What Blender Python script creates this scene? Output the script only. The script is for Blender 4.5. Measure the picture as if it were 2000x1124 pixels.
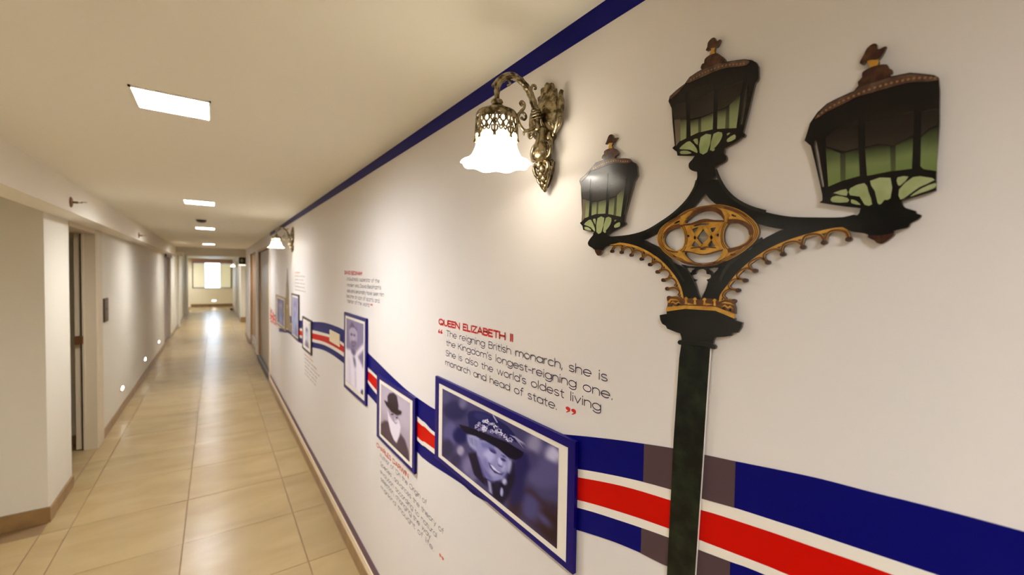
import bpy, bmesh, math, random
import numpy as np
from mathutils import Vector, Matrix
from mathutils.geometry import tessellate_polygon
R = math.radians; PI = math.pi
random.seed(3)
SC = bpy.context.scene; COL = SC.collection
for o in list(bpy.data.objects): bpy.data.objects.remove(o)

# ------------------------------------------------------------------ camera
YAW, PIT, ROL, FPX, EYE = 0.617514, 0.02837, 0.015223, 817.83, 1.668
fw = Vector((math.sin(YAW)*math.cos(PIT), math.cos(YAW)*math.cos(PIT), -math.sin(PIT)))
rt = Vector((math.cos(YAW), -math.sin(YAW), 0)); up = rt.cross(fw)
r2 = math.cos(ROL)*rt + math.sin(ROL)*up; u2 = -math.sin(ROL)*rt + math.cos(ROL)*up
cam = bpy.data.cameras.new('camera'); cam_ob = bpy.data.objects.new('camera', cam); COL.objects.link(cam_ob)
cam_ob.matrix_world = Matrix(((r2.x, u2.x, -fw.x, 0), (r2.y, u2.y, -fw.y, 0), (r2.z, u2.z, -fw.z, EYE), (0, 0, 0, 1)))
cam.sensor_width = 36; cam.lens = 36*FPX/2000; cam.clip_start = 0.02
cam.dof.use_dof = True; cam.dof.focus_distance = 0.86; cam.dof.aperture_fstop = 3.2
SC.camera = cam_ob

# ------------------------------------------------------------------ world, exposure, lamp levels
SC.view_settings.view_transform = 'Standard'; SC.view_settings.look = 'None'
SC.view_settings.exposure = 0.47; SC.view_settings.gamma = 1.0; SC.view_settings.use_curve_mapping = False
wd = bpy.data.worlds.new('daylight'); SC.world = wd; wd.use_nodes = True
bg = wd.node_tree.nodes['Background']; bg.inputs['Color'].default_value = (0.80, 0.90, 1.0, 1); bg.inputs['Strength'].default_value = 6.0
PANEL_COLOR, PANEL_POWER = (1.0, 1.01, 1.07), 215.0     # ceiling panels: emission of the diffuser
SCONCE_COLOR, SCONCE_POWER = (1.0, 0.95, 0.86), 2.0    # sconce bulb, watts

# ------------------------------------------------------------------ helpers
def lin(c): return tuple(((v/255)/12.92 if v/255 <= .04045 else ((v/255+.055)/1.055)**2.4) for v in c)
ALB = 1/0.85
def mat(name, rgb, rough=.5, metal=0, spec=.5, noise=None, bump=None, emit=None, raw=False, coat=0, alb=None):
    m = bpy.data.materials.new(name); m.use_nodes = True
    nt = m.node_tree; b = nt.nodes['Principled BSDF']
    c = alb or lin(rgb)
    if not raw and not alb: c = tuple(min(.92, v*ALB) for v in c)
    b.inputs['Base Color'].default_value = (*c, 1)
    b.inputs['Roughness'].default_value = rough; b.inputs['Metallic'].default_value = metal
    b.inputs['Specular IOR Level'].default_value = spec
    if coat: b.inputs['Coat Weight'].default_value = coat; b.inputs['Coat Roughness'].default_value = .05
    if noise or bump:
        tc = nt.nodes.new('ShaderNodeTexCoord')
    if noise:                                   # noise = (scale, second colour, contrast low, high)
        n = nt.nodes.new('ShaderNodeTexNoise'); n.inputs['Scale'].default_value = noise[0]; n.inputs['Detail'].default_value = 5
        nt.links.new(tc.outputs['Object'], n.inputs['Vector'])
        rp = nt.nodes.new('ShaderNodeMapRange'); rp.inputs[1].default_value = noise[2]; rp.inputs[2].default_value = noise[3]
        nt.links.new(n.outputs['Fac'], rp.inputs[0])
        mx = nt.nodes.new('ShaderNodeMix'); mx.data_type = 'RGBA'
        c2 = lin(noise[1]); c2 = c2 if raw else tuple(min(.92, v*ALB) for v in c2)
        mx.inputs[6].default_value = (*c, 1); mx.inputs[7].default_value = (*c2, 1)
        nt.links.new(rp.outputs[0], mx.inputs[0]); nt.links.new(mx.outputs[2], b.inputs['Base Color'])
    if bump:                                    # bump = (scale, strength)
        n = nt.nodes.new('ShaderNodeTexNoise'); n.inputs['Scale'].default_value = bump[0]; n.inputs['Detail'].default_value = 4
        nt.links.new(tc.outputs['Object'], n.inputs['Vector'])
        bp = nt.nodes.new('ShaderNodeBump'); bp.inputs['Strength'].default_value = bump[1]; bp.inputs['Distance'].default_value = .002
        nt.links.new(n.outputs['Fac'], bp.inputs['Height']); nt.links.new(bp.outputs[0], b.inputs['Normal'])
    if emit:
        b.inputs['Emission Color'].default_value = (*emit[0], 1); b.inputs['Emission Strength'].default_value = emit[1]
    return m

def link(name, me, m=None, parent=None):
    o = bpy.data.objects.new(name, me); COL.objects.link(o)
    if m is not None:
        for q in (m if isinstance(m, (list, tuple)) else [m]): me.materials.append(q)
    if parent is not None: o.parent = parent
    return o
def tag(o, label=None, cat=None, group=None, kind=None):
    if label: o['label'] = label
    if cat: o['category'] = cat
    if group: o['group'] = group
    if kind: o['kind'] = kind
    return o
def thing(name, label, cat, loc=(0, 0, 0), group=None):
    o = bpy.data.objects.new(name, None); COL.objects.link(o); o.location = loc; o.empty_display_size = .1
    return tag(o, label, cat, group)
class MB:
    """collects simple solids; build() links them as one mesh object"""
    def __init__(s): s.bm = bmesh.new()
    def box(s, x0, x1, y0, y1, z0, z1, bev=0):
        r = bmesh.ops.create_cube(s.bm, size=1)['verts']
        for v in r: v.co = Vector((x0+(v.co.x+.5)*(x1-x0), y0+(v.co.y+.5)*(y1-y0), z0+(v.co.z+.5)*(z1-z0)))
        if bev:
            es = list({e for v in r for e in v.link_edges})
            bmesh.ops.bevel(s.bm, geom=es, offset=bev, segments=2, affect='EDGES', profile=.5)
        return s
    def tube(s, pts, rad, seg=8, closed=False, caps=True):
        pts = [Vector(p) for p in pts]; n = len(pts)
        rad = list(rad) if isinstance(rad, (list, tuple)) else [rad]*n
        tan = []
        for i in range(n):
            a = pts[(i-1) % n] if closed or i > 0 else pts[0]; b = pts[(i+1) % n] if closed or i < n-1 else pts[-1]
            tan.append((b-a).normalized())
        ref = Vector((0, 0, 1)) if abs(tan[0].z) < .9 else Vector((0, 1, 0))
        nx = tan[0].cross(ref).normalized(); rings = []
        for i in range(n):
            nx = (nx - tan[i]*nx.dot(tan[i])).normalized(); ny = tan[i].cross(nx)
            rings.append([s.bm.verts.new(pts[i]+rad[i]*(math.cos(2*PI*k/seg)*nx+math.sin(2*PI*k/seg)*ny)) for k in range(seg)])
        for i in range(n if closed else n-1):
            a, b = rings[i], rings[(i+1) % n]
            for k in range(seg): s.bm.faces.new((a[k], a[(k+1) % seg], b[(k+1) % seg], b[k]))
        if caps and not closed: s.bm.faces.new(rings[0][::-1]); s.bm.faces.new(rings[-1])
        return s
    def lathe(s, prof, c=(0, 0, 0), seg=32, f=None, axis='z', cap0=False, cap1=False):
        c = Vector(c); rings = []
        for j, (r, h) in enumerate(prof):
            ring = []
            for k in range(seg):
                t = 2*PI*k/seg; rr, hh = (f(j, t, r, h) if f else (r, h))
                p = Vector((rr*math.cos(t), rr*math.sin(t), hh))
                if axis == 'x': p = Vector((-p.z, p.x, p.y))
                ring.append(s.bm.verts.new(c+p))
            rings.append(ring)
        for a, b in zip(rings, rings[1:]):
            for k in range(seg): s.bm.faces.new((a[k], a[(k+1) % seg], b[(k+1) % seg], b[k]))
        if cap0: s.bm.faces.new(rings[0][::-1])
        if cap1: s.bm.faces.new(rings[-1])
        return s
    def ball(s, c, rx, ry=None, rz=None, rot=None, u=12, v=8):
        r = bmesh.ops.create_uvsphere(s.bm, u_segments=u, v_segments=v, radius=1)['verts']
        M = Matrix.Translation(c) @ (rot.to_4x4() if rot else Matrix()) @ Matrix.Diagonal((rx, ry or rx, rz or rx, 1))
        for q in r: q.co = M @ q.co
        return s
    def build(s, name, m, parent=None, smooth=False, local=None):
        bmesh.ops.recalc_face_normals(s.bm, faces=s.bm.faces)
        if local is not None: bmesh.ops.translate(s.bm, verts=s.bm.verts, vec=-Vector(local))
        me = bpy.data.meshes.new(name); s.bm.to_mesh(me); s.bm.free()
        if smooth:
            for p in me.polygons: p.use_smooth = True
        return link(name, me, m, parent)
def box(name, m, x0, x1, y0, y1, z0, z1, parent=None, bev=0, kind=None):
    o = MB().box(x0, x1, y0, y1, z0, z1, bev).build(name, m, parent)
    if kind: o['kind'] = kind
    return o
def S(name, m, *boxes, parent=None):
    mb = MB()
    for b in boxes: mb.box(*b)
    o = mb.build(name, m, parent)
    if parent is None: o['kind'] = 'structure'
    return o
def sm(pts, n=4, closed=True):                   # Catmull-Rom through traced points
    p = [Vector(q) for q in pts]; N = len(p); out = []
    for i in range(N if closed else N-1):
        g = lambda k: p[k % N] if closed else p[max(0, min(N-1, k))]
        a, b, c, d = g(i-1), g(i), g(i+1), g(i+2)
        for j in range(n):
            t = j/n
            out.append(.5*((2*b)+(c-a)*t+(2*a-5*b+4*c-d)*t*t+(3*b-a-3*c+d)*t**3))
    if not closed: out.append(p[-1])
    return out

XR, XL, CH, SOF = .66, -.90, 2.238, 2.037        # right wall, left wall, ceiling, soffit underside
YB, YE = -4.0, 24.24                             # wall behind the camera, far end wall
BEAM = 12.85
# a plate is a flat cut-out on the right wall: loops of (across, up), across = -y, both in metres
def plate(name, islands, m, parent, back, front, smooth=0, side=None, holes=True):
    vs, fs, mi = [], [], []
    for loops in islands:
        if smooth: loops = [sm([(a, z, 0) for a, z in l], smooth) for l in loops]
        loops = [[Vector((p[0], p[1], 0)) for p in l] for l in loops]
        flat = [p for l in loops for p in l]; n = len(flat); base = len(vs)
        vs += [(XR-front, -p.x, p.y) for p in flat] + [(XR-back, -p.x, p.y) for p in flat]
        for t in tessellate_polygon(loops): fs.append([base+i for i in t]); mi.append(0)
        k = 0
        for l in loops:
            L = len(l)
            for i in range(L):
                a, b = base+k+i, base+k+(i+1) % L
                fs.append([a, b, b+n, a+n]); mi.append(1 if side else 0)
            k += L
    off = parent.location if parent is not None else Vector((0, 0, 0))
    p2 = parent
    while p2 is not None and p2.parent is not None: p2 = p2.parent; off = off + p2.location
    vs = [(x-off.x, y-off.y, z-off.z) for x, y, z in vs]
    me = bpy.data.meshes.new(name); me.from_pydata(vs, [], fs); me.update()
    bm = bmesh.new(); bm.from_mesh(me); bmesh.ops.recalc_face_normals(bm, faces=bm.faces)
    bm.faces.ensure_lookup_table(); bm.to_mesh(me); bm.free()
    o = link(name, me, [m, side] if side else m, parent)
    for p, i in zip(me.polygons, mi): p.material_index = i
    # front faces must look into the corridor
    return o
def stroke_loops(pts, w):                        # a thick polyline as a closed outline in wall coordinates
    p = [Vector((a, b)) for a, b in pts]; L, Rr = [], []
    n = len(p); w = w if isinstance(w, (list, tuple)) else [w]*n
    for i in range(n):
        t = (p[min(i+1, n-1)]-p[max(i-1, 0)]); t = t.normalized() if t.length else Vector((1, 0))
        nn = Vector((-t.y, t.x))*w[i]/2
        L.append(tuple(p[i]+nn)); Rr.append(tuple(p[i]-nn))
    return [L+Rr[::-1]]

# ------------------------------------------------------------------ materials
M_wall = mat('painted_wall', None, .55, alb=(.70,.65,.53), spec=.3, bump=(140, .05))
M_print = mat('matt_wall_print', None, .5, alb=(.715,.665,.615), spec=.14, bump=(90, .03))
M_ceil = mat('ceiling_paint', None, .6, alb=(.94,.91,.79), spec=.3, bump=(160, .04))
M_soff = mat('soffit_paint', None, .55, alb=(.90,.85,.73), spec=.3)
M_base = mat('stone_skirting', (138, 108, 66), .35, noise=(9, (118, 90, 54), .35, .7))
M_grout = mat('grout', (112, 86, 52), .7)
M_blue = mat('navy_print', (4, 4, 92), .4, spec=.1)
M_navy = mat('navy_frame', (12, 3, 92), .3, spec=.2)
M_red = mat('red_print', (184, 8, 0), .4, spec=.1)
M_grey = mat('grey_print', (72, 54, 58), .35, spec=.25)
M_white = mat('white_print', (216, 208, 194), .33, spec=.45)
M_purple = mat('purple_edging', (84, 56, 72), .45)
M_cream = mat('cream_gloss', (216, 200, 168), .35)
M_door = mat('door_paint', (190, 176, 148), .4)
M_dark = mat('dark_plastic', (48, 40, 30), .4)
M_ink = mat('navy_lettering', (44, 36, 66), .45)
M_redink = mat('red_lettering', (186, 30, 30), .45)
M_oink = mat('orange_red_lettering', (196, 84, 52), .45)
M_faint = mat('faint_lettering', (172, 160, 148), .5); M_pale = mat('pale_orange_lettering', (206, 158, 134), .5)
M_board = mat('foam_board_edge', (214, 206, 192), .6); M_edge = mat('dark_board_edge', (92, 82, 68), .6)
GL = dict(rough=.19, spec=.32)
M_iron = mat('printed_black_iron', (7, 7, 6), noise=(60, (14, 16, 12), .4, .7), **GL)
M_post = mat('printed_green_post', (14, 15, 11), .3, spec=.2, noise=(38, (30, 38, 24), .42, .72))
M_lant = mat('printed_lantern_black', (11, 8, 7), **GL)
M_smoke = mat('printed_smoked_pane', (28, 24, 20), noise=(40, (20, 17, 14), .4, .6), **GL)
M_pane = mat('printed_green_pane', (114, 122, 84), noise=(45, (142, 146, 102), .35, .7), **GL)
M_pane2 = mat('printed_deep_green_pane', (74, 90, 50), noise=(45, (106, 118, 70), .35, .7), **GL)
M_paned = mat('printed_olive_bar', (54, 60, 38), **GL)
def graded(m, stops):
    nt = m.node_tree; tc = nt.nodes.new('ShaderNodeTexCoord'); sp = nt.nodes.new('ShaderNodeSeparateXYZ'); nt.links.new(tc.outputs['Generated'], sp.inputs[0])
    n = nt.nodes.new('ShaderNodeTexNoise'); n.inputs['Scale'].default_value = 30; nt.links.new(tc.outputs['Object'], n.inputs['Vector'])
    a = nt.nodes.new('ShaderNodeMath'); a.operation = 'MULTIPLY_ADD'; a.inputs[1].default_value = .35; nt.links.new(n.outputs['Fac'], a.inputs[0]); nt.links.new(sp.outputs[2], a.inputs[2])
    b = nt.nodes.new('ShaderNodeMath'); b.operation = 'SUBTRACT'; b.inputs[1].default_value = .175; nt.links.new(a.outputs[0], b.inputs[0])
    r = nt.nodes.new('ShaderNodeValToRGB'); nt.links.new(b.outputs[0], r.inputs[0]); e = r.color_ramp.elements
    while len(e) < len(stops): e.new(.5)
    for q, (p, c) in zip(e, stops): q.position = p; q.color = (*[v*ALB for v in lin(c)], 1)
    nt.links.new(r.outputs[0], nt.nodes['Principled BSDF'].inputs['Base Color'])
M_fan = mat('printed_pale_green_pane', (152, 158, 114), noise=(50, (124, 138, 84), .35, .75), **GL)
M_greyp = mat('printed_grey_pane', (96, 85, 70), noise=(40, (74, 66, 52), .35, .7), **GL)
graded(M_pane, ((0, (136, 142, 98)), (.45, (122, 128, 88)), (.78, (88, 90, 62)), (1, (36, 32, 26))))
graded(M_pane2, ((0, (98, 114, 62)), (.4, (104, 116, 70)), (.75, (70, 80, 48)), (1, (30, 28, 22))))
graded(M_paned, ((0, (70, 78, 48)), (.6, (56, 60, 40)), (1, (30, 28, 22))))
graded(M_smoke, ((0, (44, 38, 31)), (.4, (32, 27, 22)), (1, (20, 16, 13))))
graded(M_greyp, ((0, (112, 100, 80)), (1, (84, 74, 62))))
M_roof = mat('printed_copper_roof', (70, 50, 41), noise=(90, (98, 74, 58), .4, .75), **GL)
M_crown = mat('printed_brown_finial', (52, 28, 20), noise=(90, (90, 56, 34), .45, .75), **GL)
M_gold = mat('printed_gold', (160, 112, 36), noise=(70, (190, 144, 58), .35, .7), **GL)
M_goldb = mat('printed_bright_gold', (178, 136, 52), noise=(80, (158, 108, 38), .4, .7), **GL)
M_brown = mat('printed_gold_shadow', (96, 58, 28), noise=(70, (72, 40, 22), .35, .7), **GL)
M_streak = mat('printed_iron_sheen', (26, 27, 22), **GL)
M_brass = mat('antique_brass', (172, 158, 126), .27, metal=1, raw=True, noise=(70, (82, 70, 48), .42, .62), bump=(120, .35))
M_stower = mat('printed_clock_tower', (140, 122, 86), .4, noise=(30, (110, 92, 62), .4, .7))
M_steel = mat('brushed_lift_metal', (150, 138, 124), .35, metal=.4)
M_jamb = mat('brown_door_jamb', (150, 116, 78), .4)
M_curt = mat('pink_pelmet', (190, 140, 120), .8)
M_glow = mat('panel_diffuser', (255, 255, 255), .5, emit=(PANEL_COLOR, PANEL_POWER))
# prismatic diffuser: strength falls off with the angle from straight down
_nt = M_glow.node_tree; _g = _nt.nodes.new('ShaderNodeNewGeometry'); _d = _nt.nodes.new('ShaderNodeVectorMath'); _d.operation = 'DOT_PRODUCT'
_nt.links.new(_g.outputs['Normal'], _d.inputs[0]); _nt.links.new(_g.outputs['Incoming'], _d.inputs[1]); _m = _nt.nodes.new('ShaderNodeMath'); _m.operation = 'MULTIPLY'; _m.inputs[1].default_value = PANEL_POWER
_nt.links.new(_d.outputs['Value'], _m.inputs[0]); _nt.links.new(_m.outputs[0], _nt.nodes['Principled BSDF'].inputs['Emission Strength'])
M_step = mat('step_light_lens', (255, 255, 255), .4, emit=((1, .95, .85), 14))
M_bulb = mat('bulb', (255, 255, 255), .4, emit=(SCONCE_COLOR, 3))
M_chrome = mat('chrome', (170, 160, 145), .25, metal=1, raw=True)
M_bronze = mat('bronze_fitting', (120, 84, 56), .35, metal=.7)

def tile_material():
    m = bpy.data.materials.new('porcelain_tile'); m.use_nodes = True; nt = m.node_tree; b = nt.nodes['Principled BSDF']
    tc = nt.nodes.new('ShaderNodeTexCoord'); oi = nt.nodes.new('ShaderNodeObjectInfo')
    ad = nt.nodes.new('ShaderNodeVectorMath'); ad.operation = 'ADD'; sc = nt.nodes.new('ShaderNodeVectorMath'); sc.operation = 'SCALE'
    cb = nt.nodes.new('ShaderNodeCombineXYZ'); nt.links.new(oi.outputs['Random'], cb.inputs[0]); nt.links.new(oi.outputs['Random'], cb.inputs[1])
    nt.links.new(cb.outputs[0], sc.inputs[0]); sc.inputs['Scale'].default_value = 40
    mp = nt.nodes.new('ShaderNodeMapping'); mp.inputs['Scale'].default_value = (1.6, 3.6, 1)
    nt.links.new(tc.outputs['Object'], mp.inputs['Vector']); nt.links.new(mp.outputs[0], ad.inputs[0]); nt.links.new(sc.outputs[0], ad.inputs[1])
    n = nt.nodes.new('ShaderNodeTexNoise'); n.inputs['Scale'].default_value = 1.1; n.inputs['Detail'].default_value = 6; n.inputs['Distortion'].default_value = .6
    nt.links.new(ad.outputs[0], n.inputs['Vector'])
    mr = nt.nodes.new('ShaderNodeMapRange'); mr.inputs[1].default_value = .3; mr.inputs[2].default_value = .72; nt.links.new(n.outputs['Fac'], mr.inputs[0])
    mx = nt.nodes.new('ShaderNodeMix'); mx.data_type = 'RGBA'
    mx.inputs[6].default_value = (*TILE_A, 1); mx.inputs[7].default_value = (*TILE_B, 1)
    nt.links.new(mr.outputs[0], mx.inputs[0])
    hs = nt.nodes.new('ShaderNodeHueSaturation'); m2 = nt.nodes.new('ShaderNodeMapRange'); m2.inputs[3].default_value = .95; m2.inputs[4].default_value = 1.05
    nt.links.new(oi.outputs['Random'], m2.inputs[0]); nt.links.new(m2.outputs[0], hs.inputs['Value']); nt.links.new(mx.outputs[2], hs.inputs['Color'])
    nt.links.new(hs.outputs[0], b.inputs['Base Color'])
    b.inputs['Roughness'].default_value = .27; b.inputs['Specular IOR Level'].default_value = .5
    return m
TILE_A = lin((152, 127, 85)); TILE_B = lin((168, 144, 99))
M_tile = tile_material()

def glass_mat(name, tint=(1, 1, 1)):
    m = bpy.data.materials.new(name); m.use_nodes = True; nt = m.node_tree; nt.nodes.remove(nt.nodes['Principled BSDF'])
    out = nt.nodes['Material Output']; t = nt.nodes.new('ShaderNodeBsdfTransparent'); g = nt.nodes.new('ShaderNodeBsdfGlossy'); x = nt.nodes.new('ShaderNodeMixShader')
    t.inputs[0].default_value = (*tint, 1); g.inputs['Roughness'].default_value = .03
    f = nt.nodes.new('ShaderNodeFresnel'); nt.links.new(f.outputs[0], x.inputs[0]); nt.links.new(t.outputs[0], x.inputs[1]); nt.links.new(g.outputs[0], x.inputs[2])
    nt.links.new(x.outputs[0], out.inputs[0]); return m
M_glass = glass_mat('window_glass', (.9, .95, 1))
def shade_mat():
    m = bpy.data.materials.new('frosted_shade_glass'); m.use_nodes = True; nt = m.node_tree; nt.nodes.remove(nt.nodes['Principled BSDF'])
    out = nt.nodes['Material Output']
    d = nt.nodes.new('ShaderNodeBsdfDiffuse'); t = nt.nodes.new('ShaderNodeBsdfTranslucent'); x = nt.nodes.new('ShaderNodeMixShader'); e = nt.nodes.new('ShaderNodeEmission'); a = nt.nodes.new('ShaderNodeAddShader')
    d.inputs[0].default_value = (.9, .88, .84, 1); t.inputs[0].default_value = (.9, .87, .8, 1); x.inputs[0].default_value = .6
    e.inputs[0].default_value = (1, .93, .82, 1); e.inputs[1].default_value = 3.9
    nt.links.new(d.outputs[0], x.inputs[1]); nt.links.new(t.outputs[0], x.inputs[2]); nt.links.new(x.outputs[0], a.inputs[0]); nt.links.new(e.outputs[0], a.inputs[1])
    nt.links.new(a.outputs[0], out.inputs[0]); return m
M_shade = shade_mat()
M_blind = bpy.data.materials.new('blind_cloth'); M_blind.use_nodes = True
_n = M_blind.node_tree; _p = _n.nodes['Principled BSDF']; _p.inputs['Base Color'].default_value = (.86, .80, .64, 1); _p.inputs['Roughness'].default_value = .8
_t = _n.nodes.new('ShaderNodeBsdfTranslucent'); _t.inputs[0].default_value = (.90, .80, .58, 1); _x = _n.nodes.new('ShaderNodeMixShader'); _x.inputs[0].default_value = .4
_n.links.new(_p.outputs[0], _x.inputs[1]); _n.links.new(_t.outputs[0], _x.inputs[2]); _n.links.new(_x.outputs[0], _n.nodes['Material Output'].inputs[0])

# ------------------------------------------------------------------ structure
floor = S('floor', M_grout, (-2.6, 1.9, YB-.2, YE+.2, -.15, -.0025))
S('ceiling', M_ceil, (-2.6, 1.9, YB-.2, YE+.2, CH, CH+.12))
D1a, D1b, D2a, D2b = 7.05, 9.2, 9.75, 11.4       # the two recesses in the right wall
w_r = S('wall_right', M_print, (XR, .84, YB, D1a, 0, CH), (XR, .84, D1a, D1b, 2.07, CH), (XR, .84, D1b, D2a, 0, CH), (XR, .84, D2a, D2b, 2.07, CH),
  (XR, .84, D2b, 13.0, 0, CH), (.84, .92, D1a-.1, D2b+.1, 0, CH))
S('wall_far_right', M_wall, (.70, 1.8, 16.4, YE, 0, CH), (1.8, 1.9, 12.9, YE, 0, CH), (.66, 1.9, 12.9, 13.0, 0, CH))
M_yellow = mat('yellow_cream_wall', None, .55, alb=(.90,.80,.54))
S('wall_end', M_yellow, (-2.6, -.84, YE, YE+.15, 0, CH), (.66, 1.9, YE, YE+.15, 0, CH), (-.84, .66, YE, YE+.15, 0, .87), (-.84, .66, YE, YE+.15, 2.06, CH))
S('wall_back', M_wall, (-2.6, 1.9, YB-.15, YB, 0, CH))
N0, N1 = 4.53, 5.38                               # doorway on the left
S('wall_left', M_wall, (XL-.16, XL, YB, .6, 0, CH), (XL-.16, XL, 4.085, N0, 0, CH), (XL-.16, XL, N0, N1, 2.03, CH), (XL-.10, XL, N1, 5.62, 0, CH), (XL-.16, XL, 5.62, 11.75, 0, CH),
  (XL-.16, XL, 11.75, 13.6, 2.1, CH), (XL-.16, XL, 13.6, 21.3, 0, CH), (-2.6, -2.5, 20.4, YE, 0, CH), (-2.5, XL-.16, 20.4, 20.5, 0, CH), (XL-.30, XL-.24, 11.6, 13.7, 0, CH))  # far-left bay is unseen, added to house panels for the end wall
S('wall_alcove', M_wall, (-2.5, XL, 3.965, 4.085, 0, CH), (-2.6, -2.5, .45, 4.085, 0, CH), (-2.5, XL, .45, .6, 0, CH))
S('wall_lobby', M_wall, (-2.4, XL-.11, 5.56, 5.70, 0, CH), (-2.5, -2.4, 4.085, 5.7, 0, CH))
S('soffit', M_soff, (XL, -.757, YB, BEAM, SOF, CH))
S('beam', M_wall, (XL, XR, BEAM, BEAM+.35, 2.05, CH))
S('pilaster', M_wall, (XL, XL+.05, 15.6, 16.1, 0, CH), (XL, XL+.06, 19.4, 20.4, 0, CH))
S('trim_1', M_blue, (XR-.002, XR, YB, D1a-.02, 2.188, CH))
S('trim_2', M_purple, (XR-.004, XR, YB, D1a-.02, .127, .177))
S('trim_3', M_cream, (XR-.008, XR, YB, D1a-.02, .084, .126))
S('baseboard_right', M_base, (XR-.012, XR, YB, D1a, -.002, .084))
S('baseboard_pier', M_base, (XR-.012, XR, D1b, D2a, -.002, .10), (XR-.012, XR, D2b, 13.0, -.002, .10), (.69, 1.8, 16.388, 16.4, -.002, .16), (.688, .70, 16.4, YE, -.002, .10))
S('baseboard_left', M_base, (XL, XL+.012, 3.966, N0, -.002, .084), (XL, XL+.012, 5.63, 11.75, -.002, .084), (XL, XL+.012, 13.6, 21.3, -.002, .084))
S('baseboard_alcove', M_base, (-2.5, XL+.012, 3.953, 3.965, -.002, .1))
S('baseboard_lobby', M_base, (-2.4, XL-.13, 5.548, 5.56, -.002, .1))
S('baseboard_end', M_base, (XL, .70, YE-.012, YE, -.002, .12))

# floor tiles, 600 x 600 on a grid; every tile a child of the floor
def tile_mesh(w, l):
    g = .0024; mb = MB().box(g, w-g, g, l-g, -.0025, 0)
    top = [e for e in mb.bm.edges if all(abs(v.co.z) < 1e-6 for v in e.verts)]
    bmesh.ops.bevel(mb.bm, geom=top, offset=.0012, segments=1, affect='EDGES')
    bmesh.ops.recalc_face_normals(mb.bm, faces=mb.bm.faces)
    me = bpy.data.meshes.new('tile'); mb.bm.to_mesh(me); mb.bm.free(); me.materials.append(M_tile); return me
TM = {}
def tile(x0, x1, y0, y1):
    k = (round(x1-x0, 4), round(y1-y0, 4))
    if k not in TM: TM[k] = tile_mesh(*k)
    o = bpy.data.objects.new('tile', TM[k]); COL.objects.link(o); o.parent = floor; o.location = (x0, y0, 0)
gx = [-.765+.6*k for k in range(-3, 5)]; gy = [.197+.6*k for k in range(-7, 41)]
for j in range(len(gy)-1):
    y0, y1 = gy[j], min(gy[j+1], YE)
    if y1 <= y0: continue
    xs = [XL, -.765, -.165, .435, XR]
    if y0 >= 12.9: xs = [XL, -.765, -.165, .435, 1.035, 1.635] if y0 < 16.3 else [XL, -.765, -.165, .435, .70]
    for a, b in zip(xs, xs[1:]): tile(a, b, y0, y1)
    if .5 < y0 < 3.6:
        for a, b in ((-2.565, -1.965), (-1.965, -1.365), (-1.365, XL)): tile(a, b, y0, y1)
    if 3.9 < y0 < 5.3: tile(-1.365, XL, y0, y1); tile(-1.965, -1.365, y0, y1)

# ------------------------------------------------------------------ doors and window
# doorway on the left: white lining, stop, strike box
d1 = S('door_1', M_door, (XL-.075, XL+.006, N1-.006, N1+.035, 0, 2.03), (XL-.16, XL+.004, N0-.001, N1+.03, 1.995, 2.03), (XL-.16, XL-.02, N0, N0+.02, 0, 2.0))
box('casing', M_door, XL, XL+.01, N1+.03, 5.625, 0, SOF, d1, .003)
box('door_stop', M_door, XL-.088, XL-.072, N1-.02, N1+.02, 0, 1.995, d1, .002)
box('door_leaf', M_door, XL-.14, XL-.10, N1+.005, N1+.17, .01, 1.99, d1, .002)
box('dark_gap_strip', M_dark, XL-.10, XL-.092, N1-.004, N1+.004, 0, 1.99, d1)  # shade of the gap between stop and leaf, put in as a dark strip
k = box('strike_box', M_bronze, XL-.135, XL-.078, N1-.035, N1-.018, .985, 1.06, d1, .004)
# lift-like metal door in the first right recess
d2 = S('door_2', M_jamb, (.664, .84, D1b-.16, D1b, .0, 2.07), (.66, .675, D1a, D1b, 2.03, 2.07))
box('door_panel', M_steel, .69, .72, D1a+.30, D1a+1.16, .12, 2.03, d2, .004)
box('door_panel', M_steel, .69, .72, D1a+1.17, D1b-.16, .12, 2.03, d2, .004)
box('side_light', M_dark, .688, .71, D1a+.12, D1a+.30, .12, 2.03, d2, .003)
box('door_frame', M_cream, XR-.006, .72, D1a-.02, D1a+.12, .0, 2.07, d2, .004)
box('threshold', M_dark, .655, .80, D1a+.1, D1b-.1, .0, .12, d2, .006)
d3 = S('door_3', M_jamb, (.67, .84, D2b-.1, D2b, 0, 2.07), (.67, .84, D2a, D2a+.06, 0, 2.07))
box('door_panel', M_jamb, .70, .74, D2a+.06, D2b-.1, .25, 2.05, d3, .004)
box('kick_plate', M_chrome, .68, .70, D2a+.06, D2b-.1, .01, .25, d3, .004)
# grey-lilac door far along the left wall
M_lilac = mat('lilac_grey_door', (150, 134, 128), .4)
d4 = S('door_4', M_wall, (XL-.16, XL, 13.45, 13.6, 0, 2.1), (XL-.16, XL, 11.75, 11.85, 0, 2.1))
box('door_panel', M_lilac, XL-.10, XL-.06, 11.85, 12.75, .02, 2.02, d4, .004)
box('door_panel', M_lilac, XL-.10, XL-.06, 12.76, 13.45, .02, 2.02, d4, .004)
box('door_glass', M_dark, XL-.058, XL-.05, 12.2, 12.5, 1.1, 1.95, d4)
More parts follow.
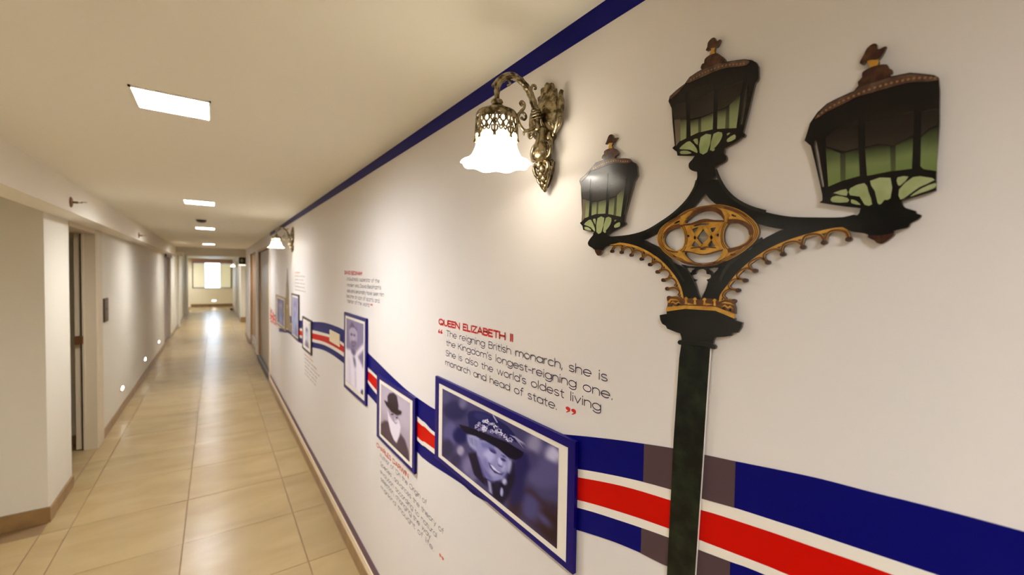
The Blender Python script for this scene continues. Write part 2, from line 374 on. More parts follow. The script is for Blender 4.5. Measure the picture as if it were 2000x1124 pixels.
# window at the far end
wn = S('window_1', M_dark, (-.84, .66, YE-.015, YE+.05, .86, .885), (-.84, .66, YE-.015, YE+.05, 2.04, 2.065), (-.845, -.82, YE-.015, YE+.05, .86, 2.065), (.635, .665, YE-.015, YE+.05, .86, 2.065))
for a, b in ((-.82, -.39), (-.37, .20), (.22, .635)): box('window_pane', M_glass, a, b, YE+.06, YE+.066, .885, 2.04, wn)
for a in (-.39, .20): box('mullion', M_cream, a, a+.02, YE+.03, YE+.08, .885, 2.04, wn)
for a, b, s in ((-.825, -.39, 'left'), (.215, .64, 'right')):
    t = thing('roller_blind', f'cream roller blind drawn down over the {s} third of the far end window', 'blind', ((a+b)/2, YE, .9), 'blinds on the end window')
    box('blind_fabric', M_blind, a, b, YE+.012, YE+.016, .89, 2.02, t); t.children[0].location = -t.location
    r = MB().tube([(a, YE+.018, 2.025), (b, YE+.018, 2.025)], .014, 10).build('roller', M_cream, t); r.location = -t.location
    r = MB().box(a, b, YE+.008, YE+.02, .887, .905).build('bottom_bar', M_cream, t); r.location = -t.location
pe = box('pelmet', M_curt, -.86, .69, YE-.12, YE-.001, 2.075, 2.175); tag(pe, 'pinkish pelmet box above the window on the far end wall', 'pelmet')
o = box('pelmet_edge', M_dark, -.86, .69, YE-.125, YE-.1, 2.062, 2.078, pe)

# ------------------------------------------------------------------ ceiling lights, detector, sprinklers, step lights
names = ['nearest square ceiling light panel, large and bright in the foreground', 'second square ceiling light panel along the corridor', 'third ceiling light panel, just beyond the smoke detector', 'farthest ceiling light panel, next to the cross beam']
for i, y in enumerate((1.853, 4.36, 6.92, 10.95, -.65, 14.2, 16.8, 14.8, 22.2, 23.4, 1.5)):  # side-bay, left-bay and alcove panels: unseen, added to brighten end zone and alcove wall
    t = thing('ceiling_light', names[i] if i < 4 else ('ceiling light panel just behind the viewpoint', 'ceiling light panel hidden just beyond the cross beam', 'ceiling light panel halfway between the beam and the end wall', 'unseen ceiling light panel added in the side bay beyond the right wall', 'unseen ceiling light panel added in the left bay to brighten the end wall, nearer one', 'unseen ceiling light panel added in the left bay to brighten the end wall, farther one', 'unseen ceiling light panel added inside the alcove left of the viewpoint')[i-4], 'ceiling light', (-.112 if i == 0 else 1.2 if i == 7 else -1.9 if i == 10 else -1.32 if i > 7 else -.10, y, CH), 'square ceiling light panels')
    mb = MB(); h = .104
    for q in ((-h, h, -h, -h+.006), (-h, h, h-.006, h), (-h, -h+.006, -h, h), (h-.006, h, -h, h)): mb.box(*q, -.006, 0)
    mb.build('rim', M_ceil, t)
    MB().box(-h+.006, h-.006, -h+.006, h-.006, -.004, -.0005).build('diffuser', M_glow, t)
t = thing('smoke_detector', 'small round smoke detector on the ceiling between the light panels', 'smoke detector', (-.117, 5.68, CH))
MB().lathe([(.062, 0), (.062, -.012), (.05, -.016)], seg=24, cap1=True).build('base', M_soff, t, True)
MB().lathe([(.048, -.016), (.045, -.03), (.03, -.042), (.012, -.045)], seg=24, cap1=True).build('sensor_cap', M_dark, t, True)
def sprinkler(y, z, label):
    t = thing('sprinkler', label, 'sprinkler', (-.757, y, z), 'sidewall sprinklers on the soffit')
    MB().lathe([(.034, 0), (.033, .004), (.022, .009), (.012, .010)], axis='x', seg=20, cap1=True).build('escutcheon', M_bronze, t, True)
    t.children[0].scale = (-1, 1, 1)
    MB().tube([(.008, 0, 0), (.034, 0, 0)], .007, 8).tube([(.03, -.01, 0), (.052, -.004, 0)], .002, 6).tube([(.03, .01, 0), (.052, .004, 0)], .002, 6).build('nozzle', M_bronze, t)
    MB().box(.05, .053, -.012, .012, -.002, .006).box(.052, .075, -.012, .012, .004, .006).build('deflector', M_bronze, t)
sprinkler(3.87, 2.10, 'bronze sidewall sprinkler on the soffit nearest the viewer')
sprinkler(6.83, 2.09, 'small sidewall sprinkler farther along the soffit')
for i, (x, y, z, dx, lb) in enumerate(((XL, 6.66, .267, 1, 'nearest low step light in the left wall'), (XL, 8.66, .267, 1, 'middle low step light in the left wall'), (XL, 10.65, .267, 1, 'farthest low step light in the left wall beside the lilac door'), (-.03, YE, .27, 0, 'low step light in the end wall below the window'))):
    t = thing('step_light', lb, 'step light', (x, y, z), 'low step lights')
    rr = MB().lathe([(.048, 0), (.047, .004), (.036, .005)], axis='x', seg=20, cap1=True).build('bezel', M_chrome, t, True)
    le = MB().lathe([(.036, .003), (.030, .008), (.001, .010)], axis='x', seg=20).build('lens', M_step, t, True)
    t.rotation_euler = (0, 0, PI if dx else PI/2); t.scale = (1, 2.2, .65)
t = thing('wall_plate', 'dark rectangular plate on the left wall beside the doorway', 'wall plate', (XL, 5.78, 1.262))
MB().box(0, .012, -.095, .095, -.118, .118, .003).build('plate', M_dark, t)
M_plate2 = mat('plate_insert', (70, 58, 42), .35)
MB().box(.012, .014, -.08, .08, .02, .105).build('insert', M_plate2, t); MB().box(.012, .014, -.08, .08, -.105, -.005).build('insert', M_plate2, t)
t = thing('door_sign', 'dark red-brown sign above the lilac grey door on the left', 'sign', (XL, 12.8, 2.03))
M_maroon = mat('maroon_sign', (64, 28, 22), .4)
MB().box(.0, .03, -.75, .75, -.05, .05, .006).build('sign_board', M_maroon, t); MB().box(.0, .034, -.78, .78, -.062, -.05).build('sign_rail', M_lilac, t)
t = thing('emergency_light', 'small white twin-head emergency light at the left end of the cross beam', 'emergency light', (-.70, BEAM, 2.075))
MB().box(-.10, .10, -.05, 0, -.05, .04, .01).build('housing', M_soff, t)
MB().ball((-.07, -.07, -.03), .035).build('lamp_head', M_soff, t, True); MB().ball((.07, -.07, -.03), .035).build('lamp_head', M_soff, t, True)
M_blk = mat('black_casing', (34, 28, 18), .3)
t = thing('hanging_sign', 'black box sign hanging under the beam with a lit lower edge', 'sign', (.68, 13.35, 2.238))
MB().box(-.16, .17, -.06, .06, -.385, -.19, .02).build('casing', M_blk, t)
MB().box(-.15, .15, -.055, .055, -.405, -.385, .004).build('lit_strip', mat('lit_strip', (255, 250, 235), .4, emit=((1, .95, .8), 1.6)), t)
for q in (-.1, .1): MB().tube([(q, 0, -.19), (q, 0, 0)], .006).build('hanger_rod', M_blk, t)
MB().ball((-.09, -.061, -.28), .035, .004, .05).build('pale_emblem', mat('pale_emblem', (150, 140, 100), .4), t)
t = thing('floor_stop', 'small dark door stop on the floor near the far right corner', 'door stop', (.58, 21.5, 0))
MB().lathe([(.06, 0), (.06, .05), (.045, .09), (.02, .1)], seg=16, cap1=True).build('rubber_dome', M_dark, t, True)
MB().lathe([(.075, 0), (.07, .012), (.055, .014)], seg=16).build('base', M_chrome, t, True)

# ------------------------------------------------------------------ traced wall shapes: (across, up) in 0.1 mm on the right wall
TR = {"mid_body":[[[[-4522,19794],[-4499,19876],[-4364,19939],[-4209,19992],[-4129,20069],[-3993,20102],[-3871,20117],[-3689,20113],[-3504,20073],[-3346,20034],
[-3231,20001],[-3119,19942],[-3060,19885],[-3025,19806],[-3017,19646],[-3028,19609],[-3063,19585],[-3079,19520],[-3135,19256],[-3200,18972],[-3217,18904],
[-3182,18857],[-3196,18826],[-3234,18832],[-3309,18789],[-3425,18749],[-3494,18726],[-3501,18609],[-3997,18708],[-3986,18723],[-4161,18762],[-4319,18801],
[-4333,18870],[-4378,18907],[-4422,18953],[-4373,18985],[-4389,19103],[-4427,19378],[-4455,19651]],[[-3176,19633],[-3163,19568],[-3195,19294],[-3240,19025],
[-3274,19027],[-3245,19215],[-3211,19433]]]],"small_body":[[[[-6707,18764],[-6687,18825],[-6503,18906],[-6315,19020],[-6233,19085],[-5997,19093],[-5876,
19082],[-5630,19038],[-5365,18976],[-5293,18904],[-5208,18852],[-5165,18787],[-5146,18606],[-5199,18537],[-5226,18508],[-5315,18217],[-5420,17887],[-5437,
17774],[-5395,17719],[-5438,17695],[-5560,17650],[-5740,17589],[-5832,17548],[-6224,17588],[-6242,17627],[-6558,17697],[-6586,17782],[-6664,17858],[-6610,
17887],[-6604,18066],[-6657,18665]],[[-5314,18548],[-5296,18513],[-5357,18200],[-5421,17899],[-5455,17903],[-5387,18227]]]],"mid_dark":[[[[-4437,19646],
[-4311,19780],[-4180,19822],[-4162,19367],[-4394,19434]]],[[[-4111,19830],[-3896,19848],[-3692,19836],[-3688,19350],[-3881,19337],[-4097,19358]]],[[[-3629,
19813],[-3416,19774],[-3231,19687],[-3254,19505],[-3366,19417],[-3483,19366],[-3621,19360]]]],"small_dark":[[[[-6620,18583],[-6492,18722],[-6366,18769],
[-6380,18298],[-6595,18368]]],[[[-6298,18779],[-6087,18806],[-5880,18800],[-5904,18278],[-6104,18265],[-6317,18289]]],[[[-5816,18778],[-5593,18744],[-5395,
18654],[-5429,18450],[-5557,18351],[-5686,18295],[-5834,18288]]]],"mid_leftgrey":[[[[-4394,19434],[-4276,19422],[-4265,19050],[-4348,18972]]]],"small_leftgrey":[[[[-6595,
18368],[-6485,18355],[-6502,17965],[-6587,17885]]]],"mid_green":[[[[-4276,19422],[-4162,19363],[-4158,19055],[-4265,19033]]],[[[-4089,19341],[-3948,19325],
[-3941,19094],[-4077,19070]]],[[[-3898,19321],[-3692,19341],[-3697,19079],[-3891,19087]]],[[[-3621,19346],[-3483,19356],[-3493,19037],[-3621,19064]]],[[[-3434,
19380],[-3269,19490],[-3319,18995],[-3429,19020]]]],"small_green":[[[[-6485,18355],[-6380,18293],[-6398,17967],[-6503,17946]]],[[[-6310,18271],[-6171,18253],
[-6180,18003],[-6317,17981]]],[[[-6122,18248],[-5909,18268],[-5929,17980],[-6130,17994]]],[[[-5834,18273],[-5687,18284],[-5715,17928],[-5850,17962]]],[[[-5632,
18310],[-5446,18434],[-5526,17874],[-5646,17905]]]],"mid_bmull":[[[[-3948,19325],[-3898,19321],[-3891,19087],[-3941,19094]]],[[[-3483,19356],[-3434,19380],
[-3429,19020],[-3493,19037]]]],"small_bmull":[[[[-6171,18253],[-6122,18248],[-6130,17994],[-6180,18003]]],[[[-5687,18284],[-5632,18310],[-5646,17905],[-5715,
17928]]]],"mid_fan":[[[[-4273,18917],[-4191,18967],[-4086,18988],[-3967,18838],[-3953,18758],[-4081,18844],[-4248,18890]]],[[[-4255,18861],[-4128,18836],
[-4054,18776],[-4246,18807]]],[[[-4028,18990],[-3951,18996],[-3948,18890]]],[[[-3898,19003],[-3720,19002],[-3776,18732],[-3904,18750]]],[[[-3677,18999],
[-3542,18987],[-3550,18889],[-3629,18793],[-3729,18747]]],[[[-3454,18861],[-3341,18904],[-3329,18833],[-3442,18811]]],[[[-3457,18949],[-3411,18946],[-3456,
18917]]],[[[-3702,18755],[-3649,18763],[-3659,18729],[-3695,18729]]]],"small_fan":[[[[-6520,17824],[-6436,17874],[-6332,17893],[-6223,17725],[-6215,17635],
[-6338,17737],[-6498,17793]]],[[[-6506,17762],[-6384,17730],[-6315,17661],[-6501,17704]]],[[[-6274,17893],[-6197,17897],[-6201,17781]]],[[[-6142,17903],
[-5958,17896],[-6034,17596],[-6165,17624]]],[[[-5914,17891],[-5771,17873],[-5784,17762],[-5875,17657],[-5984,17611]]],[[[-5682,17726],[-5555,17770],[-5545,
17687],[-5672,17667]]],[[[-5680,17825],[-5630,17821],[-5681,17789]]],[[[-5955,17618],[-5899,17624],[-5911,17586],[-5949,17589]]]],"mid_roof":[[[[-4147,
20044],[-3992,20085],[-3860,20098],[-3689,20097],[-3504,20057],[-3346,20018],[-3231,19986],[-3146,19929],[-3206,19896],[-3343,19931],[-3521,19979],[-3686,
19991],[-3900,19982],[-4103,19973],[-4185,19990]]]],"small_roof":[[[[-6319,18997],[-6166,19046],[-6035,19067],[-5862,19075],[-5672,19043],[-5505,19011],
[-5381,18981],[-5290,18923],[-5358,18884],[-5506,18916],[-5695,18960],[-5865,18964],[-6082,18945],[-6281,18926],[-6359,18940]]]],"mid_eave":[[[[-4499,19864],
[-4364,19928],[-4209,19981],[-4185,19990],[-4314,19893],[-4472,19811]]]],"small_eave":[[[[-6660,18801],[-6531,18870],[-6382,18930],[-6359,18940],[-6487,
18837],[-6639,18749]]]],"mid_fbase":[[[[-3932,20147],[-3907,20199],[-3874,20200],[-3865,20258],[-3790,20289],[-3673,20275],[-3620,20229],[-3547,20149],
[-3521,20089],[-3565,20083],[-3689,20086],[-3795,20094],[-3904,20109]]]],"mid_fneck":[[[[-3784,20292],[-3756,20356],[-3772,20397],[-3697,20375],[-3708,
20326],[-3694,20275]]]],"mid_fcrown":[[[[-3851,20396],[-3827,20437],[-3818,20504],[-3765,20542],[-3713,20538],[-3688,20487],[-3668,20459],[-3613,20464],
[-3626,20416],[-3656,20373],[-3708,20376],[-3772,20389],[-3821,20379]]]],"small_fbase":[[[[-6063,19139],[-6044,19184],[-6000,19210],[-6001,19259],[-5929,
19285],[-5788,19276],[-5695,19235],[-5633,19162],[-5638,19116],[-5707,19097],[-5720,19048],[-5875,19051],[-5997,19089],[-6036,19116]]]],"small_fneck":[[[[-5888,
19280],[-5868,19371],[-5891,19405],[-5776,19386],[-5805,19332],[-5779,19264]]]],"small_fcrown":[[[[-5970,19396],[-5943,19442],[-5919,19491],[-5880,19552],
[-5812,19558],[-5779,19514],[-5738,19457],[-5656,19454],[-5707,19425],[-5760,19380],[-5853,19396],[-5916,19402]]]],"mid_dots":[[[[-4093,20007],[-4040,20015],
[-3991,20024],[-3942,20031],[-3891,20036],[-3841,20038],[-3793,20040],[-3740,20040],[-3687,20040],[-3625,20035],[-3563,20027],[-3502,20015],[-3446,19999],
[-3391,19981],[-3336,19963],[-3282,19947],[-3233,19935]]]],"small_dots":[[[[-6269,18962],[-6218,18972],[-6169,18984],[-6120,18993],[-6069,19001],[-6019,
19005],[-5972,19010],[-5918,19013],[-5864,19015],[-5800,19014],[-5736,19008],[-5673,18999],[-5614,18984],[-5556,18968],[-5498,18951],[-5440,18937],[-5386,
18926]]]],"large_body":[[[[-2397,18574],[-2377,18639],[-2340,18789],[-2256,18912],[-2152,18993],[-2050,19021],[-1878,19057],[-1815,19094],[-1745,19104],
[-1551,19109],[-1437,19097],[-1354,19086],[-1259,19039],[-1154,18982],[-1119,18944],[-1106,18804],[-1096,18417],[-1101,18174],[-1106,17999],[-1099,17699],
[-1243,17658],[-1384,17623],[-1368,17547],[-1712,17541],[-1757,17582],[-1784,17589],[-1906,17620],[-2077,17670],[-2198,17709],[-2166,17734],[-2169,17804],
[-2210,17999],[-2273,18285],[-2320,18482]],[[-2277,18539],[-2259,18535],[-2225,18358],[-2155,17937],[-2157,17906],[-2179,17914],[-2230,18171],[-2283,18477]]]],
"large_dark":[[[[-2156,18550],[-1988,18668],[-1811,18697],[-1803,18331],[-1944,18319],[-2144,18433]]],[[[-1748,18698],[-1539,18711],[-1303,18665],[-1302,
18358],[-1468,18280],[-1615,18335],[-1740,18326]]],[[[-1247,18657],[-1106,18647],[-1102,18419],[-1174,18395],[-1240,18332]]]],"large_green":[[[[-2149,18420],
[-1991,18309],[-1976,17948],[-2105,17902]]],[[[-1934,18303],[-1802,18318],[-1782,17983],[-1923,17959]]],[[[-1739,18311],[-1615,18319],[-1504,18279],[-1487,
17985],[-1710,17970]]],[[[-1454,18277],[-1304,18346],[-1304,17977],[-1445,17981]]],[[[-1239,18314],[-1174,18383],[-1104,18405],[-1098,17910],[-1206,17952],
[-1233,17990]]]],"large_bmull":[[[[-1991,18309],[-1934,18303],[-1923,17959],[-1976,17948]]],[[[-1504,18279],[-1454,18277],[-1445,17981],[-1487,17985]]]],
"large_fan":[[[[-2038,17815],[-1913,17842],[-1907,17755],[-2026,17803]]],[[[-2070,17748],[-2011,17770],[-1897,17727],[-1895,17673],[-2052,17694]]],[[[-1872,
17844],[-1731,17886],[-1689,17772],[-1650,17615],[-1722,17617],[-1773,17726],[-1870,17756]]],[[[-1855,17702],[-1803,17675],[-1762,17622],[-1850,17653]]],
[[[-1677,17902],[-1488,17906],[-1480,17665],[-1535,17654],[-1563,17610],[-1596,17620],[-1628,17772]]],[[[-1425,17899],[-1331,17891],[-1397,17801],[-1423,
17824]]],[[[-1407,17756],[-1290,17878],[-1183,17859],[-1112,17816],[-1233,17756],[-1324,17679],[-1392,17637]]],[[[-1310,17659],[-1219,17736],[-1107,17780],
[-1109,17727],[-1230,17684]]]],"large_roof":[[[[-2281,18839],[-2152,18978],[-2049,19007],[-1877,19043],[-1791,19085],[-1551,19093],[-1437,19084],[-1326,
19057],[-1219,19003],[-1125,18936],[-1127,18912],[-1217,18931],[-1324,18966],[-1433,18976],[-1547,18976],[-1710,18972],[-1835,18969],[-1980,18927],[-2149,
18879],[-2254,18831]]]],"large_rooflip":[[[[-1437,19092],[-1354,19082],[-1259,19035],[-1354,19060],[-1423,19075]]]],"large_fbase":[[[[-1877,19049],[-1831,
19105],[-1837,19152],[-1798,19196],[-1796,19254],[-1735,19283],[-1645,19286],[-1563,19259],[-1546,19209],[-1513,19178],[-1516,19136],[-1550,19149],[-1571,
19176],[-1515,19099],[-1609,19102],[-1745,19094],[-1813,19040]]]],"large_fneck":[[[[-1717,19276],[-1737,19332],[-1754,19377],[-1647,19357],[-1652,19283]]]],
"large_fcrown":[[[[-1824,19376],[-1814,19417],[-1787,19468],[-1758,19533],[-1706,19564],[-1665,19541],[-1663,19483],[-1628,19474],[-1577,19478],[-1618,
19379],[-1662,19355],[-1754,19387],[-1784,19354]]]],"large_dots":[[[[-2245,18856],[-2202,18884],[-2158,18906],[-2115,18926],[-2068,18943],[-2021,18957],
[-1973,18969],[-1922,18981],[-1871,18991],[-1820,19001],[-1770,19012],[-1719,19017],[-1667,19022],[-1614,19022],[-1563,19023],[-1513,19023],[-1463,19020],
[-1414,19015],[-1366,19010],[-1318,19004],[-1271,18992],[-1225,18976],[-1179,18959],[-1143,18942]]]],"bracket_mid":[[[[-3996,18717],[-4038,18668],[-4091,
18627],[-4099,18569],[-4071,18514],[-4000,18468],[-3920,18439],[-3927,18372],[-3783,18263],[-3614,18315],[-3641,18457],[-3537,18496],[-3467,18526],[-3456,
18578],[-3485,18629],[-3509,18659],[-3493,18730],[-3576,18770],[-3680,18774],[-3732,18736],[-3885,18740],[-3963,18736]]]],"bracket_small":[[[[-6232,17626],
[-6257,17566],[-6341,17496],[-6408,17411],[-6371,17339],[-6267,17291],[-6181,17237],[-5998,17218],[-5920,17287],[-5764,17340],[-5523,17374],[-5706,17480],
[-5831,17512],[-5858,17574],[-5803,17618],[-5993,17608]]]],"bracket_small_tip":[[[[-6194,17250],[-6162,17174],[-6104,17123],[-6029,17158],[-5996,17227],
[-6098,17246]]]],"bracket_large":[[[[-1722,17609],[-1758,17588],[-1767,17547],[-1776,17514],[-1819,17489],[-1931,17488],[-2016,17427],[-1884,17328],[-1827,
17294],[-1738,17274],[-1677,17245],[-1663,17202],[-1449,17245],[-1444,17273],[-1408,17286],[-1325,17303],[-1308,17321],[-1297,17352],[-1238,17389],[-1211,
17428],[-1226,17446],[-1256,17464],[-1260,17490],[-1338,17529],[-1365,17556],[-1385,17606],[-1400,17624],[-1455,17647],[-1523,17657],[-1548,17632],[-1559,
17596],[-1636,17598]]]],"bracket_large_tip":[[[[-1670,17236],[-1660,17202],[-1616,17174],[-1596,17148],[-1557,17128],[-1520,17144],[-1472,17186],[-1436,
17228],[-1449,17253],[-1560,17228]]]],"arm_ul":[[[[-3934,18480],[-3941,18363],[-3999,18204],[-4135,18018],[-4364,17836],[-4649,17685],[-4954,17562],[-5331,
17505],[-5795,17496],[-6014,17456],[-6010,17329],[-5425,17320],[-4994,17382],[-4686,17485],[-4478,17597],[-4204,17748],[-3982,17878],[-3790,18063],[-3705,
18123],[-3732,18441]]]],"arm_ll":[[[[-6014,17456],[-6011,17358],[-5791,17359],[-5375,17317],[-4990,17221],[-4717,17079],[-4499,16890],[-4289,16657],[-4165,
16412],[-4122,16267],[-3833,16285],[-3866,16426],[-3944,16611],[-4061,16799],[-4159,16869],[-4257,16913],[-4420,16998],[-4592,17203],[-4812,17307],[-4995,
17389],[-5379,17456],[-5795,17504]]]],"arm_ur":[[[[-3852,18246],[-3782,18058],[-3626,17884],[-3454,17803],[-3290,17748],[-3152,17630],[-2955,17495],[-2612,
17390],[-2215,17367],[-1828,17335],[-1803,17502],[-1940,17490],[-2185,17512],[-2542,17561],[-2836,17651],[-3113,17783],[-3342,17951],[-3487,18089],[-3576,
18258]]]],"arm_lr":[[[[-1798,17337],[-1799,17393],[-2355,17393],[-2612,17390],[-2766,17331],[-2927,17243],[-3050,17139],[-3224,17043],[-3452,16944],[-3522,
16849],[-3665,16668],[-3735,16471],[-3777,16309],[-3506,16317],[-3438,16478],[-3304,16693],[-3087,16910],[-2859,17071],[-2625,17179],[-2351,17277],[-2096,
17328],[-1858,17330]]]],"trefoil":[[[[-4196,16917],[-4059,16889],[-3831,16875],[-3615,16884],[-3483,16915],[-3510,16857],[-3612,16770],[-3699,16622],[-3770,
16426],[-3815,16334],[-3839,16333],[-3874,16422],[-3936,16617],[-4022,16753],[-4126,16862]],[[-3831,16326],[-3874,16452],[-3919,16587],[-3936,16625],[-3908,
16660],[-3946,16666],[-3984,16700],[-3980,16738],[-3924,16754],[-3906,16807],[-3854,16834],[-3790,16834],[-3743,16803],[-3733,16755],[-3679,16748],[-3659,
16719],[-3677,16682],[-3738,16663],[-3708,16629],[-3749,16487],[-3793,16395]],[[-4099,16854],[-3943,16848],[-3988,16815],[-4023,16769]],[[-3705,16844],
[-3540,16855],[-3612,16767],[-3650,16800]]]],"roundel":[[[[-3580,17864],[-3405,17817],[-3225,17732],[-3082,17619],[-2982,17507],[-2938,17383],[-2974,17265],
[-3078,17159],[-3225,17051],[-3401,16961],[-3596,16899],[-3792,16881],[-3985,16903],[-4202,16965],[-4403,17052],[-4558,17166],[-4653,17293],[-4681,17406],
[-4639,17538],[-4530,17633],[-4316,17731],[-4137,17823],[-3940,17862],[-3762,17873]],[[-4119,17618],[-4057,17676],[-3961,17740],[-3842,17775],[-3725,17777],
[-3610,17742],[-3520,17678],[-3468,17606],[-3562,17610],[-3675,17626],[-3750,17647],[-3862,17645],[-3969,17608]],[[-4129,17109],[-4063,17020],[-3962,16955],
[-3816,16918],[-3677,16931],[-3565,16980],[-3501,17054],[-3487,17122],[-3602,17105],[-3739,17073],[-3845,17073],[-4016,17116]],[[-4533,17360],[-4516,17419],
[-4456,17488],[-4363,17531],[-4245,17554],[-4190,17526],[-4151,17441],[-4136,17353],[-4146,17267],[-4183,17198],[-4273,17161],[-4366,17177],[-4463,17235],
[-4513,17298]],[[-3402,17534],[-3344,17543],[-3250,17530],[-3157,17482],[-3096,17416],[-3077,17343],[-3099,17273],[-3169,17215],[-3281,17174],[-3369,17160],
[-3421,17207],[-3456,17284],[-3462,17391],[-3440,17475]],[[-4346,17631],[-4249,17674],[-4232,17647],[-4293,17626]],[[-3343,17683],[-3282,17650],[-3289,
17635],[-3344,17654]],[[-4350,17084],[-4267,17060],[-4285,17037],[-4329,17053]],[[-3351,17066],[-3265,17075],[-3324,17041]],[[-3792,17491],[-3704,17376],
[-3730,17361],[-3901,17372]],[[-3911,17354],[-3724,17342],[-3780,17281],[-3808,17243],[-3845,17273]],[[-4000,17497],[-3894,17526],[-3967,17439]],[[-3682,
17490],[-3594,17497],[-3646,17424]],[[-3995,17224],[-3954,17304],[-3870,17209]],[[-3714,17208],[-3640,17311],[-3589,17204]],[[-3980,17560],[-3860,17586],
[-3719,17573],[-3730,17552],[-3835,17553],[-3931,17544]],[[-4075,17413],[-4037,17399],[-4055,17371],[-4087,17391]],[[-3583,17378],[-3555,17398],[-3533,
17375],[-3560,17350]],[[-3853,17167],[-3806,17179],[-3741,17165],[-3811,17146]]]],"roundel_dark":[[[[-4131,17620],[-4101,17680],[-4035,17760],[-3915,17831],
[-3727,17847],[-3567,17800],[-3472,17713],[-3447,17604],[-3468,17606],[-3520,17678],[-3610,17742],[-3725,17777],[-3842,17775],[-3961,17740],[-4057,17676],
[-4119,17618]]],[[[-4543,17385],[-4532,17481],[-4459,17560],[-4339,17609],[-4195,17617],[-4168,17565],[-4245,17554],[-4363,17531],[-4456,17488],[-4516,
17419]]],[[[-3430,17592],[-3346,17610],[-3221,17587],[-3109,17529],[-3038,17452],[-3016,17359],[-3077,17343],[-3096,17416],[-3157,17482],[-3250,17530],
[-3344,17543],[-3402,17534]]],[[[-4156,17599],[-4030,17605],[-3862,17647],[-3750,17651],[-3618,17621],[-3457,17600],[-3462,17573],[-3617,17588],[-3731,
17599],[-3860,17589],[-3980,17575],[-4143,17574]]],[[[-4143,17142],[-4016,17122],[-3845,17082],[-3751,17081],[-3603,17112],[-3487,17140],[-3487,17119],
[-3602,17101],[-3739,17070],[-3844,17068],[-4016,17111],[-4136,17121]]],[[[-4006,17196],[-3872,17207],[-3824,17188],[-3743,17203],[-3594,17183],[-3593,
17166],[-3742,17184],[-3812,17168],[-3878,17187],[-4005,17177]]],[[[-4561,17270],[-4461,17187],[-4299,17144],[-4194,17152],[-4219,17124],[-4365,17129],
[-4496,17194]]],[[[-3396,17152],[-3229,17176],[-3090,17241],[-3033,17289],[-3051,17239],[-3198,17144],[-3330,17097],[-3383,17093]]],[[[-4462,17675],[-4316,
17731],[-4137,17805],[-4186,17753],[-4250,17730],[-4394,17662]]],[[[-3502,17819],[-3351,17774],[-3214,17695],[-3111,17612],[-3244,17688],[-3403,17759]]],
[[[-4215,16971],[-4060,16916],[-3792,16884],[-3596,16901],[-3401,16961],[-3597,16932],[-3792,16910],[-4011,16938]]]],"roundel_bar":[[[[-4078,17540],[-4029,
17547],[-3913,17356],[-3801,17215],[-3848,17200],[-3948,17324]]],[[[-4069,17216],[-4119,17219],[-3974,17360],[-3834,17530],[-3787,17504],[-3901,17367],
[-4007,17225]]],[[[-3835,17536],[-3752,17523],[-3644,17372],[-3527,17191],[-3594,17205],[-3701,17365]]],[[[-3849,17206],[-3743,17201],[-3610,17358],[-3462,
17573],[-3517,17573],[-3667,17373],[-3779,17258]]],[[[-4218,17739],[-4197,17678],[-4215,17622],[-4233,17600],[-4169,17592],[-4145,17638],[-4085,17748],
[-3987,17817],[-4037,17811],[-4148,17760]]],[[[-3446,17753],[-3369,17665],[-3420,17612],[-3403,17568],[-3451,17572],[-3454,17658],[-3500,17749]]],[[[-4234,
17165],[-4181,17140],[-4114,17044],[-3986,16943],[-4061,16956],[-4178,17023],[-4258,17096]]],[[[-3461,17161],[-3395,17142],[-3383,17077],[-3445,17004],
[-3564,16942],[-3489,17016],[-3458,17091]]]],"fringe_left_tip":[[[[-5745,17202],[-5503,17172],[-5262,17109],[-5022,17028],[-4832,16923],[-4667,16787],[-4540,
16641],[-4456,16490],[-4415,16332]]]],"fringe_left_border":[[[[-5802,17345],[-5570,17348],[-5347,17314],[-5132,17256],[-4944,17179],[-4762,17082],[-4604,
16982],[-4467,16863],[-4349,16740],[-4250,16613],[-4183,16474],[-4145,16328]]]],"fringe_left_arc":[[[[-5731,17251],[-5683,17295],[-5600,17314],[-5517,17287],
[-5480,17224]]],[[[-5480,17224],[-5435,17257],[-5345,17269],[-5266,17239],[-5229,17174]]],[[[-5229,17166],[-5168,17199],[-5083,17192],[-5007,17151],[-4996,
17074]]],[[[-4987,17073],[-4924,17102],[-4833,17089],[-4770,17037],[-4777,16970]]],[[[-4776,16955],[-4690,16976],[-4603,16949],[-4559,16893],[-4583,16827]]],
[[[-4599,16820],[-4516,16834],[-4440,16805],[-4401,16747],[-4429,16689]]],[[[-4461,16667],[-4380,16683],[-4307,16651],[-4273,16599],[-4311,16540]]],[[[-4383,
16502],[-4310,16512],[-4238,16486],[-4206,16438],[-4235,16380]]],[[[-4362,16338],[-4274,16349],[-4210,16334],[-4171,16305],[-4185,16276]]]],"fringe_right_tip":[[[[-1870,
17204],[-2133,17177],[-2373,17129],[-2621,17041],[-2814,16928],[-2987,16806],[-3123,16661],[-3226,16507],[-3282,16338]]]],"fringe_right_border":[[[[-1828,
17335],[-2015,17339],[-2213,17307],[-2422,17255],[-2644,17180],[-2849,17075],[-3055,16925],[-3248,16733],[-3382,16555],[-3473,16422],[-3494,16318]]]],"fringe_right_arc":[[[[-1873,
17233],[-1903,17298],[-1999,17330],[-2087,17306],[-2123,17216]]],[[[-2139,17217],[-2178,17279],[-2273,17296],[-2360,17265],[-2387,17171]]],[[[-2383,17161],
[-2439,17205],[-2531,17210],[-2615,17172],[-2641,17089]]],[[[-2631,17078],[-2710,17117],[-2809,17095],[-2869,17043],[-2867,16966]]],[[[-2835,16948],[-2919,
17001],[-3023,16959],[-3076,16903],[-3052,16836]]],[[[-3009,16817],[-3107,16847],[-3205,16802],[-3248,16733],[-3213,16675]]],[[[-3145,16672],[-3247,16686],
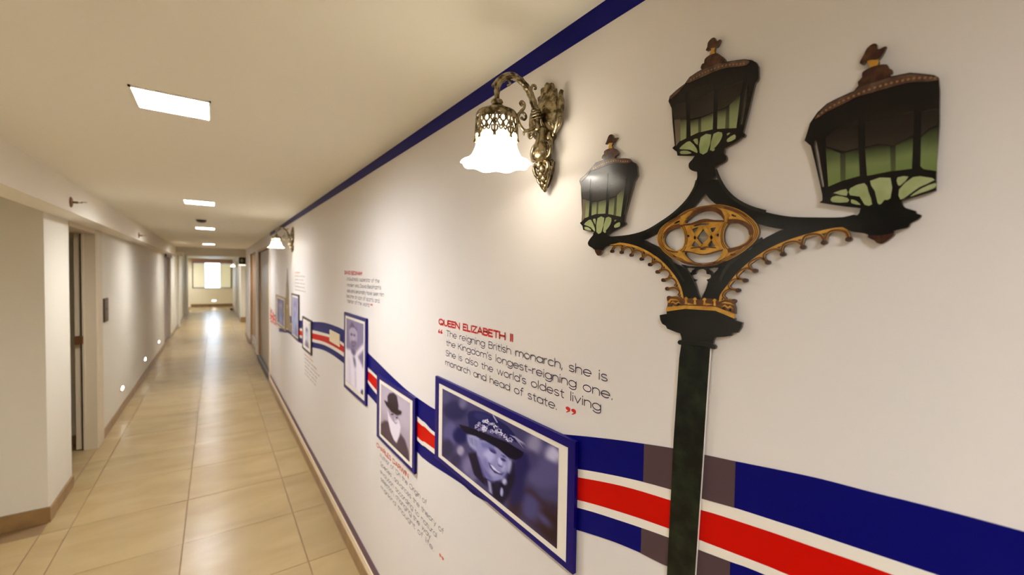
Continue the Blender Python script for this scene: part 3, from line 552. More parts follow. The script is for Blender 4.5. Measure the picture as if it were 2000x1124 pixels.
[-3337,16645],[-3370,16567],[-3327,16522]]],[[[-3242,16513],[-3345,16521],[-3427,16478],[-3456,16411],[-3406,16361]]],[[[-3298,16337],[-3364,16349],[-3434,
16336],[-3469,16310]]]],"coronet_back":[[[[-4449,16315],[-4419,16354],[-4338,16353],[-4197,16341],[-4159,16354],[-4123,16301],[-4102,16334],[-3961,16349],
[-3847,16332],[-3753,16360],[-3547,16352],[-3509,16315],[-3451,16340],[-3246,16352],[-3272,16294],[-3249,16239],[-3247,16141],[-3558,16229],[-4082,16218],
[-4440,16154],[-4425,16236]],[[-4378,16194],[-4313,16227],[-4298,16199],[-4359,16179]],[[-4262,16206],[-4207,16237],[-4193,16211],[-4248,16196]],[[-3469,
16212],[-3419,16238],[-3392,16193],[-3432,16183]],[[-3357,16191],[-3319,16223],[-3301,16186],[-3331,16174]]]],"coronet_band":[[[[-4453,16129],[-4441,16167],
[-4280,16193],[-4082,16218],[-3558,16232],[-3247,16144],[-3253,16070],[-3556,16169],[-4088,16160],[-4451,16085]]]],"coronet_knop":[[[[-4110,16321],[-4094,
16353],[-4074,16363],[-4054,16355],[-4036,16325],[-4059,16317],[-4047,16241],[-4091,16241],[-4086,16316]]],[[[-3947,16324],[-3931,16355],[-3912,16365],
[-3893,16357],[-3876,16328],[-3898,16320],[-3886,16245],[-3928,16246],[-3924,16319]]],[[[-3779,16327],[-3764,16358],[-3745,16368],[-3726,16360],[-3710,
16331],[-3731,16324],[-3720,16250],[-3761,16250],[-3756,16322]]],[[[-3607,16322],[-3593,16352],[-3575,16362],[-3557,16354],[-3542,16326],[-3562,16319],
[-3551,16247],[-3590,16247],[-3586,16318]]],[[[-4425,16260],[-4364,16320],[-4266,16317],[-4195,16294],[-4265,16293],[-4354,16288],[-4397,16238]]],[[[-4370,
16239],[-4318,16278],[-4264,16246],[-4212,16281],[-4168,16244],[-4211,16257],[-4263,16222],[-4313,16251]]],[[[-3464,16296],[-3407,16321],[-3321,16312],
[-3257,16274],[-3321,16288],[-3406,16297]]],[[[-3462,16238],[-3406,16278],[-3362,16245],[-3320,16269],[-3270,16216],[-3319,16237],[-3361,16217],[-3405,
16249]]],[[[-4041,16268],[-3917,16245],[-4040,16229]]],[[[-3719,16280],[-3597,16266],[-3718,16243]]]],"capital":[[[[-4589,16009],[-4446,16044],[-4448,16092],
[-4089,16164],[-3556,16170],[-3251,16073],[-3248,16040],[-3139,16018],[-3154,15940],[-3204,15857],[-3286,15848],[-3303,15799],[-3405,15769],[-3563,15741],
[-3582,15680],[-3592,15619],[-4147,15547],[-4142,15650],[-4175,15729],[-4249,15740],[-4430,15783],[-4458,15828],[-4534,15861],[-4573,15923]]]],"collar":[[[[-4216,
15569],[-4196,15604],[-4149,15616],[-4056,15620],[-3731,15640],[-3593,15627],[-3544,15604],[-3539,15579],[-3557,15549],[-3636,15552],[-3808,15566],[-4147,
15535],[-4194,15541]]]],"post":[[[[-4151,15552],[-4183,15299],[-4249,13846],[-4310,11396],[-4520,1800],[-4030,1800],[-3784,11713],[-3697,13945],[-3663,
14884],[-3632,15593]]]],"streak":[[[[-3940,18312],[-3990,18168],[-4134,17976],[-4343,17805],[-4626,17654],[-4930,17537]]],[[[-3629,18421],[-3557,18245],
[-3437,18049],[-3275,17883],[-3060,17747],[-2858,17663]]],[[[-4970,17350],[-4700,17238],[-4463,17053],[-4275,16835],[-4132,16624]]],[[[-2888,17279],[-3101,
17139],[-3249,17019],[-3402,16864],[-3509,16637]]]],"tower":[[[[-52286,17140],[-52609,16456],[-52740,15997],[-53069,15347],[-53268,14601],[-53536,13845],
[-53672,12155],[-53809,10548],[-52157,10405],[-50293,10306],[-49117,10445],[-49996,11220],[-50597,12046],[-50964,12371],[-51212,13605],[-51275,14676],[-51650,
15383],[-51966,16008]]]],"tower_clock":[[[[-52741,13058],[-51712,13035],[-51712,12673],[-52741,12690]]]],"tower_spire":[[[[-52286,17140],[-52609,16456],
[-52740,15997],[-53069,15347],[-53135,14976],[-51399,15012],[-51650,15383],[-51966,16008]]]],"ribbon":[[[[-59910,11575],[-54694,11878],[-51014,11983],[-44869,
12068],[-38057,12590],[-33785,12957],[-30288,13097],[-27498,13102],[-25006,12852],[-22633,12519],[-20689,12262],[-18520,11962],[-16702,11770],[-14958,11712],
[-14082,11710],[-12075,11813],[-10205,12158],[-8493,12625],[-7152,13003],[-5777,13349],[-4877,13549],[-4257,13678],[-3711,13766],[-3205,13845],[-2226,14007],
[-1572,14076],[-372,14195]],[[-59914,10668],[-54695,11045],[-51013,11235],[-44865,11318],[-38051,11888],[-33777,12186],[-30738,12338],[-27486,12263],[-24991,
11988],[-22665,11732],[-20919,11575],[-15877,11014],[-14941,10959],[-14062,10859],[-12056,11018],[-10185,11361],[-8472,11827],[-6726,12360],[-5756,12620],
[-4891,12820],[-4306,12926],[-3752,13018],[-3214,13113],[-2583,13199],[-2027,13271],[-958,13400],[-349,13449]],[[-59915,10409],[-54695,10866],[-51013,11067],
[-44864,11104],[-38048,11631],[-31209,12134],[-27483,12069],[-24989,11839],[-22662,11539],[-20915,11410],[-15873,10807],[-14937,10781],[-14059,10726],[-12052,
10866],[-10180,11181],[-8468,11654],[-6721,12175],[-5395,12528],[-4311,12730],[-3764,12821],[-3477,12878],[-2714,12997],[-2197,13064],[-1329,13176],[-342,
13244]],[[-59918,9826],[-54696,10271],[-51012,10508],[-44862,10656],[-38044,11159],[-32700,11583],[-27477,11682],[-24982,11421],[-22654,11099],[-20946,
10847],[-15859,10192],[-14924,10206],[-14047,10234],[-12038,10307],[-10165,10579],[-8452,11068],[-6723,11660],[-5379,11997],[-4336,12208],[-3785,12305],
[-3462,12356],[-2698,12479],[-2424,12514],[-1527,12598],[-323,12628]],[[-59918,9631],[-54696,10092],[-51012,10313],[-44861,10408],[-38042,10901],[-32697,
11358],[-27473,11423],[-24978,11183],[-22651,10934],[-20983,10643],[-15856,10039],[-14920,10028],[-14043,10044],[-12034,10137],[-10161,10428],[-8447,10895],
[-6718,11486],[-5375,11823],[-4352,12041],[-3798,12132],[-3236,12237],[-2778,12324],[-1523,12471],[-318,12474]],[[-59920,9177],[-54697,9675],[-51012,10005],
[-44859,9960],[-38038,10451],[-32692,10964],[-27467,11003],[-24970,10705],[-22640,10328],[-20891,10147],[-15872,9573],[-14908,9532],[-14032,9589],[-12026,
9798],[-10968,9824],[-9118,10196],[-7816,10627],[-6737,10972],[-5718,11267],[-4909,11440],[-4379,11512],[-3442,11680],[-2678,11817],[-1506,11932],[-297,
11831]]]],"grey":[[[[-4899,13521],[-3205,13845],[-4909,11440],[-3241,12136]]]],"text":[[[[-13810,14891],[-9217,14891],[-13815,15093],[-9222,15099]]],[[[-13187,
14542],[-5838,14524],[-13192,14747]]],[[[-13179,14211],[-5692,14183]]],[[[-13210,13851],[-6002,13861]]],[[[-13242,13516],[-7381,13517]]],[[[-13845,14561],
[-13511,14565],[-13849,14728]]],[[[-7062,13545],[-6727,13568],[-7067,13698]]],[[[-27298,16626],[-23516,16563],[-27301,16817]]],[[[-26795,16253],[-20528,
16224]]],[[[-26667,15864],[-20289,15906]]],[[[-26662,15520],[-19829,15579]]],[[[-26779,15201],[-20509,15243]]],[[[-26652,14894],[-22088,14931]]],[[[-21957,
14994],[-21568,14994],[-21959,15100]]],[[[-20810,8017],[-16582,8105],[-20773,8211]]],[[[-20284,7689],[-14725,7810]]],[[[-20198,7288],[-13260,7436]]],[[[-20190,
6909],[-13797,7021]]],[[[-20106,6562],[-14325,6702]]],[[[-20098,6159],[-14047,6386]]],[[[-13570,6481],[-13239,6576],[-13573,6593]]]]}
OPS = {"hat":[[[[299,114],[282,194],[233,280],[162,352],[88,388],[30,376],[8,317],[28,228],[85,137],[159,69],[230,42],[281,59]],[48,48,86],5],[[[289,31],[284,
74],[268,114],[245,140],[222,145],[205,127],[198,91],[204,46],[221,6],[244,-19],[266,-23],[283,-5]],[108,104,132],4],[[[99,60],[92,113],[70,163],[39,197],
[7,205],[-18,184],[-27,139],[-19,84],[5,33],[36,1],[68,-5],[91,17]],[80,78,110],4],[[[193,516],[183,608],[152,695],[107,756],[61,773],[25,740],[12,664],
[24,567],[58,477],[103,420],[148,408],[181,444]],[92,90,130],5],[[[264,688],[259,727],[245,766],[225,793],[204,803],[189,791],[183,761],[188,721],[203,
682],[223,655],[244,647],[259,659]],[150,144,168],3],[[[303,450],[293,515],[264,581],[223,632],[180,653],[148,637],[135,587],[147,518],[178,450],[220,401],
[262,385],[292,403]],[30,34,84],4],[[[384,779],[376,853],[352,926],[318,979],[282,996],[255,973],[245,914],[254,836],[280,761],[315,711],[349,697],[374,
722]],[118,112,146],6],[[[402,871],[397,920],[382,968],[361,1001],[340,1011],[324,995],[317,956],[323,906],[338,858],[359,825],[380,817],[396,833]],[110,
105,140],4],[[[147,769],[138,849],[109,929],[68,986],[26,1006],[-6,980],[-19,916],[-8,830],[23,749],[65,694],[106,679],[136,707]],[58,54,84],5],[[[226,
863],[219,916],[198,970],[170,1010],[140,1026],[118,1013],[109,972],[117,917],[138,862],[168,822],[197,808],[218,823]],[60,55,85],4],[[[900,49],[894,108],
[876,162],[852,199],[826,208],[807,185],[799,136],[805,75],[824,20],[849,-16],[874,-22],[893,2]],[134,130,158],5],[[[1003,70],[998,125],[984,175],[964,
208],[944,214],[928,190],[922,144],[927,87],[942,36],[962,4],[982,0],[997,25]],[176,172,196],4],[[[1018,294],[991,386],[942,468],[883,519],[829,521],[797,
471],[798,382],[831,282],[885,201],[944,159],[992,165],[1019,214]],[88,84,122],5],[[[880,227],[873,287],[853,346],[825,388],[796,402],[774,383],[765,334],
[772,271],[794,211],[823,171],[851,160],[872,181]],[72,68,104],5],[[[757,664],[827,569],[917,615],[1008,545],[1014,995],[878,984],[760,945]],[62,48,64],
6],[[[887,666],[905,723],[903,795],[882,866],[846,919],[805,937],[769,915],[750,856],[752,779],[775,704],[813,654],[854,641]],[78,76,118],6],[[[1022,714],
[1045,778],[1049,855],[1032,925],[1000,971],[958,981],[919,948],[893,881],[889,799],[908,725],[943,681],[985,677]],[58,42,48],6],[[[771,856],[766,948],
[748,1031],[724,1085],[698,1094],[678,1053],[670,974],[676,878],[695,793],[720,742],[745,738],[764,779]],[58,44,58],5],[[[934,763],[954,779],[965,801],
[964,825],[951,843],[929,853],[905,849],[883,834],[871,811],[873,787],[887,768],[909,759]],[84,80,120],5],[[[727,274],[806,222],[825,352],[792,533],[782,
768],[696,943],[680,649]],[44,42,88],4],[[[322,592],[400,720],[466,870],[529,993],[630,991],[682,823],[718,609],[716,419],[677,417],[654,696],[527,849]],
[30,28,56],2],[[[306,685],[382,605],[466,849],[483,938],[369,905]],[34,30,58],2],[[[290,449],[337,389],[416,384],[442,447],[418,572],[382,587],[322,580],
[298,526]],[146,146,184],3],[[[380,457],[476,361],[580,335],[663,371],[680,434],[663,568],[623,699],[559,794],[484,834],[436,739],[395,615]],[136,136,180],
1],[[[429,433],[522,364],[566,377],[523,436],[446,483]],[112,112,162],2],[[[550,534],[529,584],[503,623],[476,640],[457,630],[451,595],[460,545],[481,494],
[509,456],[535,441],[552,452],[558,486]],[168,168,206],3],[[[595,676],[585,705],[567,731],[545,749],[525,752],[514,740],[513,716],[524,686],[544,659],[565,
643],[584,640],[595,652]],[150,150,190],2],[[[657,534],[655,562],[647,589],[636,606],[625,610],[617,599],[614,576],[616,548],[624,521],[635,504],[646,500],
[654,512]],[158,158,196],2],[[[619,489],[622,511],[619,532],[612,548],[603,554],[594,548],[587,532],[585,510],[587,488],[594,472],[603,466],[612,473]],
[176,176,212],1],[[[570,445],[563,456],[550,464],[534,467],[519,465],[511,457],[510,446],[518,435],[531,427],[547,424],[561,426],[570,434]],[58,56,104],
1],[[[650,462],[644,472],[635,480],[624,484],[614,484],[609,478],[608,469],[614,459],[623,451],[634,447],[644,448],[649,453]],[58,56,104],1],[[[504,427],
[544,407],[578,420],[545,433],[508,445]],[84,82,132],1],[[[606,426],[637,407],[656,421],[630,437]],[80,78,128],1],[[[497,619],[525,614],[569,641],[623,
628],[642,597],[620,658],[558,693],[516,664]],[64,58,104],1],[[[513,623],[540,620],[578,640],[623,632],[592,658],[546,663]],[206,206,228],1],[[[585,559],
[614,557],[630,533],[616,570],[588,577]],[92,88,138],1],[[[395,615],[419,637],[481,837],[460,851]],[90,88,134],2],[[[693,483],[687,531],[678,570],[669,
588],[662,581],[660,551],[662,505],[669,457],[678,419],[687,401],[693,408],[696,438]],[170,170,204],2],[[[659,690],[657,712],[650,734],[641,749],[631,754],
[624,747],[621,730],[623,707],[630,686],[640,671],[649,666],[656,673]],[180,180,210],2],[[[497,838],[527,838],[544,977],[511,971]],[150,150,184],2],[[[633,
841],[632,870],[627,896],[620,911],[613,912],[608,897],[606,871],[607,841],[612,815],[619,800],[626,800],[631,815]],[160,160,194],1],[[[607,806],[603,839],
[593,873],[579,896],[565,904],[554,893],[550,866],[553,832],[564,798],[578,775],[592,768],[603,779]],[40,36,62],2],[[[296,166],[317,118],[363,72],[472,
24],[550,26],[659,46],[712,95],[733,177],[621,200],[475,256],[310,331]],[40,42,88],1],[[[376,83],[472,45],[533,55],[442,165],[360,160]],[52,54,104],3],
[[[205,378],[310,331],[415,298],[536,270],[662,235],[779,240],[771,295],[722,379],[664,402],[580,369],[476,376],[380,392],[287,436],[239,414]],[20,20,46],
1],[[[457,275],[455,273],[455,269],[456,262],[459,256],[462,251],[465,250],[467,251],[467,256],[466,263],[463,269],[460,273]],[206,204,222],0],[[[448,254],
[450,250],[453,245],[457,242],[461,242],[463,243],[464,247],[462,252],[459,256],[455,259],[451,260],[449,258]],[206,204,222],0],[[[465,222],[467,221],[470,
223],[471,228],[470,234],[469,239],[466,243],[463,244],[461,242],[460,237],[460,231],[462,226]],[206,204,222],0],[[[483,223],[483,227],[481,233],[478,238],
[474,243],[470,244],[468,243],[468,239],[470,234],[474,228],[478,224],[481,222]],[206,204,222],0],[[[478,256],[476,259],[472,261],[469,259],[467,256],[466,
252],[468,247],[470,244],[474,242],[477,243],[479,247],[480,251]],[206,204,222],0],[[[471,242],[470,246],[469,250],[466,252],[464,253],[462,252],[462,250],
[462,246],[464,242],[466,240],[468,239],[470,240]],[70,66,110],0],[[[435,283],[431,288],[426,290],[422,290],[419,286],[418,280],[420,274],[423,270],[428,
267],[432,268],[435,272],[436,277]],[112,108,148],0],[[[406,311],[404,309],[403,303],[405,295],[408,286],[412,280],[416,278],[419,280],[419,286],[418,294],
[414,302],[410,308]],[112,108,148],0],[[[394,286],[396,280],[400,274],[405,270],[410,269],[414,270],[415,275],[413,281],[408,287],[403,291],[398,292],[394,
291]],[112,108,148],0],[[[414,244],[418,242],[421,244],[423,250],[423,257],[421,264],[417,269],[414,271],[410,269],[409,263],[409,256],[411,249]],[112,
108,148],0],[[[439,242],[439,247],[437,254],[433,262],[428,268],[423,270],[420,269],[420,264],[422,257],[427,250],[432,244],[436,241]],[112,108,148],0],
[[[424,268],[423,273],[421,278],[418,281],[415,282],[413,281],[412,278],[412,273],[415,269],[418,265],[421,264],[423,265]],[70,66,110],0],[[[648,188],[646,
191],[643,192],[640,191],[638,188],[638,183],[640,179],[642,176],[645,175],[648,176],[649,180],[650,184]],[190,188,210],0],[[[629,205],[628,203],[628,198],
[629,192],[632,186],[634,182],[637,181],[639,183],[639,188],[637,194],[635,200],[632,204]],[190,188,210],0],[[[622,184],[624,179],[627,175],[631,173],[634,
173],[636,175],[636,178],[635,183],[632,186],[628,189],[625,189],[623,187]],[190,188,210],0],[[[638,154],[640,153],[642,155],[643,160],[642,166],[641,171],
[638,174],[636,175],[634,173],[633,168],[634,163],[635,157]],[190,188,210],0],[[[654,157],[654,161],[652,166],[649,171],[645,175],[642,176],[640,175],[640,
171],[642,166],[645,160],[649,157],[652,155]],[190,188,210],0],[[[642,174],[642,178],[640,181],[638,183],[636,184],[635,183],[634,181],[635,177],[636,174],
[638,172],[640,171],[642,172]],[70,66,110],0],[[[489,149],[491,145],[493,141],[497,138],[500,137],[502,138],[503,141],[502,144],[499,148],[496,151],[493,
153],[490,152]],[160,158,186],0],[[[502,121],[504,120],[506,121],[508,124],[508,129],[507,134],[505,137],[502,138],[500,137],[499,134],[498,129],[500,124]],
[160,158,186],0],[[[518,118],[519,121],[518,126],[515,131],[512,135],[509,137],[507,137],[506,134],[508,129],[510,124],[513,120],[516,118]],[160,158,186],
0],[[[517,145],[515,148],[512,150],[509,149],[507,147],[506,144],[507,140],[509,137],[512,135],[515,135],[517,137],[518,141]],[160,158,186],0],[[[499,164],
[497,163],[497,159],[497,154],[499,148],[502,144],[504,142],[506,144],[507,147],[506,152],[504,158],[502,162]],[160,158,186],0],[[[509,136],[508,139],[507,
142],[505,145],[503,145],[502,145],[501,142],[502,139],[503,136],[505,134],[507,133],[508,134]],[70,66,110],0],[[[668,220],[666,218],[666,213],[668,206],
[671,199],[674,194],[677,193],[679,195],[679,201],[677,208],[674,214],[671,219]],[140,136,170],0],[[[661,195],[662,190],[666,186],[670,183],[674,183],[676,
186],[676,190],[674,195],[671,199],[667,202],[663,202],[661,199]],[140,136,170],0],[[[678,161],[681,161],[683,164],[684,169],[683,176],[681,182],[678,185],
[676,186],[674,183],[673,178],[673,171],[675,165]],[140,136,170],0],[[[696,166],[696,170],[694,176],[690,182],[686,186],[683,188],[681,186],[681,182],[683,
176],[686,170],[691,166],[694,164]],[140,136,170],0],[[[689,202],[687,206],[683,207],[680,205],[678,201],[678,196],[680,191],[683,187],[686,186],[689,188],
[691,192],[691,197]],[140,136,170],0],[[[683,185],[682,189],[681,193],[678,196],[676,197],[674,196],[674,193],[674,189],[676,185],[678,182],[681,181],[682,
182]],[70,66,110],0],[[[450,248],[448,248],[447,246],[446,242],[448,237],[449,232],[452,230],[454,230],[455,233],[455,237],[454,242],[452,246]],[140,136,
170],0],[[[438,241],[438,238],[440,234],[443,230],[446,228],[449,227],[450,229],[450,233],[448,237],[445,240],[441,243],[439,243]],[140,136,170],0],[[[445,
215],[448,213],[450,213],[452,215],[453,218],[453,222],[451,226],[449,228],[446,228],[444,226],[444,222],[444,218]],[140,136,170],0],[[[462,206],[463,208],
[462,212],[461,217],[458,222],[455,224],[453,225],[452,223],[453,218],[455,214],[457,209],[460,206]],[140,136,170],0],[[[465,227],[463,230],[460,232],[457,
234],[455,233],[453,231],[454,227],[455,224],[458,221],[461,220],[463,221],[465,223]],[140,136,170],0],[[[455,225],[455,227],[454,230],[452,232],[450,233],
[449,232],[448,230],[449,227],[450,225],[452,223],[454,222],[455,223]],[70,66,110],0],[[[591,130],[592,132],[591,137],[590,142],[587,147],[584,150],[582,
150],[581,148],[582,144],[583,139],[586,134],[588,131]],[112,108,148],0],[[[594,151],[593,155],[590,158],[587,159],[584,159],[583,156],[583,153],[584,149],
[587,146],[590,145],[593,146],[594,148]],[112,108,148],0],[[[580,175],[578,175],[576,173],[576,168],[577,163],[579,159],[581,156],[583,156],[584,158],[585,
163],[584,168],[582,172]],[112,108,148],0],[[[567,169],[567,165],[569,161],[572,157],[575,154],[578,153],[579,155],[579,159],[577,163],[574,167],[571,170],
[568,170]],[112,108,148],0],[[[574,141],[576,139],[578,138],[581,140],[582,144],[582,148],[580,152],[578,154],[575,154],[573,152],[572,149],[572,145]],
[112,108,148],0],[[[585,150],[584,153],[583,156],[581,158],[579,159],[578,158],[577,156],[578,153],[579,150],[581,148],[583,147],[584,148]],[70,66,110],
0],[[[456,257],[454,254],[454,248],[457,240],[460,233],[464,228],[468,227],[470,229],[470,235],[467,243],[464,251],[460,256]],[112,108,148],0],[[[448,229],
[451,223],[455,218],[460,215],[464,215],[467,218],[467,223],[465,228],[460,233],[455,236],[451,236],[448,233]],[112,108,148],0],[[[470,191],[473,191],[476,
194],[476,200],[475,207],[473,214],[470,218],[466,219],[464,216],[463,210],[464,202],[467,196]],[112,108,148],0],[[[491,197],[491,202],[488,209],[484,215],
[479,220],[475,221],[472,219],[473,214],[475,207],[480,201],[485,196],[489,195]],[112,108,148],0],[[[482,237],[479,241],[475,242],[472,240],[469,235],[469,
230],[471,224],[475,220],[479,219],[482,221],[484,226],[484,232]],[112,108,148],0],[[[475,218],[474,222],[472,226],[470,230],[467,231],[465,230],[464,226],
[465,222],[467,218],[470,215],[472,214],[474,215]],[70,66,110],0],[[[413,252],[411,257],[407,264],[402,268],[397,271],[393,270],[392,266],[394,260],[398,
254],[403,249],[408,247],[412,248]],[140,136,170],0],[[[395,294],[392,296],[388,295],[386,290],[385,284],[387,277],[390,271],[394,269],[397,270],[399,275],
[400,282],[398,289]],[140,136,170],0],[[[369,301],[368,296],[370,289],[374,281],[379,275],[383,272],[387,272],[387,277],[386,284],[382,291],[377,298],[372,
301]],[140,136,170],0],[[[370,262],[374,257],[378,254],[383,254],[387,257],[388,262],[387,267],[383,272],[379,275],[374,275],[371,273],[369,268]],[140,
136,170],0],[[[398,232],[400,233],[401,238],[400,246],[398,254],[394,260],[390,263],[387,262],[386,257],[387,249],[390,241],[394,235]],[140,136,170],0],
[[[395,263],[394,268],[392,272],[389,276],[386,277],[384,276],[383,273],[384,268],[386,264],[389,260],[392,259],[394,260]],[70,66,110],0],[[[549,160],[552,
159],[554,160],[555,164],[555,169],[554,174],[552,177],[549,178],[547,176],[546,173],[546,168],[547,163]],[112,108,148],0],[[[565,159],[566,162],[564,167],
[561,172],[558,176],[555,178],[554,177],[553,174],[555,169],[557,164],[561,160],[564,158]],[112,108,148],0],[[[563,186],[560,190],[557,191],[555,190],[553,
188],[552,184],[553,180],[555,177],[558,176],[561,176],[563,179],[563,183]],[112,108,148],0],[[[545,204],[543,203],[543,199],[544,193],[546,188],[548,184],
[551,183],[553,184],[553,188],[552,193],[550,199],[547,203]],[112,108,148],0],[[[537,188],[538,184],[541,180],[544,177],[547,176],[549,177],[550,180],[549,
184],[546,188],[543,191],[539,192],[537,191]],[112,108,148],0],[[[556,176],[555,179],[554,182],[552,185],[550,185],[549,185],[548,182],[548,179],[550,176],
[552,174],[554,173],[555,174]],[70,66,110],0],[[[521,192],[525,188],[529,187],[532,189],[534,193],[535,199],[533,204],[530,208],[526,209],[522,207],[520,
203],[520,198]],[140,136,170],0],[[[546,172],[548,175],[548,180],[546,188],[543,195],[539,200],[536,201],[534,199],[534,193],[536,186],[539,179],[543,174]],
[140,136,170],0],[[[555,198],[553,203],[549,208],[544,211],[540,211],[537,209],[537,205],[539,199],[543,195],[547,192],[552,191],[554,194]],[140,136,170],
0],[[[535,234],[532,235],[530,233],[529,227],[529,220],[532,213],[535,209],[538,208],[540,211],[541,217],[540,224],[538,230]],[140,136,170],0],[[[515,231],
[515,226],[517,220],[521,213],[526,209],[530,207],[532,209],[532,214],[530,220],[526,226],[521,231],[517,233]],[140,136,170],0],[[[540,201],[539,206],[537,
210],[535,213],[532,214],[530,213],[529,210],[530,205],[532,201],[534,198],[537,197],[539,198]],[70,66,110],0],[[[420,273],[418,277],[414,281],[410,283],
[406,283],[404,281],[404,276],[406,272],[410,268],[414,266],[418,266],[420,268]],[140,136,170],0],[[[400,304],[398,305],[396,302],[395,296],[396,290],[399,
284],[402,280],[404,280],[406,283],[407,288],[406,295],[403,301]],[140,136,170],0],[[[382,298],[383,294],[385,288],[389,283],[394,279],[397,278],[399,280],
[399,284],[396,290],[392,295],[388,299],[384,300]],[140,136,170],0],[[[391,263],[394,259],[398,259],[401,261],[402,265],[402,270],[400,275],[397,278],[394,
279],[391,277],[389,273],[389,267]],[140,136,170],0],[[[414,247],[416,249],[415,255],[413,262],[410,268],[406,272],[403,273],[402,271],[402,265],[404,258],
[408,252],[411,248]],[140,136,170],0],[[[407,273],[406,277],[404,281],[402,283],[399,284],[397,283],[397,281],[397,277],[399,273],[402,270],[404,269],[406,
270]],[70,66,110],0],[[[613,126],[613,131],[611,138],[607,145],[603,150],[599,153],[596,151],[596,147],[598,140],[602,133],[606,127],[610,125]],[190,188,
210],0],[[[609,165],[606,170],[602,172],[598,171],[595,167],[594,162],[596,156],[599,152],[603,150],[607,151],[609,154],[610,160]],[190,188,210],0],[[[584,
191],[581,189],[581,183],[582,175],[585,168],[589,162],[592,160],[595,162],[595,167],[594,175],[591,183],[587,189]],[190,188,210],0],[[[572,167],[574,161],
[578,155],[582,152],[587,150],[590,152],[591,156],[589,162],[585,168],[580,172],[576,173],[573,171]],[190,188,210],0],[[[590,126],[594,125],[597,127],[598,
133],[598,140],[596,147],[593,151],[590,153],[587,151],[585,145],[585,138],[587,131]],[190,188,210],0],[[[599,151],[598,155],[596,160],[594,163],[591,164],
[589,163],[588,159],[589,155],[591,150],[594,147],[596,146],[598,147]],[70,66,110],0],[[[449,245],[446,245],[445,241],[445,235],[446,228],[449,222],[452,
219],[455,219],[456,223],[456,229],[455,236],[452,242]],[190,188,210],0],[[[432,234],[433,229],[436,224],[440,218],[445,215],[448,215],[450,217],[449,222],
[446,228],[442,233],[437,237],[434,237]],[190,188,210],0],[[[444,197],[447,194],[450,194],[453,197],[454,202],[454,208],[451,213],[448,216],[445,215],[442,
212],[441,207],[441,202]],[190,188,210],0],[[[467,185],[468,188],[467,194],[465,201],[461,207],[457,211],[454,211],[453,208],[454,202],[457,195],[460,189],
[464,185]],[190,188,210],0],[[[470,214],[468,219],[464,223],[460,224],[456,223],[454,220],[455,215],[457,210],[461,207],[465,205],[469,207],[471,210]],
[190,188,210],0],[[[458,211],[457,215],[455,219],[453,222],[450,223],[448,222],[447,219],[448,215],[450,211],[452,208],[455,207],[457,208]],[70,66,110],
0],[[[517,203],[520,199],[524,197],[528,198],[530,202],[531,206],[530,212],[527,216],[523,217],[519,217],[517,213],[516,208]],[206,204,222],0],[[[541,180],
[543,182],[544,187],[542,195],[539,202],[536,207],[533,209],[531,207],[530,202],[532,195],[534,187],[538,182]],[206,204,222],0],[[[551,203],[550,208],[546,
213],[542,216],[537,217],[535,216],[534,212],[536,206],[539,201],[544,198],[548,197],[551,199]],[206,204,222],0],[[[534,239],[531,241],[528,238],[527,233],
[527,227],[529,221],[532,216],[535,215],[537,217],[539,222],[539,228],[537,235]],[206,204,222],0],[[[513,240],[513,235],[515,229],[518,222],[523,217],[527,
215],[529,216],[529,221],[527,227],[524,234],[519,239],[515,241]],[206,204,222],0],[[[536,209],[536,213],[534,217],[531,220],[529,221],[527,220],[526,217],
[527,213],[529,209],[531,206],[534,205],[536,206]],[70,66,110],0],[[[479,190],[480,187],[481,182],[484,178],[487,176],[490,175],[491,176],[491,180],[489,
184],[486,188],[483,191],[481,191]],[140,136,170],0],[[[485,164],[487,162],[490,161],[492,163],[493,166],[493,170],[492,173],[490,175],[487,176],[485,174],
[484,171],[484,168]],[140,136,170],0],[[[502,153],[503,155],[502,159],[501,163],[499,168],[496,171],[494,172],[493,170],[493,166],[495,161],[497,157],[499,
153]],[140,136,170],0],[[[506,171],[504,175],[502,178],[499,179],[496,179],[495,177],[495,174],[496,171],[499,168],[502,166],[504,166],[506,168]],[140,
136,170],0],[[[492,194],[490,195],[489,192],[488,189],[489,184],[491,180],[493,177],[495,177],[496,179],[497,183],[496,187],[494,192]],[140,136,170],0],
[[[496,172],[496,175],[495,177],[493,179],[491,180],[490,179],[489,177],[490,174],[491,172],[493,170],[495,169],[496,170]],[70,66,110],0],[[[426,261],[423,
266],[419,269],[415,270],[411,269],[410,265],[410,261],[413,256],[417,253],[421,251],[424,253],[426,257]],[112,108,148],0],[[[403,291],[400,291],[399,287],
[399,281],[401,274],[404,268],[407,264],[410,265],[411,269],[411,275],[409,282],[406,288]],[112,108,148],0],[[[387,279],[388,274],[391,268],[395,263],[400,
260],[404,260],[405,263],[404,268],[401,274],[397,279],[392,282],[388,282]],[112,108,148],0],[[[400,241],[403,238],[406,239],[409,242],[410,247],[409,253],
[407,258],[403,261],[400,260],[397,257],[396,252],[397,246]],[112,108,148],0],[[[423,230],[425,234],[424,240],[421,247],[417,253],[413,256],[410,257],[409,
253],[410,247],[413,240],[417,234],[421,231]],[112,108,148],0],[[[413,257],[412,260],[410,264],[408,267],[405,268],[403,267],[403,265],[403,261],[405,257],
[408,254],[410,253],[412,254]],[70,66,110],0],[[[458,243],[456,241],[456,237],[457,231],[460,226],[463,222],[465,221],[467,222],[467,226],[466,232],[463,
238],[460,242]],[190,188,210],0],[[[450,224],[452,220],[455,216],[458,214],[462,213],[464,215],[464,218],[463,222],[460,226],[456,229],[453,229],[451,227]],
[190,188,210],0],[[[465,196],[468,195],[469,197],[470,201],[470,206],[468,211],[466,215],[464,215],[462,214],[461,209],[461,204],[463,199]],[190,188,210],
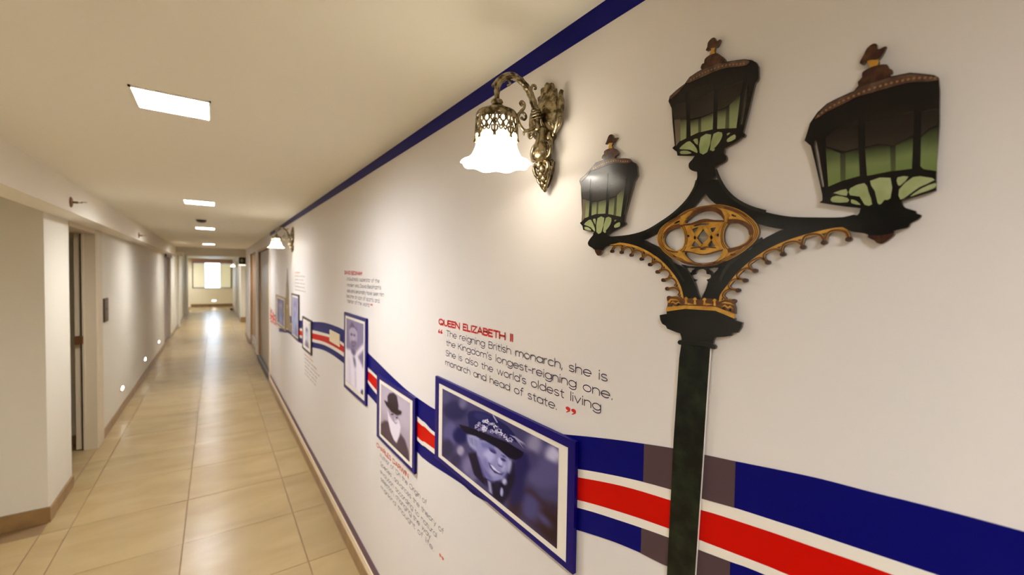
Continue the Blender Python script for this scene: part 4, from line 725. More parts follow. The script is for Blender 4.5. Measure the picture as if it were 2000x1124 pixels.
0],[[[481,197],[481,201],[480,206],[477,211],[473,214],[470,216],[468,215],[468,211],[470,206],[473,201],[477,198],[480,196]],[190,188,210],0],[[[477,226],
[474,229],[471,230],[469,229],[467,227],[466,223],[468,218],[470,215],[473,214],[476,215],[478,218],[478,222]],[190,188,210],0],[[[470,214],[470,217],[468,
220],[466,223],[464,224],[463,223],[462,220],[463,217],[464,214],[466,212],[468,211],[470,212]],[70,66,110],0],[[[419,249],[417,255],[413,260],[407,264],
[402,265],[399,263],[398,258],[401,252],[405,247],[410,243],[415,242],[418,244]],[160,158,186],0],[[[398,290],[394,292],[391,289],[390,283],[390,276],[392,
268],[396,264],[399,262],[402,265],[404,270],[403,278],[401,285]],[160,158,186],0],[[[373,290],[373,285],[375,277],[380,270],[385,264],[390,262],[393,263],
[393,268],[390,276],[386,283],[380,289],[376,291]],[160,158,186],0],[[[379,248],[383,243],[387,241],[392,242],[395,246],[395,252],[393,258],[390,263],[385,
265],[381,263],[378,259],[377,253]],[160,158,186],0],[[[408,223],[410,225],[410,231],[408,239],[405,247],[401,253],[397,255],[395,253],[394,247],[396,238],
[400,230],[404,225]],[160,158,186],0],[[[401,255],[401,260],[398,264],[396,268],[392,269],[390,268],[389,264],[390,260],[392,255],[395,252],[398,250],[401,
252]],[70,66,110],0],[[[674,206],[673,205],[674,201],[675,197],[677,193],[679,191],[681,190],[682,192],[681,195],[680,200],[678,203],[676,206]],[140,136,
170],0],[[[671,189],[673,187],[675,184],[677,183],[679,183],[680,185],[680,188],[679,191],[677,193],[674,194],[672,194],[671,192]],[140,136,170],0],[[[683,
170],[684,170],[685,172],[686,176],[685,180],[683,183],[682,186],[680,186],[679,184],[679,180],[680,176],[681,172]],[140,136,170],0],[[[693,175],[692,178],
[691,182],[689,185],[686,187],[684,188],[683,186],[683,183],[685,180],[687,176],[690,174],[692,174]],[140,136,170],0],[[[687,198],[686,199],[684,200],[682,
198],[681,195],[681,192],[682,189],[684,187],[686,187],[688,188],[689,191],[688,195]],[140,136,170],0],[[[684,185],[684,188],[683,190],[682,192],[680,192],
[679,192],[679,190],[679,188],[680,185],[682,184],[683,183],[684,184]],[70,66,110],0],[[[463,156],[462,151],[464,145],[468,137],[472,131],[477,128],[480,
129],[480,134],[479,140],[475,148],[470,154],[466,157]],[206,204,222],0],[[[465,118],[468,113],[472,111],[477,111],[480,114],[481,119],[480,124],[477,129],
[472,132],[468,131],[465,128],[464,123]],[206,204,222],0],[[[490,91],[493,92],[494,98],[493,105],[490,113],[487,118],[483,121],[481,119],[480,114],[481,
107],[483,99],[487,93]],[206,204,222],0],[[[504,112],[503,117],[499,123],[494,127],[489,129],[486,128],[485,124],[486,118],[490,112],[495,108],[500,106],
[503,108]],[206,204,222],0],[[[487,151],[484,153],[481,152],[479,147],[478,140],[480,134],[483,129],[486,127],[489,128],[491,133],[492,140],[490,146]],
[206,204,222],0],[[[488,121],[487,126],[485,130],[482,133],[479,134],[477,133],[477,130],[477,125],[479,121],[482,118],[485,117],[487,118]],[70,66,110],
0],[[[659,213],[656,214],[655,212],[654,208],[655,203],[656,198],[658,195],[660,195],[662,197],[662,200],[662,205],[661,210]],[160,158,186],0],[[[645,211],
[645,207],[646,203],[649,198],[652,195],[655,194],[656,195],[656,198],[655,203],[652,207],[649,211],[646,212]],[160,158,186],0],[[[649,183],[651,181],[654,
180],[656,181],[658,184],[658,188],[657,191],[655,194],[652,195],[650,194],[648,191],[648,187]],[160,158,186],0],[[[666,169],[667,171],[667,175],[666,180],
[664,185],[661,189],[659,190],[658,188],[658,184],[659,179],[661,174],[664,170]],[160,158,186],0],[[[671,187],[670,191],[668,194],[664,196],[662,197],[660,
195],[660,192],[661,188],[664,185],[667,183],[669,183],[671,184]],[160,158,186],0],[[[661,190],[661,193],[660,196],[658,198],[656,199],[655,198],[654,196],
[655,193],[656,190],[658,188],[660,187],[661,188]],[70,66,110],0],[[[449,236],[447,236],[445,233],[445,228],[446,223],[448,218],[451,215],[453,215],[454,
218],[455,223],[453,228],[451,233]],[190,188,210],0],[[[435,228],[436,224],[438,220],[441,215],[445,213],[448,212],[449,214],[449,218],[446,223],[443,227],
[439,230],[436,230]],[190,188,210],0],[[[443,199],[446,196],[449,196],[451,198],[452,202],[452,207],[450,211],[448,213],[445,213],[443,211],[441,207],[442,
203]],[190,188,210],0],[[[462,188],[463,190],[463,195],[461,201],[458,206],[455,209],[452,209],[451,207],[452,202],[454,197],[457,192],[460,189]],[190,
188,210],0],[[[466,211],[464,215],[461,218],[457,219],[454,218],[453,216],[453,212],[455,208],[458,205],[461,204],[464,205],[466,207]],[190,188,210],0],
[[[455,209],[455,212],[453,215],[451,218],[449,218],[448,218],[447,215],[448,212],[449,209],[451,207],[453,206],[454,207]],[70,66,110],0],[[[587,186],[588,
187],[588,191],[587,195],[585,199],[582,202],[580,203],[579,201],[580,198],[581,193],[583,189],[585,186]],[112,108,148],0],[[[591,202],[590,205],[587,208],
[585,209],[582,209],[581,208],[581,205],[582,202],[585,199],[587,198],[589,198],[591,199]],[112,108,148],0],[[[579,223],[577,223],[576,221],[576,218],[576,
214],[578,210],[579,207],[581,207],[582,209],[583,212],[582,217],[581,221]],[112,108,148],0],[[[568,219],[568,216],[569,213],[572,209],[575,206],[577,206],
[578,207],[578,210],[576,214],[574,217],[571,220],[569,221]],[112,108,148],0],[[[573,196],[575,194],[577,194],[579,195],[580,198],[580,201],[579,204],[577,
206],[575,207],[573,205],[572,203],[572,199]],[112,108,148],0],[[[583,203],[582,205],[581,208],[580,209],[578,210],[577,209],[577,208],[577,205],[578,203],
[579,201],[581,200],[582,201]],[70,66,110],0],[[[425,263],[423,269],[418,274],[412,277],[408,276],[405,273],[405,267],[408,261],[413,256],[418,254],[423,
254],[425,258]],[140,136,170],0],[[[400,303],[397,304],[394,300],[394,293],[395,285],[398,277],[402,272],[406,272],[408,276],[409,283],[407,291],[404,299]],
[140,136,170],0],[[[377,295],[378,289],[381,282],[386,275],[392,270],[397,269],[399,271],[398,277],[395,285],[390,292],[384,296],[380,298]],[140,136,170],
0],[[[389,249],[393,245],[397,245],[401,247],[403,253],[403,260],[400,266],[396,270],[392,270],[388,268],[386,262],[386,255]],[140,136,170],0],[[[418,230],
[420,233],[420,240],[417,249],[413,257],[408,262],[404,263],[402,260],[403,253],[406,244],[410,236],[415,231]],[140,136,170],0],[[[408,263],[408,268],[405,
273],[402,276],[399,278],[397,276],[396,273],[397,268],[399,263],[402,260],[405,258],[407,260]],[70,66,110],0],[[[578,149],[579,151],[580,155],[579,160],
[577,166],[574,171],[572,173],[570,171],[569,167],[570,162],[572,156],[575,151]],[190,188,210],0],[[[587,166],[586,170],[583,174],[580,177],[576,179],[574,
178],[573,175],[574,170],[577,166],[581,163],[584,162],[586,163]],[190,188,210],0],[[[574,196],[572,198],[570,196],[568,192],[568,187],[569,182],[571,178],
[574,177],[576,178],[578,182],[578,187],[577,192]],[190,188,210],0],[[[557,199],[556,195],[558,190],[560,185],[564,180],[567,178],[569,179],[570,182],[568,
187],[565,193],[562,197],[559,200]],[190,188,210],0],[[[559,170],[561,166],[564,164],[567,165],[570,167],[570,171],[569,175],[567,179],[564,180],[561,180],
[559,178],[558,174]],[190,188,210],0],[[[575,173],[574,176],[573,179],[571,182],[569,183],[567,182],[567,179],[567,176],[569,173],[571,170],[573,169],[574,
170]],[70,66,110],0],[[[451,288],[448,287],[447,282],[447,276],[450,268],[453,262],[456,259],[459,260],[460,264],[460,271],[458,278],[454,285]],[160,158,
186],0],[[[435,272],[437,267],[440,261],[445,256],[449,253],[453,254],[454,257],[453,262],[450,268],[445,273],[440,276],[437,276]],[160,158,186],0],[[[450,
233],[453,230],[457,231],[459,235],[460,241],[459,247],[456,252],[453,254],[449,254],[447,250],[446,244],[447,238]],[160,158,186],0],[[[474,224],[475,228],
[474,234],[470,241],[466,247],[462,251],[459,251],[458,247],[460,241],[463,234],[467,227],[471,224]],[160,158,186],0],[[[475,258],[472,262],[468,266],[463,
266],[460,264],[459,260],[459,255],[462,250],[466,247],[471,247],[474,248],[475,253]],[160,158,186],0],[[[462,251],[462,255],[460,259],[457,262],[454,263],
[452,262],[452,259],[452,255],[454,251],[457,248],[460,247],[462,248]],[70,66,110],0],[[[585,101],[586,103],[586,106],[585,111],[583,115],[580,118],[579,
119],[577,117],[578,114],[579,109],[581,105],[583,102]],[112,108,148],0],[[[589,118],[588,121],[586,124],[583,125],[581,125],[579,124],[579,121],[580,118],
[583,115],[585,114],[588,114],[589,115]],[112,108,148],0],[[[578,139],[576,140],[574,138],[574,134],[574,130],[576,126],[578,124],[579,123],[581,125],[581,
129],[581,133],[579,137]],[112,108,148],0],[[[566,136],[566,133],[567,129],[570,125],[572,123],[575,122],[576,123],[576,126],[574,130],[572,134],[569,136],
[567,137]],[112,108,148],0],[[[570,112],[572,110],[574,110],[576,111],[578,114],[578,117],[577,120],[575,122],[572,123],[570,122],[569,119],[569,115]],
[112,108,148],0],[[[581,119],[580,121],[579,124],[578,126],[576,126],[575,126],[574,124],[575,121],[576,119],[578,117],[579,116],[580,117]],[70,66,110],
0],[[[542,186],[545,184],[547,185],[548,188],[548,191],[548,196],[546,199],[544,200],[542,200],[540,197],[540,193],[541,189]],[160,158,186],0],[[[558,181],
[558,184],[557,188],[555,192],[552,196],[550,198],[548,198],[547,196],[548,192],[550,187],[553,183],[556,181]],[160,158,186],0],[[[558,204],[556,207],[553,
209],[550,209],[548,207],[547,205],[548,201],[550,198],[552,196],[555,196],[557,197],[558,200]],[160,158,186],0],[[[542,222],[541,222],[540,219],[540,214],
[542,209],[544,205],[546,204],[548,204],[548,207],[548,212],[547,217],[545,221]],[160,158,186],0],[[[533,211],[534,208],[536,204],[539,201],[542,199],[544,
200],[545,202],[544,206],[542,209],[539,212],[536,214],[534,214]],[160,158,186],0],[[[550,198],[550,201],[548,204],[547,205],[545,206],[544,205],[543,203],
[544,201],[545,198],[547,196],[548,195],[549,196]],[70,66,110],0],[[[558,109],[561,108],[563,111],[564,117],[563,123],[561,129],[558,132],[555,133],[553,
130],[552,124],[553,118],[556,112]],[206,204,222],0],[[[576,115],[575,119],[573,125],[569,131],[565,134],[562,135],[560,133],[560,129],[563,123],[566,118],
[570,114],[574,113]],[206,204,222],0],[[[568,150],[565,153],[562,154],[559,152],[557,148],[557,143],[559,138],[562,135],[565,134],[568,136],[570,140],[570,
145]],[206,204,222],0],[[[546,166],[544,164],[545,158],[547,151],[550,145],[553,141],[556,140],[558,142],[557,148],[556,154],[552,161],[549,165]],[206,
204,222],0],[[[540,140],[542,135],[545,132],[550,129],[553,130],[555,132],[555,136],[553,141],[550,145],[546,147],[542,147],[540,144]],[206,204,222],0],
[[[562,132],[562,136],[560,140],[558,143],[555,143],[554,142],[553,140],[554,136],[555,132],[558,129],[560,128],[562,130]],[70,66,110],0],[[[450,266],[448,
265],[447,262],[447,256],[449,250],[451,245],[454,242],[456,243],[457,246],[457,252],[456,258],[453,263]],[206,204,222],0],[[[436,255],[437,251],[440,246],
[444,241],[448,239],[451,239],[452,241],[451,245],[449,250],[445,255],[441,257],[438,258]],[206,204,222],0],[[[447,222],[450,220],[453,220],[455,223],[456,
227],[455,233],[453,237],[451,239],[448,239],[445,236],[444,231],[445,226]],[206,204,222],0],[[[468,213],[469,216],[468,221],[465,227],[462,232],[459,235],
[456,236],[455,233],[456,228],[458,221],[462,216],[465,213]],[206,204,222],0],[[[470,239],[467,244],[464,247],[460,248],[457,246],[456,243],[456,239],[458,
235],[462,232],[466,231],[469,232],[470,235]],[206,204,222],0],[[[459,236],[458,239],[457,242],[454,245],[452,246],[451,245],[450,242],[450,239],[452,236],
[454,233],[456,232],[458,233]],[70,66,110],0],[[[419,246],[417,251],[413,256],[409,258],[405,258],[402,256],[402,252],[404,247],[408,242],[413,239],[417,
239],[419,242]],[190,188,210],0],[[[399,281],[396,282],[394,279],[393,273],[394,266],[396,260],[399,256],[402,255],[405,258],[405,264],[405,271],[402,277]],
[190,188,210],0],[[[379,277],[379,272],[381,266],[386,260],[390,255],[394,254],[397,256],[396,260],[394,267],[390,273],[385,277],[381,279]],[190,188,210],
0],[[[387,239],[390,235],[394,234],[397,236],[399,240],[399,246],[398,251],[394,254],[390,255],[387,254],[385,249],[385,244]],[190,188,210],0],[[[412,220],
[414,223],[413,228],[411,235],[408,242],[404,247],[401,248],[399,246],[399,240],[401,233],[405,226],[408,221]],[190,188,210],0],[[[404,248],[404,252],[402,
256],[399,259],[397,261],[395,260],[394,257],[395,253],[397,248],[399,246],[402,244],[404,245]],[70,66,110],0],[[[517,206],[519,203],[522,202],[524,202],
[526,203],[527,206],[526,209],[524,212],[522,214],[519,214],[517,212],[517,209]],[190,188,210],0],[[[532,189],[533,190],[534,193],[533,197],[532,202],[530,
206],[528,207],[526,206],[526,203],[526,199],[528,194],[530,191]],[190,188,210],0],[[[540,201],[539,204],[537,208],[534,210],[531,212],[529,211],[529,209],
[530,205],[532,202],[535,199],[537,198],[539,199]],[190,188,210],0],[[[530,225],[528,226],[526,225],[525,222],[525,219],[526,215],[528,212],[530,210],[532,
211],[533,214],[533,218],[532,222]],[190,188,210],0],[[[516,228],[516,225],[517,221],[519,217],[522,213],[524,212],[526,212],[526,215],[525,219],[523,223],
[520,227],[518,228]],[190,188,210],0],[[[530,207],[530,210],[529,212],[527,214],[526,215],[524,214],[524,212],[524,210],[526,207],[527,205],[529,205],[530,
205]],[70,66,110],0],[[[458,259],[456,256],[457,250],[459,243],[463,236],[467,231],[470,230],[472,233],[471,239],[469,247],[465,254],[461,258]],[190,188,
210],0],[[[452,230],[454,225],[458,220],[463,218],[467,219],[469,222],[469,226],[467,232],[463,236],[458,238],[454,238],[452,235]],[190,188,210],0],[[[474,
195],[477,195],[479,198],[479,204],[478,212],[475,218],[472,222],[469,222],[467,219],[466,213],[468,205],[470,199]],[190,188,210],0],[[[493,203],[492,208],
[490,214],[485,220],[480,224],[477,225],[475,223],[475,218],[478,212],[482,206],[487,202],[491,201]],[190,188,210],0],[[[483,242],[480,246],[476,246],[473,
244],[471,239],[471,233],[473,228],[477,225],[481,224],[484,226],[485,231],[485,237]],[190,188,210],0],[[[477,222],[477,226],[475,230],[472,233],[469,234],
[467,233],[467,230],[467,226],[469,222],[472,219],[475,218],[477,219]],[70,66,110],0],[[[513,203],[515,200],[517,198],[520,197],[522,198],[523,201],[522,
204],[521,207],[518,209],[515,210],[513,208],[512,206]],[140,136,170],0],[[[527,184],[529,185],[530,187],[530,192],[528,196],[526,200],[524,202],[523,201],
[522,199],[522,194],[523,190],[525,186]],[140,136,170],0],[[[537,194],[536,197],[534,201],[531,204],[528,205],[526,205],[525,203],[526,200],[528,196],[531,
193],[534,192],[536,192]],[140,136,170],0],[[[528,218],[526,220],[524,219],[523,217],[522,213],[523,209],[524,206],[526,205],[528,205],[530,208],[530,211],
[530,215]],[140,136,170],0],[[[513,224],[513,222],[514,218],[516,213],[518,209],[521,207],[522,207],[523,209],[522,213],[520,218],[518,222],[515,224]],
[140,136,170],0],[[[527,202],[527,205],[525,207],[524,209],[522,210],[521,209],[521,207],[521,204],[522,202],[524,200],[525,199],[527,200]],[70,66,110],
0],[[[667,216],[666,214],[665,210],[666,205],[669,199],[671,195],[673,193],[675,195],[675,199],[674,204],[672,210],[670,214]],[112,108,148],0],[[[660,198],
[661,194],[663,191],[667,188],[670,187],[672,188],[672,191],[671,195],[669,199],[665,202],[662,203],[660,202]],[112,108,148],0],[[[672,170],[674,169],[676,
171],[677,174],[677,179],[676,184],[674,188],[672,189],[670,187],[669,183],[669,178],[670,173]],[112,108,148],0],[[[688,170],[688,173],[686,178],[684,183],
[681,187],[678,189],[676,188],[676,184],[677,179],[680,174],[683,170],[686,169]],[112,108,148],0],[[[685,198],[682,201],[680,202],[677,202],[675,199],[675,
195],[676,191],[678,188],[681,187],[683,187],[685,190],[686,194]],[112,108,148],0],[[[678,187],[677,190],[676,193],[674,196],[672,196],[671,196],[671,193],
[671,190],[672,187],[674,185],[676,184],[677,185]],[70,66,110],0],[[[663,219],[661,218],[660,215],[660,209],[662,203],[664,198],[666,196],[668,196],[669,
200],[669,205],[668,211],[666,216]],[160,158,186],0],[[[651,207],[652,203],[654,198],[657,194],[661,192],[664,192],[665,195],[664,199],[662,203],[658,208],
[655,210],[652,210]],[160,158,186],0],[[[661,176],[663,174],[666,174],[668,177],[668,181],[668,186],[666,191],[663,193],[661,192],[659,189],[658,185],[659,
180]],[160,158,186],0],[[[679,168],[680,171],[679,176],[677,181],[674,186],[671,189],[668,189],[667,187],[668,182],[671,176],[674,171],[677,168]],[160,
158,186],0],[[[680,194],[678,198],[675,201],[672,201],[669,200],[668,197],[668,193],[670,189],[674,186],[677,186],[679,187],[681,190]],[160,158,186],0],
[[[671,189],[670,193],[669,196],[667,198],[665,199],[663,198],[663,196],[663,193],[665,189],[667,187],[669,186],[670,187]],[70,66,110],0],[[[435,267],[431,
272],[427,274],[422,273],[420,269],[419,263],[421,257],[424,253],[429,251],[433,252],[436,256],[436,261]],[112,108,148],0],[[[407,293],[404,291],[404,285],
[406,277],[409,269],[413,263],[417,261],[419,263],[420,269],[418,277],[415,285],[411,291]],[112,108,148],0],[[[395,268],[397,262],[401,256],[407,252],[412,
251],[415,253],[415,258],[413,263],[409,269],[404,273],[399,274],[395,272]],[112,108,148],0],[[[416,226],[419,225],[422,227],[424,233],[424,240],[421,247],
[418,252],[414,254],[411,251],[410,246],[410,238],[412,231]],[112,108,148],0],[[[440,226],[440,231],[438,238],[434,246],[429,251],[424,254],[421,252],[421,
247],[423,240],[428,233],[433,227],[437,225]],[112,108,148],0],[[[424,251],[424,256],[421,261],[419,264],[416,265],[413,264],[413,261],[413,256],[415,252],
[418,248],[421,247],[424,248]],[70,66,110],0],[[[665,222],[663,221],[663,216],[664,209],[666,202],[669,197],[672,195],[674,196],[675,201],[674,208],[671,
215],[668,220]],[206,204,222],0],[[[655,202],[656,197],[659,192],[664,188],[668,187],[670,188],[671,192],[670,197],[666,202],[662,206],[658,207],[655,206]],
[206,204,222],0],[[[670,166],[673,164],[675,166],[677,171],[677,177],[675,183],[673,187],[670,189],[667,187],[666,183],[666,176],[668,170]],[206,204,222],
0],[[[690,164],[690,168],[688,174],[685,181],[681,186],[678,188],[675,187],[675,183],[677,177],[680,171],[684,166],[687,163]],[206,204,222],0],[[[687,199],
[684,203],[680,205],[677,204],[675,201],[674,197],[675,192],[678,188],[681,186],[685,186],[687,189],[688,194]],[206,204,222],0],[[[678,187],[677,191],[676,
195],[673,197],[671,198],[669,197],[669,194],[669,191],[671,187],[673,184],[676,183],[677,184]],[70,66,110],0],[[[604,125],[604,128],[603,132],[601,137],
[598,141],[595,142],[593,142],[593,139],[594,134],[597,130],[600,126],[602,124]],[112,108,148],0],[[[602,150],[600,153],[598,154],[595,154],[593,152],[592,
148],[593,145],[595,142],[598,140],[600,141],[602,143],[603,146]],[112,108,148],0],[[[586,167],[584,166],[584,162],[585,157],[587,152],[589,149],[591,147],
[593,148],[593,152],[592,157],[591,162],[588,165]],[112,108,148],0],[[[578,153],[579,149],[581,145],[584,143],[587,142],[589,143],[590,145],[589,149],[587,
153],[583,155],[580,156],[578,155]],[112,108,148],0],[[[589,126],[591,125],[593,127],[594,130],[594,134],[593,139],[591,142],[589,143],[587,142],[586,138],
[586,134],[587,130]],[112,108,148],0],[[[595,141],[595,144],[594,147],[592,149],[590,150],[589,149],[588,147],[589,144],[590,141],[592,139],[594,138],[595,
139]],[70,66,110],0],[[[651,190],[648,194],[644,195],[641,193],[639,189],[638,184],[640,178],[643,174],[647,173],[650,175],[652,179],[652,185]],[140,136,
170],0],[[[627,210],[625,208],[625,202],[627,195],[630,187],[634,182],[637,181],[639,183],[639,189],[637,197],[634,204],[630,209]],[140,136,170],0],[[[619,
184],[621,178],[625,174],[629,171],[633,170],[636,173],[636,177],[634,183],[630,188],[626,190],[622,191],[619,188]],[140,136,170],0],[[[638,147],[641,146],
[643,149],[644,155],[643,162],[641,169],[638,173],[635,174],[633,171],[632,165],[633,158],[635,151]],[140,136,170],0],[[[657,151],[657,156],[655,163],[651,
169],[647,174],[643,175],[641,173],[641,168],[643,162],[647,156],[652,151],[655,150]],[140,136,170],0],[[[643,172],[643,177],[641,181],[639,184],[636,185],
[634,184],[633,181],[634,176],[636,172],[638,169],[641,168],[643,169]],[70,66,110],0],[[[669,221],[667,218],[668,212],[670,204],[674,197],[677,193],[680,
192],[682,195],[681,201],[679,209],[675,216],[672,220]],[140,136,170],0],[[[664,190],[666,185],[670,181],[674,179],[678,180],[680,183],[680,188],[677,193],
[674,197],[669,199],[666,199],[664,195]],[140,136,170],0],[[[684,156],[687,156],[689,160],[689,166],[688,174],[685,180],[682,184],[680,184],[678,180],[677,
174],[679,166],[681,160]],[140,136,170],0],[[[701,166],[701,171],[698,177],[694,183],[690,187],[686,187],[685,185],[685,180],[688,174],[692,168],[696,164],
[700,163]],[140,136,170],0],[[[692,205],[689,209],[685,209],[683,206],[681,201],[681,195],[683,190],[686,187],[690,186],[693,189],[694,194],[694,200]],
[140,136,170],0],[[[687,184],[686,188],[685,192],[682,195],[680,196],[678,195],[677,192],[678,188],[680,183],[682,180],[684,179],[686,181]],[70,66,110],
0],[[[613,196],[613,199],[611,203],[608,207],[606,210],[603,210],[602,209],[602,206],[604,202],[606,198],[609,195],[612,194]],[112,108,148],0],[[[608,221],
[606,223],[603,224],[601,222],[600,219],[600,216],[601,212],[603,210],[606,209],[608,211],[609,214],[609,217]],[112,108,148],0],[[[592,233],[591,231],[591,
227],[593,222],[595,218],[597,215],[599,214],[600,216],[600,219],[599,224],[597,229],[594,232]],[112,108,148],0],[[[588,215],[589,211],[592,208],[595,207],
[597,207],[599,209],[599,212],[597,215],[595,218],[592,219],[589,219],[588,218]],[112,108,148],0],[[[601,192],[603,191],[604,194],[604,197],[604,202],[602,
206],[600,209],[598,209],[597,207],[597,203],[597,199],[599,194]],[112,108,148],0],[[[603,208],[603,211],[602,214],[600,216],[599,216],[597,216],[597,214],
[597,211],[599,208],[600,206],[602,206],[603,206]],[70,66,110],0],[[[671,217],[670,214],[671,208],[674,201],[677,194],[681,191],[684,190],[685,194],[684,
200],[681,207],[677,213],[674,217]],[160,158,186],0],[[[669,185],[671,181],[675,177],[679,176],[682,178],[684,182],[683,186],[681,191],[677,194],[673,196],
[670,194],[668,190]],[160,158,186],0],[[[690,155],[692,156],[693,160],[693,166],[692,173],[689,179],[686,183],[683,182],[682,178],[682,172],[684,164],[687,
158]],[160,158,186],0],[[[704,168],[703,173],[701,179],[697,184],[692,187],[689,187],[688,184],[689,179],[691,173],[696,168],[700,166],[703,166]],[160,
158,186],0],[[[693,206],[690,209],[687,209],[685,205],[684,200],[684,194],[686,189],[689,186],[692,187],[695,190],[696,196],[695,201]],[160,158,186],0],
[[[690,183],[690,187],[688,191],[685,193],[683,195],[681,193],[681,190],[681,186],[683,182],[685,180],[688,179],[689,180]],[70,66,110],0],[[[624,160],[624,
165],[621,171],[617,176],[613,179],[609,179],[608,176],[609,171],[612,165],[616,160],[620,158],[623,158]],[206,204,222],0],[[[613,197],[610,200],[607,199],
[605,196],[604,191],[604,185],[607,181],[610,178],[613,178],[615,181],[616,187],[616,192]],[206,204,222],0],[[[591,208],[590,205],[591,199],[594,192],[597,
186],[601,182],[604,182],[605,185],[604,191],[601,198],[598,204],[594,208]],[206,204,222],0],[[[589,177],[591,173],[595,169],[599,168],[602,170],[604,173],
[604,178],[601,183],[597,186],[593,187],[590,186],[588,182]],[206,204,222],0],[[[610,148],[612,148],[613,152],[613,158],[612,165],[609,171],[606,174],[604,
174],[602,170],[602,164],[604,157],[607,151]],[206,204,222],0],[[[610,174],[610,178],[608,182],[606,185],[603,186],[602,185],[601,182],[601,178],[603,174],
[606,171],[608,170],[610,171]],[70,66,110],0],[[[668,213],[667,211],[666,208],[667,203],[669,198],[671,195],[673,193],[675,194],[675,198],[674,203],[672,
208],[670,211]],[160,158,186],0],[[[661,198],[662,194],[665,191],[667,188],[670,187],[672,189],[672,191],[671,195],[669,198],[666,201],[663,202],[662,200]],
[160,158,186],0],[[[672,173],[674,172],[676,173],[677,176],[677,181],[676,185],[674,188],[672,189],[670,188],[669,184],[669,180],[670,176]],[160,158,186],
0],[[[686,172],[686,175],[685,179],[682,184],[680,187],[677,189],[676,188],[675,185],[677,181],[679,176],[682,173],[684,171]],[160,158,186],0],[[[683,197],
[681,199],[679,201],[677,200],[675,198],[674,195],[675,191],[677,188],[680,187],[682,188],[684,190],[684,193]],[160,158,186],0],[[[677,188],[677,190],[676,
193],[674,195],[673,196],[671,195],[671,193],[671,190],[672,188],[674,186],[676,185],[677,186]],[70,66,110],0],[[[442,220],[440,221],[438,220],[437,216],
[437,212],[438,208],[440,204],[442,203],[444,205],[445,208],[445,212],[444,217]],[140,136,170],0],[[[426,221],[426,218],[427,214],[430,209],[433,206],[436,
204],[438,205],[438,208],[437,212],[434,217],[431,220],[428,222]],[140,136,170],0],[[[429,196],[431,193],[434,192],[436,192],[438,194],[439,198],[438,201],
[436,204],[433,206],[430,205],[428,203],[428,200]],[140,136,170],0],[[[446,179],[447,181],[448,184],[447,189],[445,194],[443,198],[440,199],[439,198],[438,
195],[439,190],[441,185],[444,181]],[140,136,170],0],[[[454,194],[453,198],[450,201],[447,204],[444,205],[442,204],[441,201],[442,197],[445,194],[448,191],
[451,190],[453,191]],[140,136,170],0],[[[443,199],[443,202],[441,205],[439,207],[438,208],[436,207],[436,205],[436,202],[438,199],[439,197],[441,197],[443,
197]],[70,66,110],0],[[[650,192],[647,195],[645,196],[642,194],[641,190],[641,185],[642,181],[645,178],[648,177],[650,179],[652,183],[652,188]],[190,188,
210],0],[[[630,207],[629,204],[629,199],[631,193],[634,187],[637,183],[640,182],[641,185],[641,190],[639,196],[636,202],[633,206]],[190,188,210],0],[[[625,
183],[627,178],[630,175],[634,173],[637,173],[639,176],[639,179],[637,184],[634,187],[630,189],[627,189],[625,187]],[190,188,210],0],[[[642,154],[644,153],
[646,156],[646,161],[645,167],[644,172],[641,176],[639,176],[637,173],[636,168],[637,162],[639,157]],[190,188,210],0],[[[657,160],[657,164],[655,169],[651,
174],[648,177],[645,178],[643,176],[643,172],[645,167],[649,162],[652,159],[655,158]],[190,188,210],0],[[[645,176],[645,179],[643,182],[641,185],[639,186],
[637,185],[637,182],[637,179],[639,175],[641,173],[643,172],[644,173]],[70,66,110],0],[[[660,216],[658,217],[656,215],[656,210],[657,205],[658,200],[661,
197],[663,197],[664,199],[665,204],[664,209],[662,214]],[112,108,148],0],[[[647,212],[647,208],[649,204],[652,199],[655,196],[657,195],[659,197],[659,200],
[657,205],[654,209],[651,213],[648,213]],[112,108,148],0],[[[653,183],[655,181],[657,180],[660,182],[661,185],[661,189],[660,193],[657,196],[655,196],[653,
195],[651,191],[651,187]],[112,108,148],0],[[[669,171],[671,173],[670,177],[669,182],[667,187],[664,191],[662,192],[661,190],[661,185],[662,180],[665,175],
[667,172]],[112,108,148],0],[[[674,191],[672,195],[670,198],[667,200],[664,200],[662,198],[662,194],[664,190],[666,187],[670,186],[672,186],[674,188]],
[112,108,148],0],[[[664,192],[664,195],[662,198],[661,200],[659,201],[658,200],[657,198],[657,195],[659,192],[661,189],[662,189],[664,190]],[70,66,110],
0],[[[661,225],[658,225],[657,221],[657,215],[658,207],[661,201],[664,197],[667,198],[668,201],[668,208],[667,215],[664,222]],[206,204,222],0],[[[644,214],
[645,209],[648,203],[652,197],[657,194],[660,193],[662,196],[661,201],[658,207],[654,213],[650,216],[646,217]],[206,204,222],0],[[[655,175],[658,172],[662,
172],[664,175],[666,180],[665,186],[663,191],[660,194],[657,194],[654,191],[653,186],[653,180]],[206,204,222],0],[[[678,161],[679,165],[679,171],[676,178],
[673,185],[669,189],[666,189],[665,186],[665,180],[668,173],[672,166],[675,162]],[206,204,222],0],[[[682,192],[679,197],[676,201],[672,203],[668,202],[666,
198],[666,193],[669,188],[673,185],[677,183],[680,184],[682,188]],[206,204,222],0],[[[669,189],[668,194],[667,198],[664,201],[662,202],[660,201],[659,198],
[660,193],[662,189],[664,186],[667,185],[668,186]],[70,66,110],0],[[[521,221],[524,218],[526,217],[529,217],[530,219],[531,223],[530,226],[528,229],[525,
230],[523,230],[521,227],[521,224]],[112,108,148],0],[[[537,205],[539,206],[539,210],[538,214],[536,219],[534,223],[532,224],[530,223],[530,219],[531,215],
[533,210],[535,206]],[112,108,148],0],[[[545,220],[543,223],[541,227],[538,229],[535,230],[533,229],[533,226],[534,223],[536,219],[539,217],[542,216],[544,
